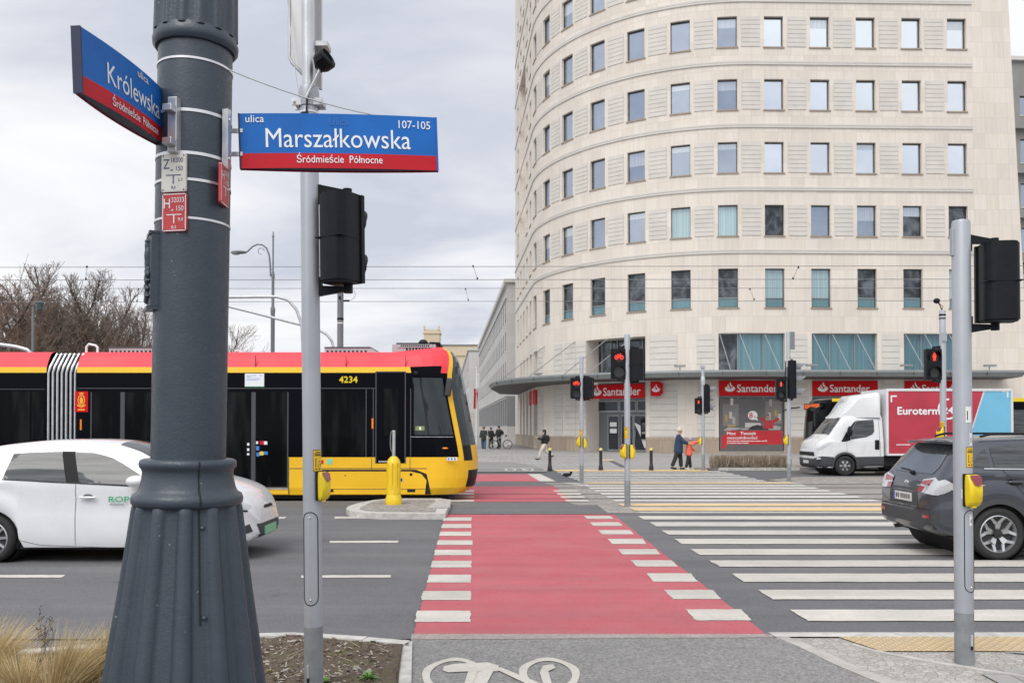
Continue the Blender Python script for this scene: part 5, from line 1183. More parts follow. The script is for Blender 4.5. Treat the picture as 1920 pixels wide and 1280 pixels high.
tag(q.build('wire_loop', loc=o), 'curved jumper loop between the lower overhead wires beside the catenary pole', 'wire')
Yf = 80; o = at(893, 842, Yf); o.z = .03; t = thing('flag_pole', 'white flag pole with a limp white and red flag on the side street', 'flag pole', o)
zf = lambda y: at(893, y, Yf).z-.03
q = MB(); q.lathe([(.06, 0), (.05, 3), (.035, zf(688))], M['white'], 10); q.ell((0, 0, zf(688)), (.07, .07, .07), M['white']); q.build('pole', t)
def cloth(pts0, pts1, mat, t, n=8):
    q = MB(); vs = []; fs = []
    for i in range(n+1):
        a = pts0[0]+(pts0[1]-pts0[0])*i/n; b = pts1[0]+(pts1[1]-pts1[0])*i/n; w = .10*math.sin(i*2.1)
        vs += [(a, w, pts0[2]), ((a+b)/2, -w*1.2, (pts0[2]+pts1[2])/2), (b, w, pts1[2])]
    for i in range(n): k = 3*i; fs += [(k, k+3, k+4, k+1), (k+1, k+4, k+5, k+2)]
    q.add(vs, fs, mat); return q.build('flag', t, smooth=80)
M['flagred'] = pm('flag_red', (.42, .02, .04), .8)
cloth((.04, .34, zf(700)), (.02, .26, zf(735)), M['white'], t); cloth((-.22, .20, zf(728)), (-.26, .04, zf(766)), M['flagred'], t)
t2 = dup(t, at(893, 842, 66)+Vector((-.25, 0, .0)), label='white flag pole with a small red flag, half hidden behind the tram nose') if False else None
# ================================================================ VEHICLES
def carpaint(name, col, metal=.0, rough=.28, coat=.8):
    q = G(name); v = q.obj(); n1 = q.noise(v, 1.3, 4, .6); n2 = q.noise(v, 220, 2, .5)
    c = q.mix(1.0, col, q.rng(n1, .3, .7, .94, 1.05), 'MULTIPLY'); c = q.mix(1.0, c, q.rng(n2, .3, .7, .96, 1.04), 'MULTIPLY')
    q.fin(c, rough, .5); q.p.inputs['Metallic'].default_value = metal; q.p.inputs['Coat Weight'].default_value = coat; q.p.inputs['Coat Roughness'].default_value = .05
    q.put(q.p.inputs['Roughness'], q.rng(n1, .3, .7, rough-.05, rough+.08)); return q.m
M['car_white'] = carpaint('white_car_paint', (.72, .73, .745)); M['car_grey'] = carpaint('dark_grey_car_paint', (.060, .066, .082), .45, .3)
M['truck_white'] = carpaint('truck_white', (.68, .69, .70)); M['tram_red'] = carpaint('tram_red', (.80, .05, .07), 0, .55, .0); M['tram_yellow'] = carpaint('tram_yellow', (.86, .50, .012), 0, .42, .15)
M['tram_black'] = pm('tram_black_glass_band', (.004, .0045, .007), .12, spec=.05); 
def tram_glass():
    q = G('tram_window_glass'); v = q.obj(); n = q.noise(q.map(v, (3.2, 1, .55), (.7, 0, 0)), 1.2, 3, .5)
    return q.fin(q.mix(q.rng(n, .45, .75, 0, 1), (.003, .0035, .004), (.016, .019, .0185)), .07, .07)
M['tram_glass'] = tram_glass()
M['clad'] = pm('grey_plastic_cladding', (.045, .047, .052), .55, ns=30, na=.1); 
def car_glass():
    q = G('car_window_glass'); v = q.obj(); st = q.noise(q.map(v, (.8, .8, 14)), 1.2, 5, .6, .3)
    c = q.mix(q.rng(st, .36, .68, 0, 1), (.014, .016, .018), (.085, .095, .10)); q.fin(c, .5, .2)  # horizontal streaks in the base colour stand for reflections in the glass
    gl = q.node('BsdfGlossy'); gl.inputs['Roughness'].default_value = .03; lw = q.node('LayerWeight'); lw.inputs[0].default_value = .22
    mx = q.node('MixShader'); q.l.new(q.math('ADD', q.math('MULTIPLY', lw.outputs['Fresnel'], .9), .03), mx.inputs[0]); q.l.new(q.p.outputs[0], mx.inputs[1]); q.l.new(gl.outputs[0], mx.inputs[2]); q.l.new(mx.outputs[0], q.n['Material Output'].inputs[0]); return q.m
M['car_glass'] = car_glass()
M['rear_glass'] = glass('tinted_rear_glass', (.055, .058, .062), .14, .05)
M['alloy'] = pm('alloy_wheel', (.55, .56, .57), .28, .85); M['rimdark'] = pm('dark_wheel_inset', (.03, .03, .032), .5, .3)
M['lamp_clear'] = pm('clear_lamp_cover', (.55, .56, .58), .12, .2, coat=1); M['lamp_red'] = pm('red_lamp_cover', (.32, .02, .03), .15, coat=1); M['orange'] = pm('orange_reflector', (.85, .22, .01), .3)
M['platew'] = pm('number_plate', (.62, .62, .60), .5); M['plategreen'] = pm('green_number_plate', (.22, .52, .30), .5); M['amber_led'] = pm('amber_led_display', (1.0, .16, .02), .5, emit=.4)
M['stk0'] = pm('plate_blue_strip', (.05, .1, .4), .5)
M['cab_glass'] = glass('tram_cab_glass', (.020, .026, .026), .02, .02)
M['seat'] = pm('dark_interior', (.03, .03, .033), .8)
def curve(pts):
    """monotone-ish cubic through (x, value) control points"""
    xs = [p[0] for p in pts]; ys = [p[1] for p in pts]; n = len(xs)
    d = [(ys[i+1]-ys[i])/(xs[i+1]-xs[i]) for i in range(n-1)]; m = [d[0]]+[0 if d[i-1]*d[i] <= 0 else 2*d[i-1]*d[i]/(d[i-1]+d[i]) for i in range(1, n-1)]+[d[-1]]
    def f(x):
        if x <= xs[0]: return ys[0]
        if x >= xs[-1]: return ys[-1]
        i = max(k for k in range(n-1) if xs[k] <= x); h = xs[i+1]-xs[i]; t = (x-xs[i])/h
        return ys[i]*(2*t**3-3*t*t+1)+m[i]*h*(t**3-2*t*t+t)+ys[i+1]*(-2*t**3+3*t*t)+m[i+1]*h*(t**3-t*t)
    return f
def loft(zt, zb, zbelt, w_, wr, xs, arches=(), mats=None, crease=.0, dome=.02):
    """car-like body: half sections mirrored; returns (verts, faces, mat ids)"""
    zt, zb, zbelt, w_, wr = map(curve, (zt, zb, zbelt, w_, wr))
    vs = []; fs = []; K = None; secs = []
    for x in xs:
        b0 = zb(x); t = zt(x); be = min(zbelt(x), t-.02); W = w_(x); Wr = min(wr(x), W); b = b0; inarch = False
        for (xc, zc, ra) in arches:
            if abs(x-xc) < ra: b = max(b, zc+math.sqrt(ra*ra-(x-xc)**2)); inarch = True
        h = be-b
        lip = .012 if any(abs(x-xc) < ra+.05 for xc, zc, ra in arches) else 0
        half = [(0, b), (W*.80, b), (W*.965+lip, b+(.0 if inarch else .03)), (W*.992+lip, b+.10*h+.01), (W+lip*.6, b+.30*h), (W+.002, b+.52*h), (W-.008-crease, b+.74*h), (W-.004, b+.86*h), (W*.985, be-.012), (W*.972, be)]
        for k in (.3, .62, .85): half.append((W*.968+(Wr-W*.968)*(k**1.15), be+(t-be)*k*.97))
        half += [(Wr*.93, t-.028*min(1, (t-be)/.2)), (Wr*.80, t-.006), (Wr*.5, t+dome*.6), (0, t+dome)]
        sec = [(x, -y, z) for y, z in half]+[(x, y, z) for y, z in half[-2:0:-1]]
        K = len(sec); vs += sec
    for i in range(len(xs)-1):
        for k in range(K): fs.append((i*K+k, (i+1)*K+k, (i+1)*K+(k+1) % K, i*K+(k+1) % K))
    fs.append(tuple(range(K))); fs.append(tuple((len(xs)-1)*K+k for k in range(K-1, -1, -1)))
    return vs, fs
def stations(L, arches, ends=.03):
    xs = set()
    x = 0
    while x < L: xs.add(round(x, 3)); x += .02 if (x < .3 or x > L-.35) else .06
    xs.add(L)
    for xc, zc, ra in arches:
        for i in range(25): xs.add(round(xc+ra*math.cos(PI*i/24), 4))
    return sorted(v for v in xs if 0 <= v <= L)
def densepoly(poly, st):
    res = []
    for i in range(len(poly)):
        a = Vector(poly[i]); b = Vector(poly[(i+1) % len(poly)]); n = max(1, math.ceil((b-a).length/st)); res += [a.lerp(b, k/n) for k in range(n)]
    return res
def smoothpoly(poly, it=2):
    p = [Vector(v) for v in poly]
    for _ in range(it): p = [q for i in range(len(p)) for q in (p[i].lerp(p[(i+1) % len(p)], .25), p[i].lerp(p[(i+1) % len(p)], .75))]
    return [tuple(v) for v in p]
def decal(q, bvh, poly, axis, mat, off=.005, st=.05):
    """panel laid on the body: poly in (x,z) for '-y'/'+y', (y,z) for '-x'/'+x', (x,y) for 'z'"""
    b = densepoly(poly, st); xs = [p[0] for p in poly]; ys = [p[1] for p in poly]; pts = list(b)
    x = min(xs)+st*.5
    while x < max(xs):
        y = min(ys)+st*.5
        while y < max(ys):
            if inside((x, y), poly) and min((Vector((x, y))-p).length for p in b) > st*.45: pts.append(Vector((x, y)))
            y += st
        x += st
    vv, ee, ff, *_ = delaunay_2d_cdt(pts, [], [list(range(len(b)))], 1, 1e-6)
    D = {'-y': Vector((0, 1, 0)), '+y': Vector((0, -1, 0)), '-x': Vector((1, 0, 0)), '+x': Vector((-1, 0, 0)), 'z': Vector((0, 0, -1))}[axis]
    out_ = []; ok = []
    for v in vv:
        if axis in ('-y', '+y'): o = Vector((v[0], 0, v[1]))
        elif axis in ('-x', '+x'): o = Vector((0, v[0], v[1]))
        else: o = Vector((v[0], v[1], 0))
        h = bvh.ray_cast(o-D*12, D)
        if h[0] is None: out_.append(o); ok.append(False)
        else:
            n = h[1] if h[1].dot(D) < 0 else -h[1]; out_.append(h[0]+(n-D).normalized()*off if n.dot(D) > -.3 else h[0]+n*off); ok.append(True)
    fs = []
    for f in ff:
        if all(ok[i] for i in f):
            a, b_, c = (out_[f[0]], out_[f[1]], out_[f[2]]); fs.append(tuple(f) if (b_-a).cross(c-a).dot(D) < 0 else tuple(f)[::-1])
    q.add(out_, fs, mat)
def wheel(par, x, y, z, r, wd, side, style):
    """side -1: the face looks to -y"""
    A = Matrix.Translation((0, 0, 0)) @ Matrix.Rotation(R(90)*(1 if side < 0 else -1), 4, 'X')
    t = MB(); h = wd/2; rr = r*.70
    t.lathe([(rr, -h*.9), (r*.86, -h), (r*.96, -h*.82), (r, -h*.5), (r, h*.5), (r*.96, h*.82), (r*.86, h), (rr+.012, h*.93), (rr, h*.80)], M['rubber'], 48, M=A, caps=False)
    wo = t.build('wheel', par, loc=(x, y, z), smooth=40); q = MB()
    q.lathe([(rr+.004, h*.80), (rr-.012, h*.86), (rr-.02, h*.7), (rr-.03, h*.45)], M['alloy'] if style != 'steel' else M['rimdark'], 48, M=A, caps=False)
    q.lathe([(rr-.01, h*.40), (.0, h*.40)], M['rimdark'], 32, M=A, caps=False)
    def bar(a0, r0, a1, r1, w0, w1, z0=.60, z1=.84, m='alloy'):
        p = Vector((r0*math.cos(a0), r0*math.sin(a0))); e = Vector((r1*math.cos(a1), r1*math.sin(a1))); d = (e-p).normalized(); n = Vector((-d.y, d.x))
        q.add([(p.x-n.x*w0, p.y-n.y*w0, h*z0), (p.x+n.x*w0, p.y+n.y*w0, h*z0), (e.x+n.x*w1, e.y+n.y*w1, h*z1), (e.x-n.x*w1, e.y-n.y*w1, h*z1)]+[(p.x-n.x*w0, p.y-n.y*w0, h*.4), (p.x+n.x*w0, p.y+n.y*w0, h*.4), (e.x+n.x*w1, e.y+n.y*w1, h*.4), (e.x-n.x*w1, e.y-n.y*w1, h*.4)], [(0, 1, 2, 3)[::-1], (0, 4, 5, 1), (1, 5, 6, 2), (2, 6, 7, 3), (3, 7, 4, 0)], M[m], A)
    if style == 'suv':
        for k in range(5):
            a = 2*PI*k/5+.35
            for s in (-1, 1): bar(a+s*.10, rr*.24, a+s*.13, rr*.58, .018, .022); bar(a+s*.13, rr*.56, a+s*.40, rr*.97, .020, .016)
            bar(a-.42, rr*.90, a+.42-.84+.84*.0, rr*.97, .02, .02)
    elif style == 'hatch':
        for k in range(10): a = 2*PI*k/10; bar(a, rr*.2, a+.06, rr*.96, .018, .014)
    else:
        q.lathe([(rr*.95, h*.5), (rr*.75, h*.62), (rr*.55, h*.60), (rr*.42, h*.72), (.0, h*.78)], M['clad'], 32, M=A, caps=False)
        for k in range(6): a = 2*PI*k/6; bar(a, rr*.38, a, rr*.72, .018, .03, .74, .68)
    q.lathe([(rr*.24, h*.5), (rr*.22, h*.82), (.0, h*.86)], M['alloy'] if style != 'suv' else M['rimdark'], 20, M=A, caps=False)
    q.build('rim', wo, smooth=35)
    return wo
def bvh_of(vs, fs): return BVHTree.FromPolygons([Vector(v) for v in vs], [tuple(f) for f in fs])
def ux(px, Y): return (px-960)*Y/FPX
def uz(py, Y): return at(960, py, Y).z

# ---- white hatchback, left
X0 = -7.41; YN = 10.85; HW = .865
car = thing('parked_car' if False else 'hatchback_car', 'white five-door hatchback with green lettering passing behind the lamp post', 'car', (X0, YN+HW, 0))
ar = [(.78, .31, .36), (3.28, .31, .36)]; L_ = 4.09
xs = stations(L_, ar)
vs, fs = loft([(0, .92), (.03, 1.02), (.12, 1.18), (.3, 1.36), (.5, 1.45), (.85, 1.505), (1.35, 1.545), (1.8, 1.55), (2.15, 1.53), (2.5, 1.455), (2.85, 1.30), (3.2, 1.10), (3.35, 1.055), (3.65, .97), (3.88, .87), (4.0, .76), (4.06, .66), (4.09, .56)],
    [(0, .45), (.08, .30), (.3, .2), (.8, .17), (3.0, .17), (3.7, .19), (3.95, .22), (4.09, .30)],
    [(0, .9), (.3, 1.08), (1.0, 1.055), (2.0, 1.02), (3.0, .965), (3.5, .90), (3.9, .76), (4.09, .50)],
    [(0, .66), (.06, .76), (.2, .82), (.6, .862), (1.2, .86), (2.6, .855), (3.3, .86), (3.65, .82), (3.9, .71), (4.02, .58), (4.09, .44)],
    [(0, .50), (.3, .58), (.7, .615), (1.6, .625), (2.3, .60), (2.9, .62), (3.3, .70), (3.7, .66), (4.0, .46), (4.09, .34)], xs, ar, crease=.012)
bv = bvh_of(vs, fs)
q = MB(); q.add(vs, fs, M['car_white']); q.build('body', car, smooth=32)
q = MB(); q.box(.3, 3.8, -.78, .78, .17, .62, M['dark'])
for xc, zc, ra in ar: q.lathe([(ra-.005, -.80), (ra-.005, .80)], M['dark'], 32, M=Matrix.Translation((xc, 0, zc)) @ Matrix.Rotation(R(90), 4, 'X'), caps=False)
q.build('underbody', car, smooth=0)
CX = lambda px: ux(px, YN+.02)-X0
CZ = lambda py: uz(py, YN+.05)
CP = lambda a, b, Y: (ux(a, Y)-X0, uz(b, Y))      # a point of the photograph on the inward-leaning glass at depth Y
rw = [CP(8, 897, 10.9), CP(34, 851, 11.1), CP(75, 848, 11.13), CP(126, 846.5, 11.14), CP(127, 902.5, 10.9)]
fw = [CP(151.5, 903.5, 10.9), CP(150, 847, 11.14), CP(185, 849, 11.14), CP(203, 853.5, 11.12), CP(218, 859, 11.09), CP(235, 868.5, 11.06), CP(250, 879, 11.02), CP(262, 888, 10.97), CP(272, 897, 10.93), CP(272, 911, 10.88)]
for nm, poly in (('rear_window', rw), ('front_window', fw)):
    q = MB(); decal(q, bv, poly, '-y', M['car_glass'], .012, .025); q.build(nm, car, smooth=60)
q = MB(); pil = [CP(126, 845.5, 11.14), CP(151, 846, 11.14), CP(153, 904.5, 10.9), CP(127, 903.5, 10.9)]; decal(q, bv, pil, '-y', M['dark'], .006, .03)
strip = lambda pts, wd: [(a, b-wd) for a, b in pts]+[(a, b+wd) for a, b in pts[::-1]]
decal(q, bv, [(CX(a), CZ(b)) for a, b in strip([(4, 898.5), (127, 904.5), (275, 912)], 1.0)], '-y', M['black'], .0045); q.build('window_trim', car, smooth=60)
q = MB()
for pts in ([(143.4, 905), (143.4, 1020)], [(144.6, 905), (144.6, 1020)][:0]):
    if pts: decal(q, bv, [(CX(a+dx), CZ(b)) for (a, b), dx in ((pts[0], -.5), (pts[0], .5), (pts[1], .5), (pts[1], -.5))], '-y', M['clad'], .003)
decal(q, bv, [(CX(a), CZ(b)) for a, b in strip([(40, 1012), (80, 1021), (240, 1027)], .45)], '-y', M['clad'], .003); q.build('door_gap', car, smooth=60)
q = MB(); q.ell((CX(167), -HW-.012, CZ(931.5)), (.12, .022, .017), M['car_white']); q.ell((CX(167), -HW+.005, CZ(929)), (.06, .015, .025), M['clad']); q.build('handle', car)
q = MB(); q.ell((CX(262), -HW-.075, CZ(901)), (.13, .10, .075), M['car_white'], None, 18, 12); q.box(CX(258), CX(270), -HW-.02, -HW+.10, CZ(907), CZ(902), M['black']); q.build('wing_mirror', car)
for y, s in ((-HW+.10, -1), (HW-.10, 1)):
    wheel(car, .78, y, .31, .31, .19, s, 'hatch'); wheel(car, 3.28, y, .31, .31, .19, s, 'hatch')
# windscreen, nose
q = MB(); decal(q, bv, [(2.28, -.52), (2.60, -.565), (3.16, -.66), (3.20, -.3), (3.21, .3), (3.16, .66), (2.60, .565), (2.28, .52), (2.24, 0)], 'z', M['car_glass'], .006, .08); q.build('windscreen', car, smooth=60)
q = MB(); hl = [(442, 930), (462, 936), (486, 937), (499, 943), (501, 951), (480, 948), (455, 943)]
decal(q, bv, [(3.60, .85), (3.76, .815), (3.90, .77), (4.0, .70), (3.97, .66), (3.84, .685), (3.70, .735)], '-y', M['lamp_clear'], .008, .025)
q.build('headlight', car, smooth=60)
q = MB(); decal(q, bv, [(3.62, .735), (3.72, .722), (3.86, .672), (3.98, .648), (3.98, .628), (3.85, .655), (3.70, .706), (3.62, .718)], '-y', M['black'], .006, .03)
decal(q, bv, [(3.80, .40), (4.0, .47), (4.03, .37), (3.86, .31)], '-y', M['clad'], .006, .03); q.build('front_trim', car, smooth=60)
q = MB(); decal(q, bv, [(-.42, .28), (.42, .28), (.5, .46), (-.5, .46)], '+x', M['clad'], .006, .05); decal(q, bv, [(-.20, .64), (.20, .64), (.17, .68), (-.17, .68)], '+x', M['black'], .006, .05); q.build('grille', car, smooth=60)
q = MB(); q.box(4.095, 4.11, -.26, .26, .30, .41, M['plategreen']); q.build('number_plate', car, smooth=0)
q = MB(); A = frame((0, -HW-.003, 0), (1, 0, 0), (0, 0, 1)); M['green'] = pm('green_lettering', (.03, .38, .17), .5); q.text('ROP', .075, M['green'], A, CX(207), CZ(940), z=.004, bold=.02, width=.26)
for y in (943.5, 945.5): q.box(CX(208), CX(236), CZ(y+.6), CZ(y), .003, .0045, M['clad'], A)
q.build('lettering', car, smooth=0)
q = MB(); q.box(CX(152), CX(160), -.3, -.2, CZ(884), CZ(858), M['btn_yellow']) if False else None
# ---- dark grey SUV, right
YN = 11.05; HW = .895; X0 = 5.47; ar = [(.83, .345, .40), (3.50, .345, .40)]; L_ = 4.47
suv = thing('suv_car', 'dark grey SUV with bright alloy wheels driving off at the right edge', 'car', (X0, YN+HW, 0))
xs = stations(L_, ar)
vs, fs = loft([(0, .84), (.03, .90), (.07, 1.0), (.13, 1.09), (.24, 1.24), (.36, 1.40), (.46, 1.51), (.56, 1.555), (.9, 1.585), (1.6, 1.60), (2.3, 1.57), (2.75, 1.42), (3.3, 1.13), (3.5, 1.07), (4.1, .96), (4.35, .82), (4.47, .6)],
    [(0, .44), (.06, .36), (.25, .29), (.7, .26), (3.9, .25), (4.3, .28), (4.47, .38)],
    [(0, .80), (.10, 1.02), (.4, 1.15), (1.2, 1.13), (2.4, 1.07), (3.3, 1.02), (4.0, .90), (4.47, .56)],
    [(0, .70), (.05, .79), (.15, .85), (.4, .885), (.95, .895), (2.0, .885), (3.6, .895), (4.1, .84), (4.35, .7), (4.47, .5)],
    [(0, .62), (.1, .70), (.24, .68), (.46, .645), (.9, .66), (1.7, .665), (2.5, .63), (3.2, .70), (4.1, .66), (4.47, .4)], xs, ar, crease=.014)
bv = bvh_of(vs, fs)
q = MB(); q.add(vs, fs, M['car_grey']); q.build('body', suv, smooth=32)
q = MB(); q.box(.25, 4.2, -.80, .80, .27, .7, M['dark'])
for xc, zc, ra in ar: q.lathe([(ra-.005, -.83), (ra-.005, .83)], M['dark'], 32, M=Matrix.Translation((xc, 0, zc)) @ Matrix.Rotation(R(90), 4, 'X'), caps=False)
q.tube([(.06, .45, .30), (.4, .45, .33)], .03, M['chrome'], 10); q.build('underbody', suv, smooth=0)
q = MB(); decal(q, bv, [(-.55, 1.10), (.55, 1.10), (.60, 1.18), (.52, 1.47), (.3, 1.495), (-.3, 1.495), (-.52, 1.47), (-.60, 1.18)], '-x', M['rear_glass'], .006); q.build('rear_window', suv, smooth=60)
q = MB(); q.tube([(.12, -.05, 1.105), (.135, .12, 1.13), (.15, .38, 1.14)], .012, M['black'], 6); q.ell((.11, -.05, 1.10), (.04, .05, .03), M['black']); q.build('rear_wiper', suv)
q = MB(); n = 12; v2 = []; f2 = []
for i in range(n+1):
    y = -.64+1.28*i/n; k = 1-(2*i/n-1)**4
    v2 += [(.62, y, 1.565), (.30-.05*k+.08*(1-k), y*1.0, 1.525+.015*k), (.30-.05*k+.08*(1-k), y, 1.495+.015*k), (.55, y, 1.50)]
for i in range(n): k = 4*i; f2 += [(k, k+1, k+5, k+4), (k+1, k+2, k+6, k+5), (k+2, k+3, k+7, k+6)]
f2 += [(0, 3, 2, 1), (4*n, 4*n+1, 4*n+2, 4*n+3)]
q.add(v2, f2, M['car_grey']); o = q.build('spoiler', suv, smooth=40); q = MB(); q.box(.25, .27, -.12, .12, 1.512, 1.53, M['lamp_red']); q.build('brake_light', o, smooth=0)
for sg in (-1, 1):
    q = MB(); pl = [(.40, .86), (.80, .84), (.90, .98), (.70, 1.06), (.44, 1.02)]
    decal(q, bv, [(sg*a, b) for a, b in pl], '-x', M['lamp_clear'], .012, .03)
    decal(q, bv, [(a, b) for a, b in ((.03, .84), (.12, .85), (.22, .90), (.27, .98), (.16, 1.045), (.05, 1.0))], '-y' if sg < 0 else '+y', M['lamp_clear'], .012, .03)
    decal(q, bv, [(sg*a, b) for a, b in ((.42, .97), (.66, .95), (.70, 1.03), (.46, 1.005))], '-x', M['lamp_red'], .016, .03)
    decal(q, bv, [(sg*a, b) for a, b in ((.40, .86), (.52, .855), (.55, .93), (.42, .94))], '-x', M['lamp_red'], .015, .03); q.build('tail_light', suv, smooth=60)
    q = MB(); decal(q, bv, [(sg*a, b) for a, b in ((.56, .525), (.72, .53), (.72, .575), (.56, .57))], '-x', M['lamp_red'], .012, .03); q.build('reflector', suv)
q = MB(); decal(q, bv, [(-.43, .665), (.43, .665), (.40, .90), (-.40, .90)], '-x', M['clad'], .004); decal(q, bv, [(-.80, .44), (.80, .44), (.82, .60), (-.82, .60)], '-x', M['clad'], .006); q.build('bumper_cladding', suv, smooth=60)
q = MB(); q.box(-.018, -.004, -.26, .26, .715, .83, M['platew']); A = frame((-.019, .26, .715), (0, -1, 0), (0, 0, 1)); q.box(.0, .035, .0, .115, .0005, .001, M['stk0'], A)
for k in range(7): q.box(.07+k*.058+(.03 if k > 1 else 0), .105+k*.058+(.03 if k > 1 else 0), .03, .09, .0005, .001, M['clad'], A)
q.build('number_plate', suv, smooth=0)
q = MB(); q.ell((.045, 0, .965), (.02, .07, .03), M['chrome'], None, 12, 8); q.build('badge', suv)
for xc, zc, ra in ar:
    q = MB()
    for sgn in (-1, 1):
        v2 = []; f2 = []; m = 28
        for i in range(m+1):
            a = R(-14)+R(208)*i/m
            for rr, dy in ((ra-.012, .0), (ra-.012, .022), (ra+.055, .018), (ra+.065, .0)): v2.append((xc+rr*math.cos(a), sgn*(HW-.012+dy), zc+rr*math.sin(a)))
        for i in range(m): k = 4*i; f2 += [(k, k+4, k+5, k+1), (k+1, k+5, k+6, k+2), (k+2, k+6, k+7, k+3)]
        q.add(v2, f2 if sgn < 0 else [f[::-1] for f in f2], M['clad'])
    q.build('arch_cladding', suv, smooth=50)
q = MB(); q.box(1.36, 3.19, -HW-.012, -HW+.06, .26, .40, M['clad']); q.build('sill_cladding', suv, bevel=.015, smooth=40)
wq = [[(.50, 1.205), (.745, 1.20), (.745, 1.44), (.68, 1.41)], [(.80, 1.20), (1.62, 1.185), (1.64, 1.50), (1.0, 1.49), (.80, 1.455)], [(1.72, 1.18), (2.75, 1.13), (2.62, 1.25), (2.36, 1.44), (2.1, 1.50), (1.74, 1.50)]]
for i, pl in enumerate(wq): q = MB(); decal(q, bv, pl, '-y', M['car_glass'], .006); q.build('side_window', suv, smooth=60)
q = MB(); decal(q, bv, [(.66, 1.178), (1.3, 1.172), (2.0, 1.152), (2.95, 1.10), (2.95, 1.114), (2.0, 1.166), (1.3, 1.186), (.66, 1.192)], '-y', M['chrome'], .009); q.build('window_trim', suv, smooth=60)
q = MB(); q.ell((1.05, -HW-.014, 1.02), (.11, .022, .018), M['car_grey']); q.ell((1.05, -HW-.002, 1.012), (.085, .016, .035), M['dark']); q.build('handle', suv)
q = MB()
for pl in ([(1.26, .42), (1.266, .42), (1.20, .80), (.90, 1.17), (.892, 1.17), (1.19, .80)], [(1.66, .42), (1.666, .42), (1.686, 1.17), (1.68, 1.17)]): decal(q, bv, pl, '-y', M['dark'], .003)
decal(q, bv, [(-.72, .635), (.72, .635), (.72, .645), (-.72, .645)], '-x', M['dark'], .005)
q.build('panel_gap', suv, smooth=60)
q = MB(); q.tube([(.75, -.60, 1.60), (.9, -.60, 1.635), (2.2, -.60, 1.635), (2.35, -.60, 1.59)], .016, M['black'], 8); q.tube([(.75, .60, 1.60), (.9, .60, 1.635), (2.2, .60, 1.635), (2.35, .60, 1.59)], .016, M['black'], 8); q.build('roof_rail', suv)
q = MB(); q.prism([(-.12, 0), (.06, 0), (-.02, .05), (-.09, .055)], -.02, .02, M['car_grey'], frame((.85, 0, 1.595), (1, 0, 0), (0, 0, 1))); q.build('roof_antenna', suv, smooth=40)
for y, s in ((-HW+.115, -1), (HW-.115, 1)):
    wheel(suv, .83, y, .345, .345, .225, s, 'suv'); wheel(suv, 3.50, y, .345, .345, .225, s, 'suv')
q = MB(); q.ell((2.85, -HW-.08, 1.10), (.10, .11, .075), M['car_grey'], None, 16, 10); q.build('wing_mirror', suv)

# ---- box truck
YN = 30.0; m_ = YN/FPX; X0 = ux(1508, 31.3); TX = lambda px: ux(px, YN)-X0; TZ = lambda py: uz(py, YN)
trk = thing('box_truck', 'white cab box truck with a red and blue box waiting at the crossing', 'truck', (X0, YN+1.1, 0)); HW = 1.0
ar = [(TX(1586.5), .36, .43)]; L_ = TX(1659)
xs = stations(L_, ar)
zt_ = [(0, .86), (.03, 1.0), (.09, 1.13), (.18, 1.235), (.46, 1.42), (.72, 1.74), (.98, 2.04), (1.14, 2.12), (1.6, 2.16), (L_, 2.17)]
vs, fs = loft(zt_, [(0, .38), (.1, .27), (.6, .26), (L_, .30)], [(0, .8), (.12, 1.02), (.3, 1.16), (.55, 1.22), (L_, 1.26)],
    [(0, .72), (.05, .84), (.15, .93), (.35, .985), (.7, 1.0), (L_, 1.0)], [(0, .6), (.15, .78), (.46, .86), (1.0, .82), (L_, .84)], xs, ar, dome=.03)
bv = bvh_of(vs, fs); q = MB(); q.add(vs, fs, M['truck_white']); q.build('cab', trk, smooth=32)
q = MB(); q.box(.4, 7.2, -.85, .85, .35, .66, M['dark']); q.lathe([(.425, -.93), (.425, .93)], M['dark'], 28, M=Matrix.Translation((ar[0][0], 0, .36)) @ Matrix.Rotation(R(90), 4, 'X'), caps=False); q.build('chassis', trk, smooth=0)
T5 = lambda p: (TX(1480+p[0]/5.818), TZ(690+p[1]/5.818))
q = MB(); decal(q, bv, [T5(p) for p in ((688, 778), (692, 700), (735, 620), (765, 572), (945, 560), (950, 590), (948, 690), (925, 722), (860, 752))], '-y', M['car_glass'], .006); q.build('side_window', trk, smooth=60)
q = MB(); decal(q, bv, [T5(p) for p in ((575, 805), (640, 700), (730, 590), (765, 566), (730, 625), (688, 700), (684, 785), (640, 800))], '-y', M['black'], .004); q.build('front_pillar', trk, smooth=60)
q = MB(); decal(q, bv, [(.51, -.82), (.95, -.74), (.97, 0), (.95, .74), (.51, .82), (.48, 0)], 'z', M['car_glass'], .006, .08); q.build('windscreen', trk, smooth=60)
q = MB(); decal(q, bv, [(.04, .92), (.10, 1.0), (.42, 1.15), (.56, 1.155), (.45, 1.07), (.13, .90)], '-y', M['lamp_clear'], .006, .03); q.build('headlight', trk, smooth=60)
q = MB(); decal(q, bv, [(-.78, .70), (.78, .70), (.74, .84), (-.74, .84)], '-x', M['black'], .008); q.build('grille', trk, smooth=60)
q = MB(); decal(q, bv, [(.01, .62), (.10, .66), (.22, .70), (.36, .69), (.62, .67), (.60, .52), (.58, .28), (.30, .27), (.05, .30)], '-y', M['clad'], .01, .05); decal(q, bv, [(-.92, .27), (.92, .27), (.92, .60), (-.92, .60)], '-x', M['clad'], .01); q.build('bumper', trk, smooth=60)
q = MB(); decal(q, bv, [T5(p) for p in ((735, 968), (1040, 962), (1040, 1100), (760, 1105), (745, 1050))], '-y', M['clad'], .01, .05); q.build('sill_cladding', trk, smooth=60)
q = MB(); n = 24; v2 = []; f2 = []
for i in range(n+1):
    a = R(-5)+R(190)*i/n
    for rr, yy in ((.41, -1.0), (.41, -1.03), (.475, -1.03), (.485, -1.0)): v2.append((ar[0][0]+rr*math.cos(a), yy, .36+rr*math.sin(a)))
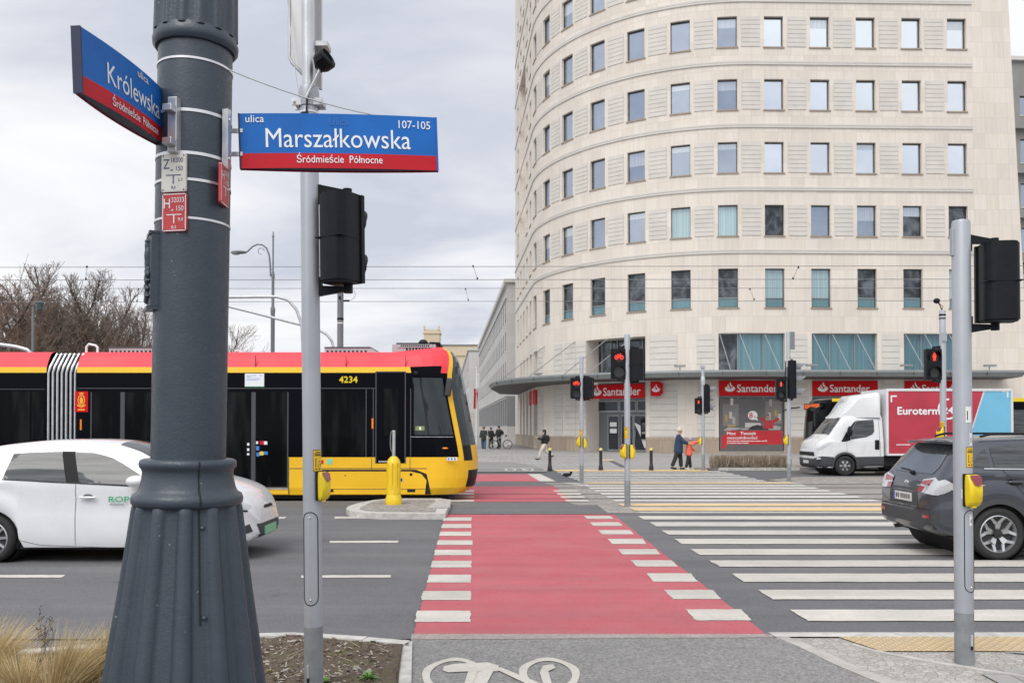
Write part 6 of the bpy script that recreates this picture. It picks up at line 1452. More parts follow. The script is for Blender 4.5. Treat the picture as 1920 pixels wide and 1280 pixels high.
for i in range(n): k = 4*i; f2 += [(k, k+4, k+5, k+1), (k+1, k+5, k+6, k+2), (k+2, k+6, k+7, k+3)]
q.add(v2, f2, M['clad']); q.build('arch_cladding', trk, smooth=50)
q = MB(); decal(q, bv, [T5(p) for p in ((637, 805), (640, 805), (640, 965), (637, 965))], '-y', M['clad'], .003); decal(q, bv, [T5(p) for p in ((1000, 570), (1004, 570), (1004, 965), (1000, 965))], '-y', M['clad'], .003); q.build('door_gap', trk, smooth=60)
q = MB(); x, z = T5((970, 835)); q.box(x-.08, x+.08, -1.02, -.98, z-.17, z+.17, M['black']); q.build('handle', trk, bevel=.02)
x, z = T5((655, 690)); q = MB(); q.ell((x, -1.13, z), (.09, .10, .19), M['black'], None, 14, 10); q.box(x-.03, x+.03, -1.08, -.95, z-.14, z-.08, M['black']); q.build('wing_mirror', trk)
q = MB(); x, z = T5((330, 990)); q.ell((x, -.99, z), (.09, .05, .035), M['lamp_clear']); q.build('fog_lamp', trk)
q = MB(); q.box(-.03, -.012, -.26, .26, .42, .53, M['platew']); q.build('number_plate', trk, smooth=0)
# roof fairing
fv = []; ff = []; st = [(T5((585, 548))[0], T5((585, 548))[1]-.02, .62), (T5((700, 400))[0], T5((700, 400))[1], .74), (T5((790, 290))[0], T5((790, 290))[1], .84), (T5((1000, 258))[0], T5((1000, 258))[1], .93), (T5((1020, 262))[0], T5((1020, 262))[1]-.03, .93)]
for x, z, w2 in st: fv += [(x, -w2, 2.06), (x, -w2, max(z-.12, 2.06)), (x, -w2+.10, z), (x, w2-.10, z), (x, w2, max(z-.12, 2.06)), (x, w2, 2.06)]
for i in range(len(st)-1): k = 6*i; ff += [(k+j, k+6+j, k+7+j, k+1+j) for j in range(5)]
ff += [tuple(range(6)), tuple(6*(len(st)-1)+j for j in range(5, -1, -1))]
q = MB(); q.add(fv, ff, M['truck_white']); q.build('roof_fairing', trk, smooth=40, bevel=.03)
# box body
bx0, bx1, bz0, bz1 = TX(1662), TX(1899), .72, TZ(729)
q = MB(); q.box(bx0, bx1, -1.1, 1.1, bz0, bz1, M['truck_white'])
for (a, b, c, d) in ((bx0, bx1, bz0, bz0+.07), (bx0, bx1, bz1-.08, bz1+.01), (bx0-.01, bx0+.07, bz0+.07, bz1-.08), (bx1-.07, bx1+.01, bz0+.07, bz1-.08)): q.box(a, b, -1.125, -1.08, c, d, M['truck_white'])
q.build('cargo_box', trk, smooth=0, bevel=.008)
M['van_red'] = pm('box_red_vinyl', (.44, .035, .06), .35, ns=1.2, na=.12); M['van_blue'] = pm('box_blue_vinyl', (.17, .48, .68), .35, ns=1.0, na=.06)
A = frame((0, -1.1, 0), (1, 0, 0), (0, 0, 1)); q = MB()
q.flat([(bx0+.07, bz0+.07), (TX(1806), bz0+.07), (TX(1844), bz1-.08), (bx0+.07, bz1-.08)], M['van_red'], A, .004); q.flat([(TX(1808), bz0+.07), (bx1-.07, bz0+.07), (bx1-.07, bz1-.08), (TX(1847), bz1-.08)], M['van_blue'], A, .004)
q.build('side_panel', trk, smooth=0)
q = MB(); q.text('Euroterm', .27, M['swhite'], A, TX(1683), TZ(776.5), z=.009, bold=.035, width=TX(1762)-TX(1683)); q.text('24', .25, M['swhite'], A, TX(1768), TZ(775), z=.009, bold=.035, width=.37)
vv = []; ff = []
for i in range(33):
    a = R(60)-2*PI*i/32*.93; c, s = math.cos(a), math.sin(a); vv += [(TX(1778)+.37*c, TZ(766.5)+.37*s, .008), (TX(1778)+.31*c, TZ(766.5)+.31*s, .008)]
for i in range(32): k = 2*i; ff.append((k, k+2, k+3, k+1))
q.add(vv, ff, M['swhite'], A); q.box(TX(1680), TX(1706), TZ(834), TZ(832.6), .006, .009, M['swhite'], A)
for (xa, ya, sx) in ((1670, 741, 1), (1891, 732, -1)):
    x, z = TX(xa), TZ(ya); q.box(min(x, x+sx*.22), max(x, x+sx*.22), z-.05, z, .006, .009, M['swhite'], A); q.box(min(x, x+sx*.05), max(x, x+sx*.05), z-.24, z-.05, .006, .009, M['swhite'], A)
q.build('lettering', trk, smooth=0)
q = MB(); q.box(TX(1690), TX(1694), -1.0, -.98, .60, .66, M['orange']); q.build('marker_light', trk, smooth=0)
for y, s in ((-.90, -1), (.90, 1)): wheel(trk, ar[0][0], y, .36, .36, .22, s, 'steel'); wheel(trk, TX(1830), y, .36, .36, .3, s, 'steel')
# driver behind the side window would sit inside the closed cab: only his dark shape shows in the glass of the photograph
# ---- bus behind the truck
YN = 33.3; X0 = 11.95; bus = thing('city_bus', 'black fronted city bus with a yellow roof line standing behind the box truck', 'bus', (X0, YN+1.25, 0)); HW = 1.25
q = MB(); prof = [(.25, .30), (.06, .40), (.0, .75), (.02, 1.2), (.14, 2.5), (.26, 2.75), (.5, 2.86), (12, 2.86), (12, .3)]
def bus_face(x): return x
yl = [(-HW, 0), (-HW+.06, -.0)]
n = 10; v2 = []; f2 = []; zs = [(.30, .25), (.40, .08), (.75, .02), (1.15, .02), (1.95, .08), (2.40, .14), (2.66, .22), (2.80, .34), (2.86, .55)]
for z, xo in zs:
    row = []
    for i in range(n+1):
        t = PI*i/n; yy = -HW*math.cos(t); k = abs(math.cos(t))**3.0; row.append((xo+.32*k, yy*(1 if z < 2.8 else .97), z))
    v2 += [(12.0, -HW*(1 if z < 2.8 else .97), z)]+row+[(12.0, HW*(1 if z < 2.8 else .97), z)]
K = n+3; mats_ = []
for j in range(len(zs)-1):
    zm = (zs[j][0]+zs[j+1][0])/2
    for i in range(K-1):
        side = i == 0 or i == K-2
        m = 'tram_black'
        if zm < .40: m = 'lamp_red' if not side else 'clad'
        elif zm < 1.15: m = 'tram_yellow'
        elif zm > 2.66: m = 'tram_yellow' if side and zm > 2.8 else 'tram_black'
        elif not side and zm < 2.40: m = 'tram_glass'
        q.add([v2[j*K+i], v2[j*K+i+1], v2[(j+1)*K+i+1], v2[(j+1)*K+i]], [(0, 1, 2, 3)], M[m])
q.add([v2[(len(zs)-1)*K+i] for i in range(K)], [tuple(range(K-1, -1, -1))], M['clad']); q.add([v2[i] for i in range(K)], [tuple(range(K))], M['dark']); q.add([v2[j*K] for j in range(len(zs))]+[v2[j*K+K-1] for j in range(len(zs)-1, -1, -1)], [tuple(range(2*len(zs)))], M['clad'])
q.build('body', bus, smooth=30)
q = MB()
for k in range(9): q.box(.75+k*1.25, 1.9+k*1.25, -HW-.006, -HW+.01, 1.15, 2.4, M['car_glass'])
q.build('side_windows', bus, smooth=0)
q = MB(); q.box(.55, 11.9, -HW-.012, -HW+.02, 2.72, 2.84, M['btn_yellow']); q.build('roof_line', bus, smooth=0)
q = MB(); q.box(.19, .23, -.95, .95, 2.45, 2.68, M['black']); o = q.build('destination_display', bus, smooth=0); q = MB()
A = frame((.19, .9, 2.46), (0, -1, 0), (0, 0, 1)); 
for j in range(5):
    x = .06
    while x < 1.72:
        wd = rnd.choice((.03, .06, .09)); q.box(x, x+wd, .03+j*.034, .052+j*.034, .001, .004, M['amber_led'], A); x += wd+rnd.choice((.015, .03))
q.build('lettering', o, smooth=0)
q = MB(); q.tube([(.2, -1.2, 2.55), (-.1, -1.35, 2.45), (-.12, -1.35, 2.2)], .03, M['black'], 8); q.box(-.18, -.06, -1.45, -1.25, 1.75, 2.25, M['black']); q.build('mirror', bus, smooth=30)
q = MB(); q.tube([(.12, 1.2, 2.55), (-.35, 1.25, 2.5), (-.6, 1.25, 2.38)], .03, M['black'], 8); q.build('mirror_arm', bus)
q = MB()
for y in (-.85, .85): q.ell((.06, y, .72), (.04, .2, .1), M['lamp_clear'])
q.build('headlight', bus)
for xw in (2.7, 8.6):
    for s in (-1, 1): wheel(bus, xw, s*(HW-.13), .48, .48, .28, s, 'steel')

# ---- tram
YN = 19.75; mp = YN/FPX; NX = ux(896, 20.9); tram = thing('tram', 'red and yellow low-floor tram with black window band crossing from the left', 'tram', (NX, YN+1.2, 0)); HW = 1.2
TX = lambda px: ux(px, YN)-NX; TZ = lambda py: uz(py, YN)
xfz = curve([(.16, -.30), (.28, -.10), (.45, -.03), (.9, .0), (1.3, -.05), (2.2, -.23), (2.95, -.37), (3.3, -.47), (3.5, -.60), (3.62, -.78), (3.70, -1.0)])
LN = 1.12
ROWS = [(.16, 1.17), (.32, 1.2), (.55, 1.2), (.72, 1.2), (.94, 1.2), (1.03, 1.2), (1.30, 1.2), (1.95, 1.2), (2.40, 1.2), (2.70, 1.2), (2.985, 1.2), (3.115, 1.18), (3.20, 1.14), (3.28, 1.10), (3.36, 1.05), (3.455, .97), (3.49, .85)]
rise = lambda x: .20*max(0, min(1, (x+1.75)/1.0))**1.3
TT = [0, 9, 18, 28, 37, 45, 54, 64, 76, 90]
pillar = curve([(0, 37), (2.3, 37), (2.7, 39), (2.985, 44), (3.2, 53), (3.36, 62), (3.5, 70)])
def tram_car(x0, x1, nose, name):
    xs = [x0]+[x for x in (TX(p) for p in (543,)) if x0 < x < x1] if nose else [x0, x1]
    q = MB(); grid = []
    for (z, w2) in ROWS:
        row = []
        for x in xs: row.append((x, -w2, z, x, 0))
        if nose:
            zz2 = z+(rise(-.9) if z > 3.1 else 0)*(min(1, max(0, (z-3.1)/.3)))
            xf = xfz(zz2); k0 = row[-1][3]; e = xf-LN
            row.append((-1.98, -w2, z, -1.98, 0)); row.append((e, -w2, z+rise(e)*min(1, max(0, (z-3.05)/.3)), e, 0))
            for t in TT[1:]:
                lo = pillar(z); hi = lo+8+(lo-37)*.05; tt = t*lo/37 if t <= 37 else (lo+(t-37)/8*(hi-lo) if t <= 45 else hi+(t-45)/45*(90-hi))
                c, s = math.cos(R(tt)), math.sin(R(tt)); x = e+LN*s**.85; y = -w2*c**.62 if c > 1e-6 else 0
                row.append((x, y, z+rise(min(x, -.85))*min(1, max(0, (z-3.05)/.3)), x, t))
            row += [(a, -b, c, d, tt) for a, b, c, d, tt in row[-2::-1]]
        else: row += [(a, -b, c, d, tt) for a, b, c, d, tt in row[::-1]]
        grid.append(row)
    W = len(grid[0])
    for j in range(len(ROWS)-1):
        zm = (ROWS[j][0]+ROWS[j+1][0])/2
        for i in range(W-1):
            a, b = grid[j][i], grid[j][i+1]; tm = (a[4]+b[4])/2; xm = (a[3]+b[3])/2
            if zm > 3.115: m = 'tram_red'
            elif zm > 2.985: m = 'tram_yellow'
            elif zm > 1.03: m = 'tram_black'
            else: m = 'tram_yellow'
            if nose and tm > 0:
                if 2.985 < zm < 3.3 and tm < 38: m = 'tram_black' if tm < 30 and zm < 3.115 else 'tram_red'
                lo_, hi_ = 37, 45.5
                if zm > 3.115 and tm < lo_: m = 'tram_red'
                if lo_ < tm < hi_ and 1.03 < zm < 3.48: m = 'tram_yellow'
                elif tm > hi_ and 1.3 < zm < 3.47: m = 'cab_glass'
                elif tm > hi_ and 1.03 < zm < 1.3: m = 'tram_yellow' if tm > 54 else 'black'
                if 45.5 < tm < 70 and .94 < zm < 1.3: m = 'black'
                if tm > 54 and .32 < zm < .72: m = 'black'
            q.add([grid[j][i][:3], grid[j][i+1][:3], grid[j+1][i+1][:3], grid[j+1][i][:3]], [(0, 1, 2, 3)], M[m])
    q.add([p[:3] for p in grid[-1]], [tuple(range(W))], M['tram_red']); q.add([p[:3] for p in grid[0]], [tuple(range(W-1, -1, -1))], M['dark'])
    ends = [0] if nose else [0, W//2-1]
    q.add([grid[j][0][:3] for j in range(len(ROWS))]+[grid[j][-1][:3] for j in range(len(ROWS)-1, -1, -1)], [tuple(range(2*len(ROWS)))], M['black'])
    if not nose: q.add([grid[j][1][:3] for j in range(len(ROWS))]+[grid[j][2][:3] for j in range(len(ROWS)-1, -1, -1)], [tuple(range(2*len(ROWS)-1, -1, -1))], M['black'])
    return q.build(name, tram, smooth=38)
tram_car(TX(143), 0, True, 'front_car'); tram_car(-24, TX(86), False, 'rear_car')
# bellows
q = MB(); b0, b1 = TX(84), TX(144); q.prism([(-1.12, .3), (1.12, .3), (1.12, 3.0), (1.07, 3.15), (.88, 3.40), (-.88, 3.40), (-1.07, 3.15), (-1.12, 3.0)], b0, b1, M['black'], frame((0, 0, 0), (0, 1, 0), (0, 0, 1)))
for k in range(7):
    x = b0+.06+(b1-b0-.12)*k/6; q.tube([(x, -1.15, .35), (x, -1.17, 2.98), (x+.03, -1.155, 3.12), (x+.09, -.98, 3.43), (x+.09, .98, 3.43), (x+.03, 1.155, 3.12), (x, 1.17, 2.98), (x, 1.15, .35)], .026, M['galv'], 6)
q.build('bellows', tram)
F = frame((0, -HW, 0), (1, 0, 0), (0, 0, 1))
def panel(name, px0, px1, py0, py1, mat, off=.006, th=.012, parent=None, bevel=.0):
    q = MB(); q.box(TX(px0), TX(px1), TZ(py1), TZ(py0), off-th, off, mat, F); return q.build(name, parent or tram, smooth=0, bevel=bevel)
M['tramline'] = pm('tram_frame_grey', (.06, .062, .068), .4); M['tramlow'] = pm('tram_black_lower', (.012, .0125, .014), .25, spec=.1)
for px in ((604, 686), (415, 600)): pass
win_ = [(-140, -2), (4, 56), (60, 82), (600, 684), (505, 540)]
for a, b in win_: panel('window', a, b, 734, 854, M['tram_glass'], .006)
def pdoor(a, b, y0=735, y1=914):
    mid = (a+b)/2; q = MB()
    for (x0, x1, c, d) in ((a, a+2.2, y0, y1), (b-2.2, b, y0, y1), (mid-4, mid+4, y0, y1), (a+2.2, mid-4, y1-2, y1), (mid+4, b-2.2, y1-2, y1)): q.box(TX(x0), TX(x1), TZ(d), TZ(c), -.01, .012, M['tramline'], F)
    q.box(TX(a), TX(b), TZ(917), TZ(914.5), -.01, .014, M['galv'], F)
    o = q.build('door', tram, smooth=0); p = MB()
    p.box(TX(a+2.2), TX(mid-4), TZ(y1-2), TZ(y0), -.01, .004, M['tram_glass'], F); p.box(TX(mid+4), TX(b-2.2), TZ(y1-2), TZ(y0), -.01, .004, M['tram_glass'], F); p.build('pane', o, smooth=0)
    s = MB(); w_s = [M['swhite'], pm('sticker_blue', (.05, .2, .6), .5), M['sred'], M['btn_yellow']] if 'stk' not in M else M['stk']
    M['stk'] = w_s
    for (px, py, w2, h2, m) in ((mid-11.5, 830, 4, 5, 0), (mid-11.5, 840, 4, 5, 0), (mid-11.5, 849, 4, 4, 0), (mid+5, 827, 4, 5, 0), (mid+5, 836, 6, 8, 1), (mid+6, 848, 6, 7, 1), (mid+12, 826, 8, 7, 2), (mid+20, 827, 6, 6, 0), (mid+12, 846, 7, 7, 3), (mid+19, 846, 8, 6, 1)):
        s.box(TX(px), TX(px+w2), TZ(py+h2), TZ(py), .004, .0135, w_s[m], F)
    s.build('door_stickers', o, smooth=0)
pdoor(410, 541); pdoor(170, 290); pdoor(-260, -150)
for a, b in ((543, 543),): pass
panel('door_threshold', 170, 541, 916, 926, M['tram_yellow'], .004)
panel('door_lower_glazing', 413, 541, 858, 914, M['tramlow'], .003); panel('door_lower_glazing', 168, 290, 858, 914, M['tramlow'], .003)
q = MB(); q.box(TX(-600), TX(84), TZ(730), TZ(728.8), -.01, .009, M['tramline'], F); q.box(TX(144), TX(760), TZ(728.5), TZ(727), -.01, .009, M['tramline'], F)
for px in (600, 686.5, 700, 770): q.box(TX(px-.8), TX(px+.8), TZ(856), TZ(728), -.01, .008, M['tramline'], F)
for px in (478, 648, 760): q.box(TX(px-.4), TX(px+.4), TZ(687), TZ(666), -.045, -.003, M['tramline'], F)
for px in (542, 697, 769): q.box(TX(px-.5), TX(px+.5), TZ(925), TZ(858), -.01, .003, M['clad'], F)
q.box(TX(543), TX(800), TZ(878.6), TZ(877.2), -.01, .003, M['clad'], F); q.build('panel_joints', tram, smooth=0)
# driver's door, cab window
q = MB(); q.box(TX(704), TX(761), TZ(868), TZ(696), -.01, .010, M['tram_black'], F); o = q.build('cab_door', tram, smooth=0, bevel=.004)
q = MB()
for (a, b, c, d) in ((704, 761, 696, 698), (704, 706, 698, 868), (759, 761, 698, 868)): q.box(TX(a), TX(b), TZ(d), TZ(c), .008, .016, M['tramline'], F)
q.box(TX(710), TX(745), TZ(866), TZ(863.5), .01, .02, M['galv'], F); q.build('door_frame', o, smooth=0)
q = MB(); q.box(TX(720), TX(746), TZ(816), TZ(728), .01, .013, M['tram_glass'], F); q.build('pane', o, smooth=0)
q = MB(); q.box(TX(697), TX(700.5), TZ(803), TZ(784), .0, .014, M['orange'], F); q.build('marker_light', tram, smooth=0)
cw = pm('cab_glass_dummy', (0, 0, 0)); bpy.data.materials.remove(cw)
q = MB(); x0 = TX(775); v2 = []; f2 = []
gx_ = [(-2.2, 0), (-1.55, 0)]
zs_ = [TZ(815), 1.95, 2.4, 2.70, TZ(708)]
for z in zs_:
    e = xfz(z)-LN; row = [(TX(776), -HW), (e, -HW)]
    for t in (9, 18, 28, 34): c, s = math.cos(R(t)), math.sin(R(t)); row.append((e+LN*s**.85, -HW*c**.62))
    v2 += [(a, b-.010, z) for a, b in row]
for j in range(len(zs_)-1):
    for i in range(5): k = j*6+i; f2.append((k, k+1, k+7, k+6))
q.add(v2, f2, M['cab_glass']); o = q.build('cab_side_window', tram, smooth=40)
q = MB(); q.box(TX(779), TX(796), TZ(807), TZ(798.5), .012, .02, pm('dull_green_notice', (.20, .26, .08), .5), F); q.box(TX(786), TX(790), TZ(805.5), TZ(800), .02, .021, M['swhite'], F); q.build('window_notice', tram, smooth=0)
q = MB(); q.box(TX(770), TX(850), TZ(819.2), TZ(818.2), .0, .012, M['galv'], F); q.build('cab_waist_trim', tram, smooth=0)
q = MB(); zz2 = TZ(840); e = xfz(zz2)-LN; q.ell((e+.45, -HW-.01, zz2), (.07, .03, .022), M['orange']); q.build('turn_signal', tram)
q = MB(); q.ell((TX(780), -HW-.01, TZ(700)), (.06, .04, .06), M['black']); q.build('side_camera', tram)
# mirror housing
q = MB(); z0_, z1_ = TZ(742), TZ(708); e = xfz(2.7)-LN; A = Matrix.Translation((e+.80, -1.0, (z0_+z1_)/2)) @ Matrix.Rotation(R(8), 4, 'Y'); q.box(-.07, .07, -.16, .10, -(z1_-z0_)/2, (z1_-z0_)/2, M['clad'], A); q.build('mirror', tram, bevel=.03)
# skirts, bogie covers
q = MB(); zc = TZ(903)
q.prism([(TX(607), TZ(926)), (TX(797), TZ(926)), (TX(800), TZ(900)), (TX(790), TZ(888)), (TX(770), TZ(883.5)), (TX(618), TZ(883.5)), (TX(607), TZ(888))], -.02, .02, M['tram_yellow'], F); o = q.build('bogie_cover', tram, smooth=0, bevel=.012)
q = MB(); q.prism([(TX(604), TZ(888)), (TX(604), TZ(880)), (TX(780), TZ(880)), (TX(800), TZ(888)), (TX(804), TZ(905)), (TX(808), TZ(926)), (TX(796), TZ(926)), (TX(799), TZ(902)), (TX(789), TZ(890)), (TX(770), TZ(885)), (TX(618), TZ(885))], -.012, .004, M['dark'], F); q.build('bogie_gap', tram, smooth=0)
q = MB()
for px, py, r in ((617, 889, .035), (771, 889, .035), (648, 891, .015)): q.flat(circ(TX(px), TZ(py), r, 14), M['dark'], F, .022)
q.box(TX(749), TX(756), TZ(903), TZ(895), .02, .024, M['galv'], F); q.box(TX(750.5), TX(754.5), TZ(902), TZ(896), .024, .025, M['dark'], F); q.box(TX(607), TX(800), TZ(917), TZ(916), .018, .022, M['clad'], F)
for a, b in ((764, 779), (618, 626)): q.box(TX(a), TX(b), TZ(922), TZ(916), .02, .023, M['dark'], F)
q.build('cover_fittings', o, smooth=0)
q = MB(); q.box(TX(600), TX(607), TZ(869), TZ(862), .0, .005, M['sred'], F); q.box(TX(613), TX(623), TZ(870), TZ(860), .0, .005, pm('mint_sticker', (.2, .6, .45), .5), F); q.box(TX(838), TX(857), TZ(863), TZ(857), .0, .012, M['swhite'], F)
for px in (841, 847, 853): q.box(TX(px-1.6), TX(px+1.6), TZ(862), TZ(858), .012, .013, M['stk'][1], F)
q.build('small_stickers', tram, smooth=0)
q = MB(); q.text('4234', .15, M['btn_yellow'], F, TX(636), TZ(717), z=.012, bold=.03, width=TX(670)-TX(636)); q.build('lettering', tram, smooth=0)
q = MB(); q.box(TX(459), TX(495), TZ(725), TZ(700), .0, .010, M['swhite'], F)
for y, a, b in ((703.5, 462, 480), (706, 462, 470), (703.5, 486, 492), (709, 462, 488), (712, 462, 484)): q.box(TX(a), TX(b), TZ(y+.8), TZ(y), .01, .0106, M['stk'][1], F)
q.box(TX(459), TX(495), TZ(725), TZ(724), .01, .0106, M['green'], F); q.build('paper_notice', tram, smooth=0)
q = MB(); q.box(TX(140.5), TX(165), TZ(772), TZ(733.5), .0, .012, M['santred'], F); gold = pm('emblem_gold', (.85, .42, .03), .5); cxp = 152.7
q.flat([(TX(cxp)+.085*math.cos(a), TZ(750)+.13*math.sin(a)) for a in [2*PI*i/20 for i in range(20)]], gold, F, .013); q.flat([(TX(cxp)+.065*math.cos(a), TZ(750)+.105*math.sin(a)) for a in [2*PI*i/20 for i in range(20)]], M['sred'], F, .014)
q.flat([(TX(cxp)+a, TZ(750)+b) for a, b in ((-.03, -.08), (.03, -.08), (.045, .0), (.02, .06), (0, .09), (-.02, .06), (-.04, .02))], gold, F, .015); q.box(TX(cxp)-.05, TX(cxp)+.05, TZ(738.5), TZ(736), .012, .0135, gold, F)
q.flat([(TX(cxp)+a, TZ(760)+b) for a, b in ((-.10, .03), (-.09, -.01), (0, -.05), (.09, -.01), (.10, .03), (0, -.02))], gold, F, .0138); q.box(TX(cxp)-.08, TX(cxp)+.08, TZ(769), TZ(766.5), .012, .0135, gold, F); q.build('emblem_panel', tram, smooth=0)
q = MB(); q.box(TX(150.5), TX(153.5), TZ(806), TZ(786), .0, .014, M['orange'], F); q.build('marker_light', tram, smooth=0)
# roof equipment
M['roofgrey'] = pm('roof_unit_grey', (.42, .43, .45), .5, .2, ns=2, na=.08)
q = MB(); q.box(TX(728), TX(812), -.6, .5, 3.45, 3.70, M['roofgrey']); q.box(TX(738), TX(806), -.62, -.5, 3.62, 3.70, M['roofgrey'])
for k in range(9): x = TX(755)+k*.075; q.box(x, x+.04, -.606, -.59, 3.5, 3.62, M['dark'])
for k in range(14): x = TX(745)+k*.05; q.box(x, x+.03, -.626, -.61, 3.645, 3.685, M['dark'])
q.box(TX(735), TX(820), -.5, .4, 3.71, 3.745, M['black']); q.ell((TX(784), -.1, 3.77), (.12, .12, .10), M['black']); q.tube([(TX(800), -.5, 3.74), (TX(818), -.45, 3.74), (TX(822), -.4, 3.60)], .03, M['black'], 6)
q.build('roof_equipment', tram, smooth=30)
for a, b in ((600, 706), (186, 330)):
    q = MB(); A = frame((0, 0, 3.45), (1, 0, 0), (0, 0, 1)); q.prism([(TX(a), 0), (TX(b), 0), (TX(b-18), .15), (TX(a), .15)], -.5, .75, M['roofgrey'], A); q.box(TX(a), TX(b-18), -.77, .5, 3.60, 3.625, M['tramline'])
    for k in range(int((TX(b-20)-TX(a))/.1)): q.box(TX(a)+.05+k*.1, TX(a)+.1+k*.1, -.756, -.74, 3.50, 3.54, M['dark'])
    q.build('roof_unit', tram, smooth=0)
q = MB(); q.tube([(TX(147), -.85, 3.36), (TX(147), -.85, 3.62), (TX(151), -.85, 3.68), (TX(164), -.85, 3.65), (TX(168), -.85, 3.60), (TX(168), -.85, 3.36)], .028, M['swhite'], 8); q.build('roof_rail', tram)
q = MB(); q.tube([(TX(428), -.8, 3.45), (TX(430), -.8, 3.53), (TX(440), -.8, 3.53), (TX(442), -.8, 3.45)], .02, M['swhite'], 6); q.build('roof_rail', tram)
q = MB(); q.box(-23, -.9, -1.0, 1.0, .06, .30, M['dark']); q.build('undercarriage', tram, smooth=0)
for bxx in (TX(700), TX(330), TX(20)):
    for dx in (-.9, .9):
        for s in (-1, 1):
            q = MB(); q.lathe([(.30, -.06), (.30, .06)], M['rubber'], 24, M=Matrix.Rotation(R(90), 4, 'X')); q.build('wheel', tram, loc=(bxx+dx, s*.76, .315))
# ================================================================ PEOPLE
M['skin'] = pm('skin', (.55, .34, .25), .55, ns=8, na=.08)
def cloth_m(name, col): return pm(name, col, .85, ns=7, na=.16, bs=16, ba=.5)
def skin_mesh(name, par, verts, edges, radii, mat, sub=1, root=0):
    me = bpy.data.meshes.new(name); me.from_pydata([tuple(v) for v in verts], edges, []); me.materials.append(mat)
    o = bpy.data.objects.new(name, me); COL.objects.link(o); o.parent = par
    o.modifiers.new('skin', 'SKIN').use_smooth_shade = True
    for i, d in enumerate(me.skin_vertices[0].data):
        r = radii[i]; d.radius = r if isinstance(r, tuple) else (r, r); d.use_root = (i == root)
    s = o.modifiers.new('sub', 'SUBSURF'); s.levels = sub; s.render_levels = sub
    return o
def person(label, loc, rz, H, legs, arms, coat, trousers, shoe, hair, hat=None, coat_len=.42, head_pitch=0.0, lean=0.0, group=None, hood=False, bag=None, bulk=1.0):
    """faces +x before rotation; legs / arms: (left, right) angles in degrees, forward positive"""
    k = H/1.75; t = thing('person', label, 'person', loc, rz, group)
    V = lambda x, y, z: Vector((x*k, y*k, z*k)); ln = math.tan(R(lean))
    sp = lambda z: ln*(z-.95)
    pel = V(0, 0, .95); waist = V(sp(1.1), 0, 1.10); chest = V(sp(1.32), 0, 1.32); neck = V(sp(1.48)+.005, 0, 1.485); jaw = V(sp(1.56)+.035, 0, 1.555); crown = V(sp(1.66)+.02+head_pitch, 0, 1.665)
    vs = [pel, waist, chest, neck, jaw, crown]; ed = [(0, 1), (1, 2), (2, 3), (3, 4), (4, 5)]; rd = [(.13*k, .10*k), (.125*k, .095*k), (.15*k, .105*k), .055*k, (.066*k, .075*k), (.08*k, .088*k)]
    feet = []; lg = []
    for s, (th, kn) in zip((1, -1), legs):
        hip = V(0, .09*s, .92); a = R(th); knee = hip+V(math.sin(a)*.44, .01*s, -math.cos(a)*.44); b = a-R(kn)
        ank = knee+V(math.sin(b)*.42, 0, -math.cos(b)*.42); toe = ank+V(.17*math.cos(b*.5), .02*s, -.04+.10*math.sin(b*.6)); lg.append((hip, knee, ank, toe))
        i = len(vs); vs += [hip, knee, ank, toe]; ed += [(0, i), (i, i+1), (i+1, i+2), (i+2, i+3)]; rd += [.082*k, .056*k, .042*k, .038*k]; feet.append(min(ank.z-.075*k, toe.z-.03*k))
    ag = []
    for s, (fw, ab, el, eo) in zip((1, -1), arms):
        sh_ = V(sp(1.42), .175*s, 1.41); a = R(fw); q = R(ab)
        d = Vector((math.sin(a)*math.cos(q), math.sin(q)*s, -math.cos(a)*math.cos(q))); elb = sh_+d*.29*k
        a2 = a+R(el); q2 = q+R(eo); d2 = Vector((math.sin(a2)*math.cos(q2), math.sin(q2)*s, -math.cos(a2)*math.cos(q2))); wr_ = elb+d2*.25*k; ag.append((sh_, elb, wr_))
        i = len(vs); palm = wr_+d2*.08*k; vs += [sh_, elb, wr_, palm]; ed += [(2, i), (i, i+1), (i+1, i+2), (i+2, i+3)]; rd += [.055*k, .042*k, .028*k, (.035*k, .02*k)]
        up = d2.cross(Vector((0, 1, 0))); up = up.normalized() if up.length > .1 else Vector((0, 0, 1)); bent = (d2*.8+Vector((0, -s*.5, 0))).normalized()
        for j, lf in enumerate((.072, .08, .075, .06)):
            o0 = palm+up*(.027-.018*j)*k; m = len(vs); vs += [o0+d2*lf*.5*k, o0+d2*lf*.5*k+bent*lf*.5*k]; ed += [(i+3, m), (m, m+1)]; rd += [.009*k, .0075*k]
        m = len(vs); vs += [wr_+d2*.04*k+up*.04*k, wr_+d2*.075*k+up*.05*k]; ed += [(i+2, m), (m, m+1)]; rd += [.011*k, .009*k]
    dz_ = -min(feet)
    sh2 = lambda L_: [v+Vector((0, 0, dz_)) for v in L_]
    skin_mesh('body', t, sh2(vs), ed, rd, M['skin'], 1)
    # trousers
    v2 = [pel+V(0, 0, .06), pel]; e2 = [(0, 1)]; r2 = [(.135*k, .105*k), (.14*k, .11*k)]
    for hip, knee, ank, toe in lg: i = len(v2); v2 += [hip.lerp(knee, .12), hip.lerp(knee, .5), knee, knee.lerp(ank, .5), ank.lerp(knee, .06)]; e2 += [(1, i), (i, i+1), (i+1, i+2), (i+2, i+3), (i+3, i+4)]; r2 += [.125*k, .115*k, .098*k, .092*k, .088*k]
    skin_mesh('trousers', t, sh2(v2), e2, r2, trousers, 1, 1)
    # coat: trunk, skirt to coat_len below the chest, sleeves
    low = V(sp(.95), 0, 1.32-coat_len); B = bulk
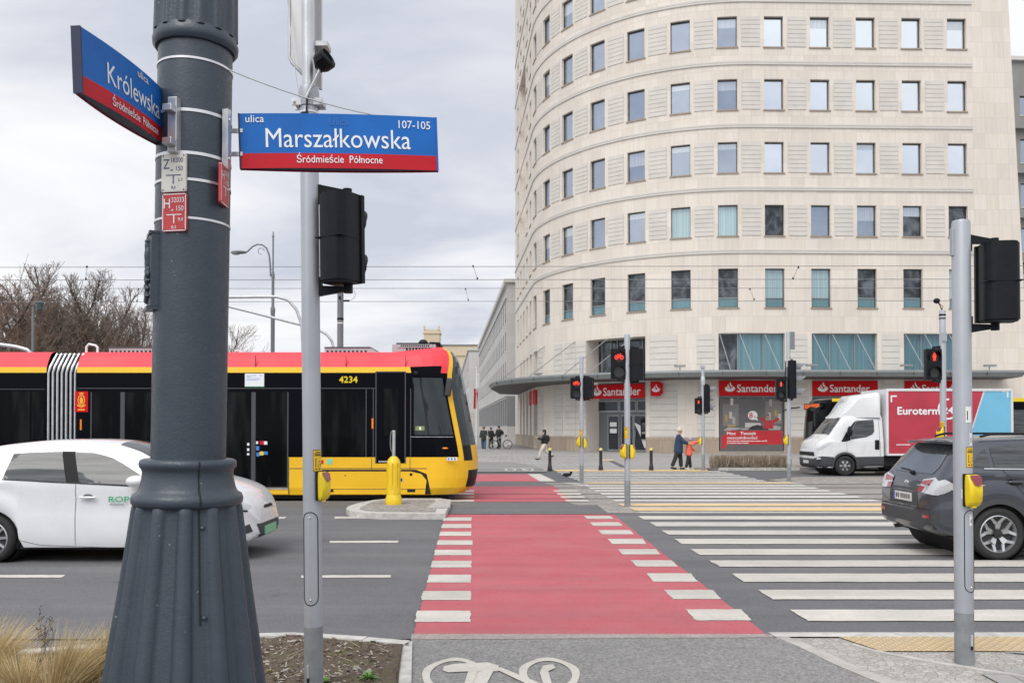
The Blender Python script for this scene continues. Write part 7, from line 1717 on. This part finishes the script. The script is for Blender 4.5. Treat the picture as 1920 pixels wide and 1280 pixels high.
    v3 = [chest, V(sp(1.43), 0, 1.43), waist, low.lerp(waist, .45), low]; e3 = [(0, 1), (0, 2), (2, 3), (3, 4)]; B *= 1.22; r3 = [(.195*k*B, .15*k*B), (.11*k*B, .09*k*B), (.185*k*B, .155*k*B), (.20*k*B, .17*k*B), (.205*k*B, .18*k*B)]
    for a, b, c in ag: i = len(v3); v3 += [a, a.lerp(b, .5), b, b.lerp(c, .5), c]; e3 += [(0, i), (i, i+1), (i+1, i+2), (i+2, i+3), (i+3, i+4)]; r3 += [.085*k*B, .082*k*B, .074*k*B, .066*k*B, .056*k*B]
    skin_mesh('coat', t, sh2(v3), e3, r3, coat, 1)
    q = MB()
    for hip, knee, ank, toe in lg:
        d = toe-ank; A = Matrix.Translation(ank.lerp(toe, .45)+Vector((0, 0, dz_-.018*k))) @ Matrix.Rotation(-math.atan2(d.z+.03*k, d.x), 4, 'Y'); q.ell((0, 0, 0), (.145*k, .052*k, .05*k), shoe, A, 12, 8)
    q.build('shoes', t, smooth=60)
    hc = jaw.lerp(crown, .62)+Vector((0, 0, dz_)); q = MB()
    if hat: q.ell(hc+V(-.012, 0, .045), (.112*k, .105*k, .105*k), hat, None, 16, 10); q.lathe([(.108*k, 0), (.116*k, .012*k), (.116*k, .04*k), (.105*k, .05*k)], hat, 18, M=Matrix.Translation(hc+V(-.008, 0, .0)), caps=False)
    else:
        q.ell(hc+V(-.022, 0, .03), (.108*k, .098*k, .105*k), hair, None, 16, 10); q.ell(hc+V(-.055, 0, -.05), (.07*k, .085*k, .10*k), hair, None, 12, 8)
        if hood: q.ell(hc+V(-.05, 0, -.10), (.075*k, .09*k, .16*k), hair, None, 12, 8)
    q.build('hat' if hat else 'hair', t, smooth=60)
    q = MB()
    for s in (-1, 1): q.ell(hc+V(.083, .03*s, -.015), (.01*k, .012*k, .008*k), M['dark'], None, 6, 5); q.ell(hc+V(.0, .085*s, -.025), (.018*k, .012*k, .03*k), M['skin'], None, 8, 6)
    q.ell(hc+V(.098, 0, -.045), (.018*k, .014*k, .02*k), M['skin'], None, 8, 6); q.ell(hc+V(.082, 0, -.085), (.01*k, .024*k, .006*k), M['lamp_red'], None, 8, 5); q.build('face', t, smooth=60)
    if bag:
        q = MB(); c = chest.lerp(waist, .45)+V(-.20, 0, .02)+Vector((0, 0, dz_)); q.ell(c, (.10*k, .15*k, .20*k), bag, None, 14, 10); q.tube([c+V(.04, .10, .16), c+V(.2, .12, .2), c+V(.3, .13, .05), c+V(.2, .13, -.15)], .014*k, bag, 6); q.build('backpack', t, smooth=60)
    return t, dz_
c = dict(black=cloth_m('black_wool', (.018, .018, .02)), cream=cloth_m('cream_trousers', (.60, .55, .47)), navy=cloth_m('navy_coat', (.025, .05, .11)), coral=cloth_m('coral_jacket', (.80, .15, .10)), jeans=cloth_m('blue_jeans', (.06, .11, .20)), dk=cloth_m('dark_trousers', (.025, .026, .03)), olive=cloth_m('dark_green_parka', (.025, .032, .028)), creamhat=cloth_m('cream_knit_hat', (.62, .56, .42)), lilac=cloth_m('lilac_knit_hat', (.38, .34, .45)), shoe=pm('black_shoes', (.02, .02, .02), .6), white=pm('white_shoes', (.6, .6, .58), .6), hair=pm('dark_hair', (.012, .01, .009), .6, ns=40, na=.3), red=cloth_m('reddish_hat', (.22, .06, .05)))
p0 = gr(1021, 861.5, .03); person('woman with long dark hair, black jacket and cream trousers striding to the left', p0, PI, 1.62, [(28, 12), (-14, 48)], [(38, 6, 75, 0), (-12, 8, 25, 0)], c['black'], c['cream'], c['shoe'], c['hair'], coat_len=.40, hood=True, bag=c['black'], bulk=.92)
p0 = gr(1272, 880, .03); person('adult in a long navy coat and cream knit hat holding the child by the shoulder', p0, R(-8), 1.66, [(12, 8), (-16, 6)], [(38, 2, 30, -4), (30, 4, 45, -10)], c['navy'], c['dk'], c['shoe'], c['hair'], hat=c['creamhat'], coat_len=.72, lean=3)
p0 = gr(1290, 880, .03)+Vector((.02, -.05, 0)); person('child in a coral jacket and lilac hat reaching out towards the push button', p0, R(0), 1.27, [(10, 4), (-10, 4)], [(25, 8, 35, 0), (104, 4, 6, 0)], c['coral'], c['dk'], c['white'], c['hair'], hat=c['lilac'], coat_len=.62, lean=6)
person('man in a dark parka and blue jeans walking towards the crossing', gr(907, 845, .03), R(-95), 1.72, [(12, 6), (-10, 14)], [(10, 6, 80, -8), (12, 8, 20, 0)], c['olive'], c['jeans'], c['white'], c['hair'], hat=c['red'], coat_len=.66)
person('man in black clothes standing directly behind the rear wheel of the bicycle', gr(920, 842, .03)+Vector((0, 1.0, 0)), R(-60), 1.66, [(6, 2), (-5, 2)], [(10, 8, 30, 0), (8, 8, 25, 0)], c['black'], c['dk'], c['shoe'], c['hair'], coat_len=.62)
person('man in black jacket with bent elbow standing behind the bicycle frame', gr(935, 842, .03)+Vector((0, 1.6, 0)), R(-120), 1.78, [(6, 2), (-5, 2)], [(-25, 30, 70, -40), (10, 8, 40, 0)], c['black'], c['dk'], c['shoe'], c['hair'], coat_len=.58)
# bicycle
b = gr(939, 841.5, .03); bk = thing('bicycle', 'pale framed bicycle parked side-on beside the standing men', 'bicycle', b, R(0)); M['bikef'] = pm('pale_bicycle_frame', (.42, .42, .42), .4, .3)
for x in (-.55, .52):
    q = MB(); q.tube([(x+.34*math.cos(a), 0, .355+.34*math.sin(a)) for a in [2*PI*i/32 for i in range(32)]], .028, M['rubber'], 8, closed=True); o = q.build('wheel', bk); q = MB(); q.tube([(x+.31*math.cos(a), 0, .355+.31*math.sin(a)) for a in [2*PI*i/32 for i in range(32)]], .012, M['alloy'], 6, closed=True)
    for i in range(16): a = 2*PI*i/16; q.tube([(x, .02*(-1)**i, .355), (x+.31*math.cos(a), 0, .355+.31*math.sin(a))], .003, M['alloy'], 3)
    q.tube([(x, -.05, .355), (x, .05, .355)], .03, M['alloy'], 8); q.build('rim', o)
q = MB(); bb = (-.08, 0, .32); st = (-.22, 0, .86); hd = (.36, 0, .88)
for a, e_, r in ((bb, st, .02), (st, hd, .02), (bb, (.38, 0, .78), .024), (bb, (-.55, .05, .355), .013), (bb, (-.55, -.05, .355), .013), (st, (-.55, .05, .355), .011), (st, (-.55, -.05, .355), .011), (hd, (.33, 0, 1.0), .018), ((.40, .04, .76), (.52, .05, .355), .016), ((.40, -.04, .76), (.52, -.05, .355), .016), (hd, (.40, 0, .74), .022)): q.tube([a, e_], r, M['bikef'], 8)
q.build('frame', bk)
q = MB(); q.ell((-.25, 0, .95), (.14, .07, .035), M['black']); q.tube([st, (-.24, 0, .94)], .014, M['black'], 6); q.build('saddle', bk)
q = MB(); q.tube([(.30, -.30, 1.05), (.36, -.1, 1.03), (.33, 0, 1.0), (.36, .1, 1.03), (.30, .30, 1.05)], .014, M['black'], 8); q.box(.36, .46, -.06, .06, .95, 1.1, M['black']); q.build('handlebar', bk)
q = MB(); q.tube([(bb[0], -.06, bb[2]), (bb[0]+.1, -.08, bb[2]-.13)], .014, M['black'], 6); q.tube([(bb[0], .06, bb[2]), (bb[0]-.1, .08, bb[2]+.13)], .014, M['black'], 6); q.lathe([(.09, -.008), (.09, .008)], M['black'], 20, M=Matrix.Translation((bb[0], -.045, bb[2])) @ Matrix.Rotation(R(90), 4, 'X')); q.build('crank', bk)

# ================================================================ TREES, HEDGE, PLANTING
M['bark'] = pm('bark', (.055, .045, .040), .9, ns=3, na=.25); M['twig'] = pm('bare_twigs', (.165, .130, .108), .9, ns=.6, na=.2); M['twig_red'] = pm('reddish_twigs', (.175, .118, .092), .9, ns=.6, na=.25)
def tube3(q, a, b, r0, r1, mat, n=3):
    d = b-a; L_ = d.length
    if L_ < 1e-4: return
    d /= L_; u = d.cross(Vector((0, 0, 1)) if abs(d.z) < .9 else Vector((1, 0, 0))).normalized(); v = d.cross(u); vs = []
    for p, r in ((a, r0), (b, r1)):
        for i in range(n): t = 2*PI*i/n; vs.append(p+(u*math.cos(t)+v*math.sin(t))*r)
    q.add(vs, [(i, (i+1) % n, n+(i+1) % n, n+i) for i in range(n)], mat)
def tree(label, px, ytop, Y, spread=.5, seed=1, mat='twig', budget=2600, forks=0, trunk_h=.22, r0=.26, group='bare trees beyond the tram', base=None):
    rr = random.Random(seed); o = at(px, 800, Y); o.z = 0; H = at(px, ytop, Y).z; t = thing('bare_tree', label, 'tree', o, 0, group)
    tr = MB(); cr_ = MB(); cnt = [0]
    def rot(d, ang, az):
        u = d.cross(Vector((0, 0, 1)) if abs(d.z) < .95 else Vector((1, 0, 0))).normalized(); v = d.cross(u)
        return (d*math.cos(ang)+(u*math.cos(az)+v*math.sin(az))*math.sin(ang)).normalized()
    Q = []; segs = []
    def grow(p, d, L_, r, lev):
        n = 5 if lev < 2 else 3; pts = [p]
        for i in range(n):
            d = (d+Vector((rr.gauss(0, .10), rr.gauss(0, .10), rr.gauss(.06, .06)))*(1+.25*lev)).normalized(); p2 = pts[-1]+d*L_/n
            segs.append((pts[-1], p2, r*(1-.5*i/n), r*(1-.5*(i+1)/n))); pts.append(p2)
        if lev >= 6 or L_ < .34: return
        k = (4, 5, 4, 4, 3, 3)[lev]
        for i in range(k):
            f = min(.99, .30+.68*(i+rr.random()*.7)/k); j = int(f*n); q = pts[j].lerp(pts[j+1], f*n-j)
            Q.append((q, rot(d, R(rr.uniform(25, 60))*(.75+spread*.4), rr.uniform(0, 2*PI)), L_*rr.uniform(.46, .70)*(1.1-.35*f), r*rr.uniform(.40, .60), lev+1))
        Q.append((pts[-1], rot(d, R(rr.uniform(3, 16)), rr.uniform(0, 2*PI)), L_*.70, r*.55, lev+1))
    th = H*trunk_h; b = Vector((rr.gauss(0, .15), rr.gauss(0, .15), th))
    tr.tube([Vector((0, 0, -.1)), Vector((0, 0, th*.3)), b], [r0*1.35, r0, r0*.82], M['bark'], 9)
    order = list(range(3+forks))
    for i in order:
        a = 2*PI*i/(3+forks)+rr.uniform(-.4, .4); lean = R(rr.uniform(8, 20)+spread*rr.uniform(8, 34)) if i else R(4)
        grow(b, Vector((math.sin(lean)*math.cos(a), math.sin(lean)*math.sin(a), math.cos(lean))), (H-th)*(.46 if i == 0 else rr.uniform(.33, .43)), r0*(.85 if i == 0 else .66), 0)
    k = 0
    while k < len(Q) and len(segs) < budget*15: grow(*Q[k]); k += 1
    zs = sorted(q[1].z for q in segs); zm = zs[int(len(zs)*.965)]*1.0; sc = (H-th)/(zm-th)
    fx = lambda v: Vector((v.x*(.5+.5*sc), v.y*(.5+.5*sc), v.z if v.z < th else th+(v.z-th)*sc))
    for (u, v, ra, rb) in segs:
        if fx(v).z > H*1.03: continue
        big = ra > .05; tube3(tr if big else cr_, fx(u), fx(v), max(ra, .015), max(rb, .012), M['bark'] if big else M[mat], 7 if ra > .1 else (5 if big else 3))
    tr.build('trunk', t, smooth=60); cr_.build('crown', t, smooth=0)
    return t
tree('tallest bare tree left of the lamp post, with a wide dark limbed crown', 60, 500, 62, .55, 3, budget=1500, r0=.30)
tree('bare tree with a forked trunk and a raking limb, second from the left', 112, 515, 66, .8, 8, budget=1200, r0=.24)
tree('bare tree with an upright narrow crown, just left of the lamp post', 185, 536, 70, .45, 12, budget=1200)
tree('bare twin-stemmed tree with a rounded crown touching the lamp post', 222, 545, 74, .5, 21, budget=1100, forks=1)
tree('small distant bare tree showing between the lamp post and the twin-stemmed tree', 268, 588, 95, .5, 5, budget=800, r0=.2)
tree('small distant bare tree just right of the lamp post', 425, 612, 100, .6, 9, budget=700, r0=.18)
tree('bare tree with reddish twigs cut off by the left edge', 4, 548, 58, .9, 31, 'twig_red', budget=1300)
tree('bare tree half outside the left edge', -60, 520, 60, .7, 41, budget=900)
tree('bare tree with a dense low crown behind the tallest tree', 88, 540, 78, .9, 51, 'twig_red', budget=1300)
tree('bare tree with a dense low crown between the two upright trees', 150, 562, 80, .9, 61, 'twig_red', budget=1300)
tree('bare tree with a dense low crown behind the twin-stemmed tree', 238, 585, 84, .9, 71, 'twig_red', budget=1000)
def shrub(label, px, ytop, Y, w_, seed, mat='twig_red', n=900):
    rr = random.Random(seed); o = at(px, 800, Y); o.z = 0; H = at(px, ytop, Y).z; t = thing('bare_shrub', label, 'shrub', o, 0, 'bare shrubs under the trees'); q = MB(); s = MB()
    for i in range(26):
        a = rr.uniform(0, 2*PI); ln = rr.uniform(0, .6); tip = Vector((math.cos(a)*w_*.5*ln, math.sin(a)*w_*.3*ln, H*rr.uniform(.5, .8))); tube3(s, Vector((math.cos(a)*.3, math.sin(a)*.3, 0)), tip, .06, .025, M['bark'], 4)
    for i in range(n):
        a = rr.uniform(0, 2*PI); f = math.sqrt(rr.random()); z = H*rr.uniform(.12, .98)*(1-.35*f*f); p = Vector((math.cos(a)*w_*.5*f, math.sin(a)*w_*.35*f, z))
        d = Vector((rr.gauss(0, .5)+math.cos(a)*f*.7, rr.gauss(0, .5), rr.uniform(.3, 1.2))).normalized(); l = rr.uniform(.5, 1.3); m = p+d*l*.5; tube3(q, p, m, .018, .014, M[mat]); tube3(q, m, p+d*l+Vector((rr.gauss(0, .15), rr.gauss(0, .15), .05)), .014, .008, M[mat])
        for _ in range(2): tube3(q, m, m+(d+Vector((rr.gauss(0, .6), rr.gauss(0, .6), rr.gauss(0, .3)))).normalized()*l*.5, .012, .007, M[mat])
    s.build('stem', t, smooth=60); q.build('twigs', t, smooth=0)
for i, (lab, px, yt, Y, w_) in enumerate((('reddish brown thicket at the left edge under the bare trees', 12, 575, 54, 6.5), ('brown thicket below the tallest bare tree', 85, 610, 56, 6), ('brown thicket below the narrow-crowned tree', 175, 600, 60, 6), ('low brown thicket between the twin-stemmed tree and the lamp post', 245, 622, 64, 6), ('low brown thicket far behind, right of the lamp post', 400, 652, 90, 6))):
    shrub(lab, px, yt, Y, w_, 50+i, n=560 if i < 4 else 220)
t = thing('street_lamp', 'grey park lamp with a green lantern standing among the bare trees', 'street lamp', at(60, 800, 50)*1-Vector((0, 0, CAMH)))
q = MB(); q.lathe([(.10, 0), (.085, 3), (.07, at(60, 575, 50).z)], M['lampgrey'], 10); q.build('pole', t)
q = MB(); A = Matrix.Translation((.4, 0, at(60, 582, 50).z)); q.lathe([(.08, .0), (.18, .05), (.21, .4), (.24, .45), (.05, .6)], pm('green_lantern', (.05, .085, .085), .6), 8, M=A); q.tube([(0, 0, at(60, 575, 50).z), (.4, 0, at(60, 575, 50).z+.75)], .03, M['lampgrey'], 6); q.build('lantern', t)
# dry clipped hedge in front of the bank
hd = thing('hedge', 'low dry brown hedge in front of the bank windows', 'hedge', (9.8, 35.3, .03)); M['dry1'] = pm('dry_stalks', (.33, .27, .20), .95, ns=5, na=.25); M['dry2'] = pm('dry_stalks_dark', (.20, .155, .115), .95, ns=5, na=.2); M['dry3'] = pm('dry_stalks_pale', (.45, .385, .30), .95, ns=5, na=.2)
q = MB(); rr = random.Random(4)
for i in range(5200):
    x = rr.uniform(-1.55, 1.6); y = rr.uniform(-.45, .5); h = rr.uniform(.30, .58)*(1-.1*abs(y)); a = rr.uniform(0, PI); wd = rr.uniform(.006, .014); dx, dy = rr.gauss(0, .05), rr.gauss(0, .05); u = Vector((math.cos(a), math.sin(a), 0))*wd; z0 = rr.uniform(0, .25)
    q.add([Vector((x, y, z0))-u, Vector((x, y, z0))+u, Vector((x+dx, y+dy, h))+u*.4, Vector((x+dx, y+dy, h))-u*.4], [(0, 1, 2, 3)], M[rr.choice(('dry1', 'dry1', 'dry2', 'dry3'))])
q.build('stems', hd, smooth=0)
q = MB()
for i in range(420):
    x = 7.3+abs(rr.gauss(0, .7)); y = 34.2+abs(rr.gauss(0, .35)); a = rr.uniform(0, PI); s = rr.uniform(.02, .05); u = Vector((math.cos(a), math.sin(a), 0))*s; v = Vector((-math.sin(a), math.cos(a), rr.uniform(-.5, .7)))*s; p = Vector((x, y, .06)); q.add([p-u, p+v*.6, p+u, p-v*.6], [(0, 1, 2, 3)], M[rr.choice(('dry1', 'dry2', 'dry3'))])
tag(q.build('dry_leaves', smooth=0), None, None, kind='stuff')
# feather grass tufts in the bed
M['straw1'] = pm('straw_grass', (.50, .36, .17), .8, ns=3, na=.2); M['straw2'] = pm('straw_grass_pale', (.66, .52, .30), .8, ns=3, na=.15); M['straw3'] = pm('straw_grass_brown', (.34, .22, .09), .8, ns=3, na=.2); M['straw4'] = pm('straw_grass_green', (.24, .22, .08), .8, ns=3, na=.2)
def tuft(label, x, y, h, lean, n, seed, wd=.0016, spread=.5):
    rr = random.Random(seed); q = MB(); z0 = soil_z(x, y)
    for i in range(n):
        a = rr.uniform(0, 2*PI); r = abs(rr.gauss(0, .045)); p = Vector((r*math.cos(a), r*math.sin(a), -.01)); L_ = h*rr.uniform(.45, 1.08); out_ = rr.uniform(.05, spread)*(.4+r*12); d = Vector((math.cos(a)*out_+lean[0]+rr.gauss(0, .07), math.sin(a)*out_+lean[1]+rr.gauss(0, .07), 1.0)).normalized()
        bend = Vector((math.cos(a)*rr.uniform(.0, .5)+lean[0]*.9, math.sin(a)*rr.uniform(0, .5)+lean[1]*.9, -rr.uniform(.1, .55)))
        pts = [p+d*L_*t+bend*L_*t*t*.55 for t in (0, .25, .5, .75, 1)]; u = Vector((1, rr.uniform(-.5, .5), 0)).normalized()*wd*rr.uniform(.6, 1.3); vs = []
        for k, t in enumerate(pts): f = 1-.8*k/4; vs += [t-u*f, t+u*f]
        q.add(vs, [(2*k, 2*k+1, 2*k+3, 2*k+2) for k in range(4)], M[rr.choice(('straw1', 'straw1', 'straw2', 'straw2', 'straw3', 'straw4'))])
    o = q.build('grass_tuft', loc=(x, y, z0), smooth=0); return tag(o, label, 'grass tuft', 'dry feather grass tufts in the planting bed')
def gt(px, py): p = gr(px, py, .04); return p.x, p.y
for lab, (x, y), h, lean, n, sp_ in (('straw coloured grass tuft cut off by the left edge', gt(-18, 1262), .44, (.28, .1), 1000, .5), ('low spreading straw grass tuft in the bottom left corner', gt(40, 1300), .36, (-.12, .05), 900, .9), ('tall leaning straw grass tuft in the middle of the bed left of the post', gt(112, 1302), .50, (.22, .05), 1300, .3),
        ('low splayed straw grass tuft between the tall tufts', gt(168, 1290), .30, (-.05, .1), 800, .9), ('upright golden brown grass tuft against the foot of the lamp post', gt(207, 1282), .47, (.12, .05), 1100, .25), ('pale wispy grass tuft farther back at the left edge', gt(-70, 1246), .42, (.15, .05), 700, .6)):
    tuft(lab, x, y, h, lean, n, int(h*1000)+n, spread=sp_)
x, y = gt(86, 1222); q = MB(); rr = random.Random(2)
def stalk(p, d, L_, r, lev):
    for i in range(3):
        p2 = p+d*L_/3; tube3(q, p, p2, r, r*.85, M['dry2'] if False else M['twigd'], 4); p = p2; d = (d+Vector((rr.gauss(0, .12), rr.gauss(0, .12), .05))).normalized()
        if lev < 3 and rr.random() < .75: stalk(p, (d+Vector((rr.gauss(0, .5), rr.gauss(0, .3), .1))).normalized(), L_*.45, r*.7, lev+1)
    if rr.random() < .7: q.ell(p, (.004, .004, .004), M['twigd'], None, 5, 4)
M['twigd'] = pm('dead_stalk', (.07, .05, .055), .9)
for i in range(9): stalk(Vector((rr.gauss(0, .02), rr.gauss(0, .02), 0)), Vector((rr.uniform(-.35, .5), rr.uniform(-.2, .2), 1)).normalized(), rr.uniform(.12, .21), .0022, 0)
tag(q.build('dead_plant', loc=(x, y, soil_z(x, y)), smooth=0), 'dead branching dark stalks standing in front of the kerb stones', 'plant')
M['leaf'] = pm('fresh_green_leaf', (.14, .30, .05), .5, ns=9, na=.2); M['leafd'] = pm('dark_green_leaf', (.06, .14, .045), .5, ns=9, na=.2)
def weed(label, px, py, n, h, mat, seed, wl=.012):
    x, y = gt(px, py); rr = random.Random(seed); q = MB()
    for i in range(n):
        a = rr.uniform(0, 2*PI); d = Vector((math.cos(a)*rr.uniform(.3, 1.1), math.sin(a)*rr.uniform(.3, 1.1), rr.uniform(.4, 1.1))).normalized(); L_ = h*rr.uniform(.5, 1.1); u = d.cross(Vector((0, 0, 1))).normalized(); vs = []
        for k in range(5): t = k/4; wv = wl*math.sin(PI*min(.97, t*.9+.1)); p = d*L_*t+Vector((0, 0, -.4*L_*t*t)); vs += [p-u*wv, p+u*wv]
        q.add(vs, [(2*k, 2*k+1, 2*k+3, 2*k+2) for k in range(4)], mat)
    tag(q.build('weed', loc=(x, y, soil_z(x, y)), smooth=60), label, 'weed')
weed('bright green feathery weed on the bare soil near the bottom edge', 690, 1276, 60, .11, M['leaf'], 3, .006); weed('small green weed at the foot of the left pole', 612, 1283, 16, .07, M['leaf'], 4); weed('small dark weed on the soil by the kerb stones', 698, 1206, 40, .05, M['leafd'], 5, .004)
weed('dark green strap leaves beside the golden grass at the lamp post', 186, 1222, 5, .15, M['leafd'], 6, .014); weed('olive weed in the middle of the bare soil', 665, 1250, 30, .06, M['straw4'], 7, .005); weed('small yellowish green weed on the soil beside the lamp post', 505, 1262, 60, .045, M['straw4'], 8, .006)
q = MB(); rr = random.Random(9); M['chip1'] = pm('bark_chip', (.11, .075, .05), .9); M['chip2'] = pm('pale_bark_chip', (.42, .36, .29), .9); M['chip3'] = pm('grey_pebble', (.36, .34, .32), .9)
for i in range(4200):
    x, y = rr.uniform(-4.6, -.9), rr.uniform(4.9, 7.3)
    if not inside((x, y), inner): continue
    s = rr.uniform(.004, .013); a = rr.uniform(0, PI); u = Vector((math.cos(a), math.sin(a), rr.gauss(0, .3)))*s*rr.uniform(1, 2.4); v = Vector((-math.sin(a), math.cos(a), rr.gauss(0, .4)))*s*.6; p = Vector((x, y, soil_z(x, y)+s*.5)); n_ = Vector((0, 0, s*.5))
    q.add([p-u-v, p+u-v, p+u+v, p-u+v, p+n_], [(0, 1, 4), (1, 2, 4), (2, 3, 4), (3, 0, 4)], M[rr.choice(('chip1', 'chip1', 'chip1', 'chip2', 'chip3'))])
for i in range(140):
    x, y = rr.uniform(-3.2, -.95), rr.uniform(5.0, 7.2)
    if not inside((x, y), inner): continue
    a = rr.uniform(0, PI); u = Vector((math.cos(a), math.sin(a), 0))*rr.uniform(.03, .12); p = Vector((x, y, soil_z(x, y)+.006)); tube3(q, p-u, p+u+Vector((0, 0, rr.uniform(0, .03))), .0025, .0015, M[rr.choice(('chip1', 'chip2', 'twigd'))], 4)
tag(q.build('wood_chips', smooth=0), None, None, kind='stuff')
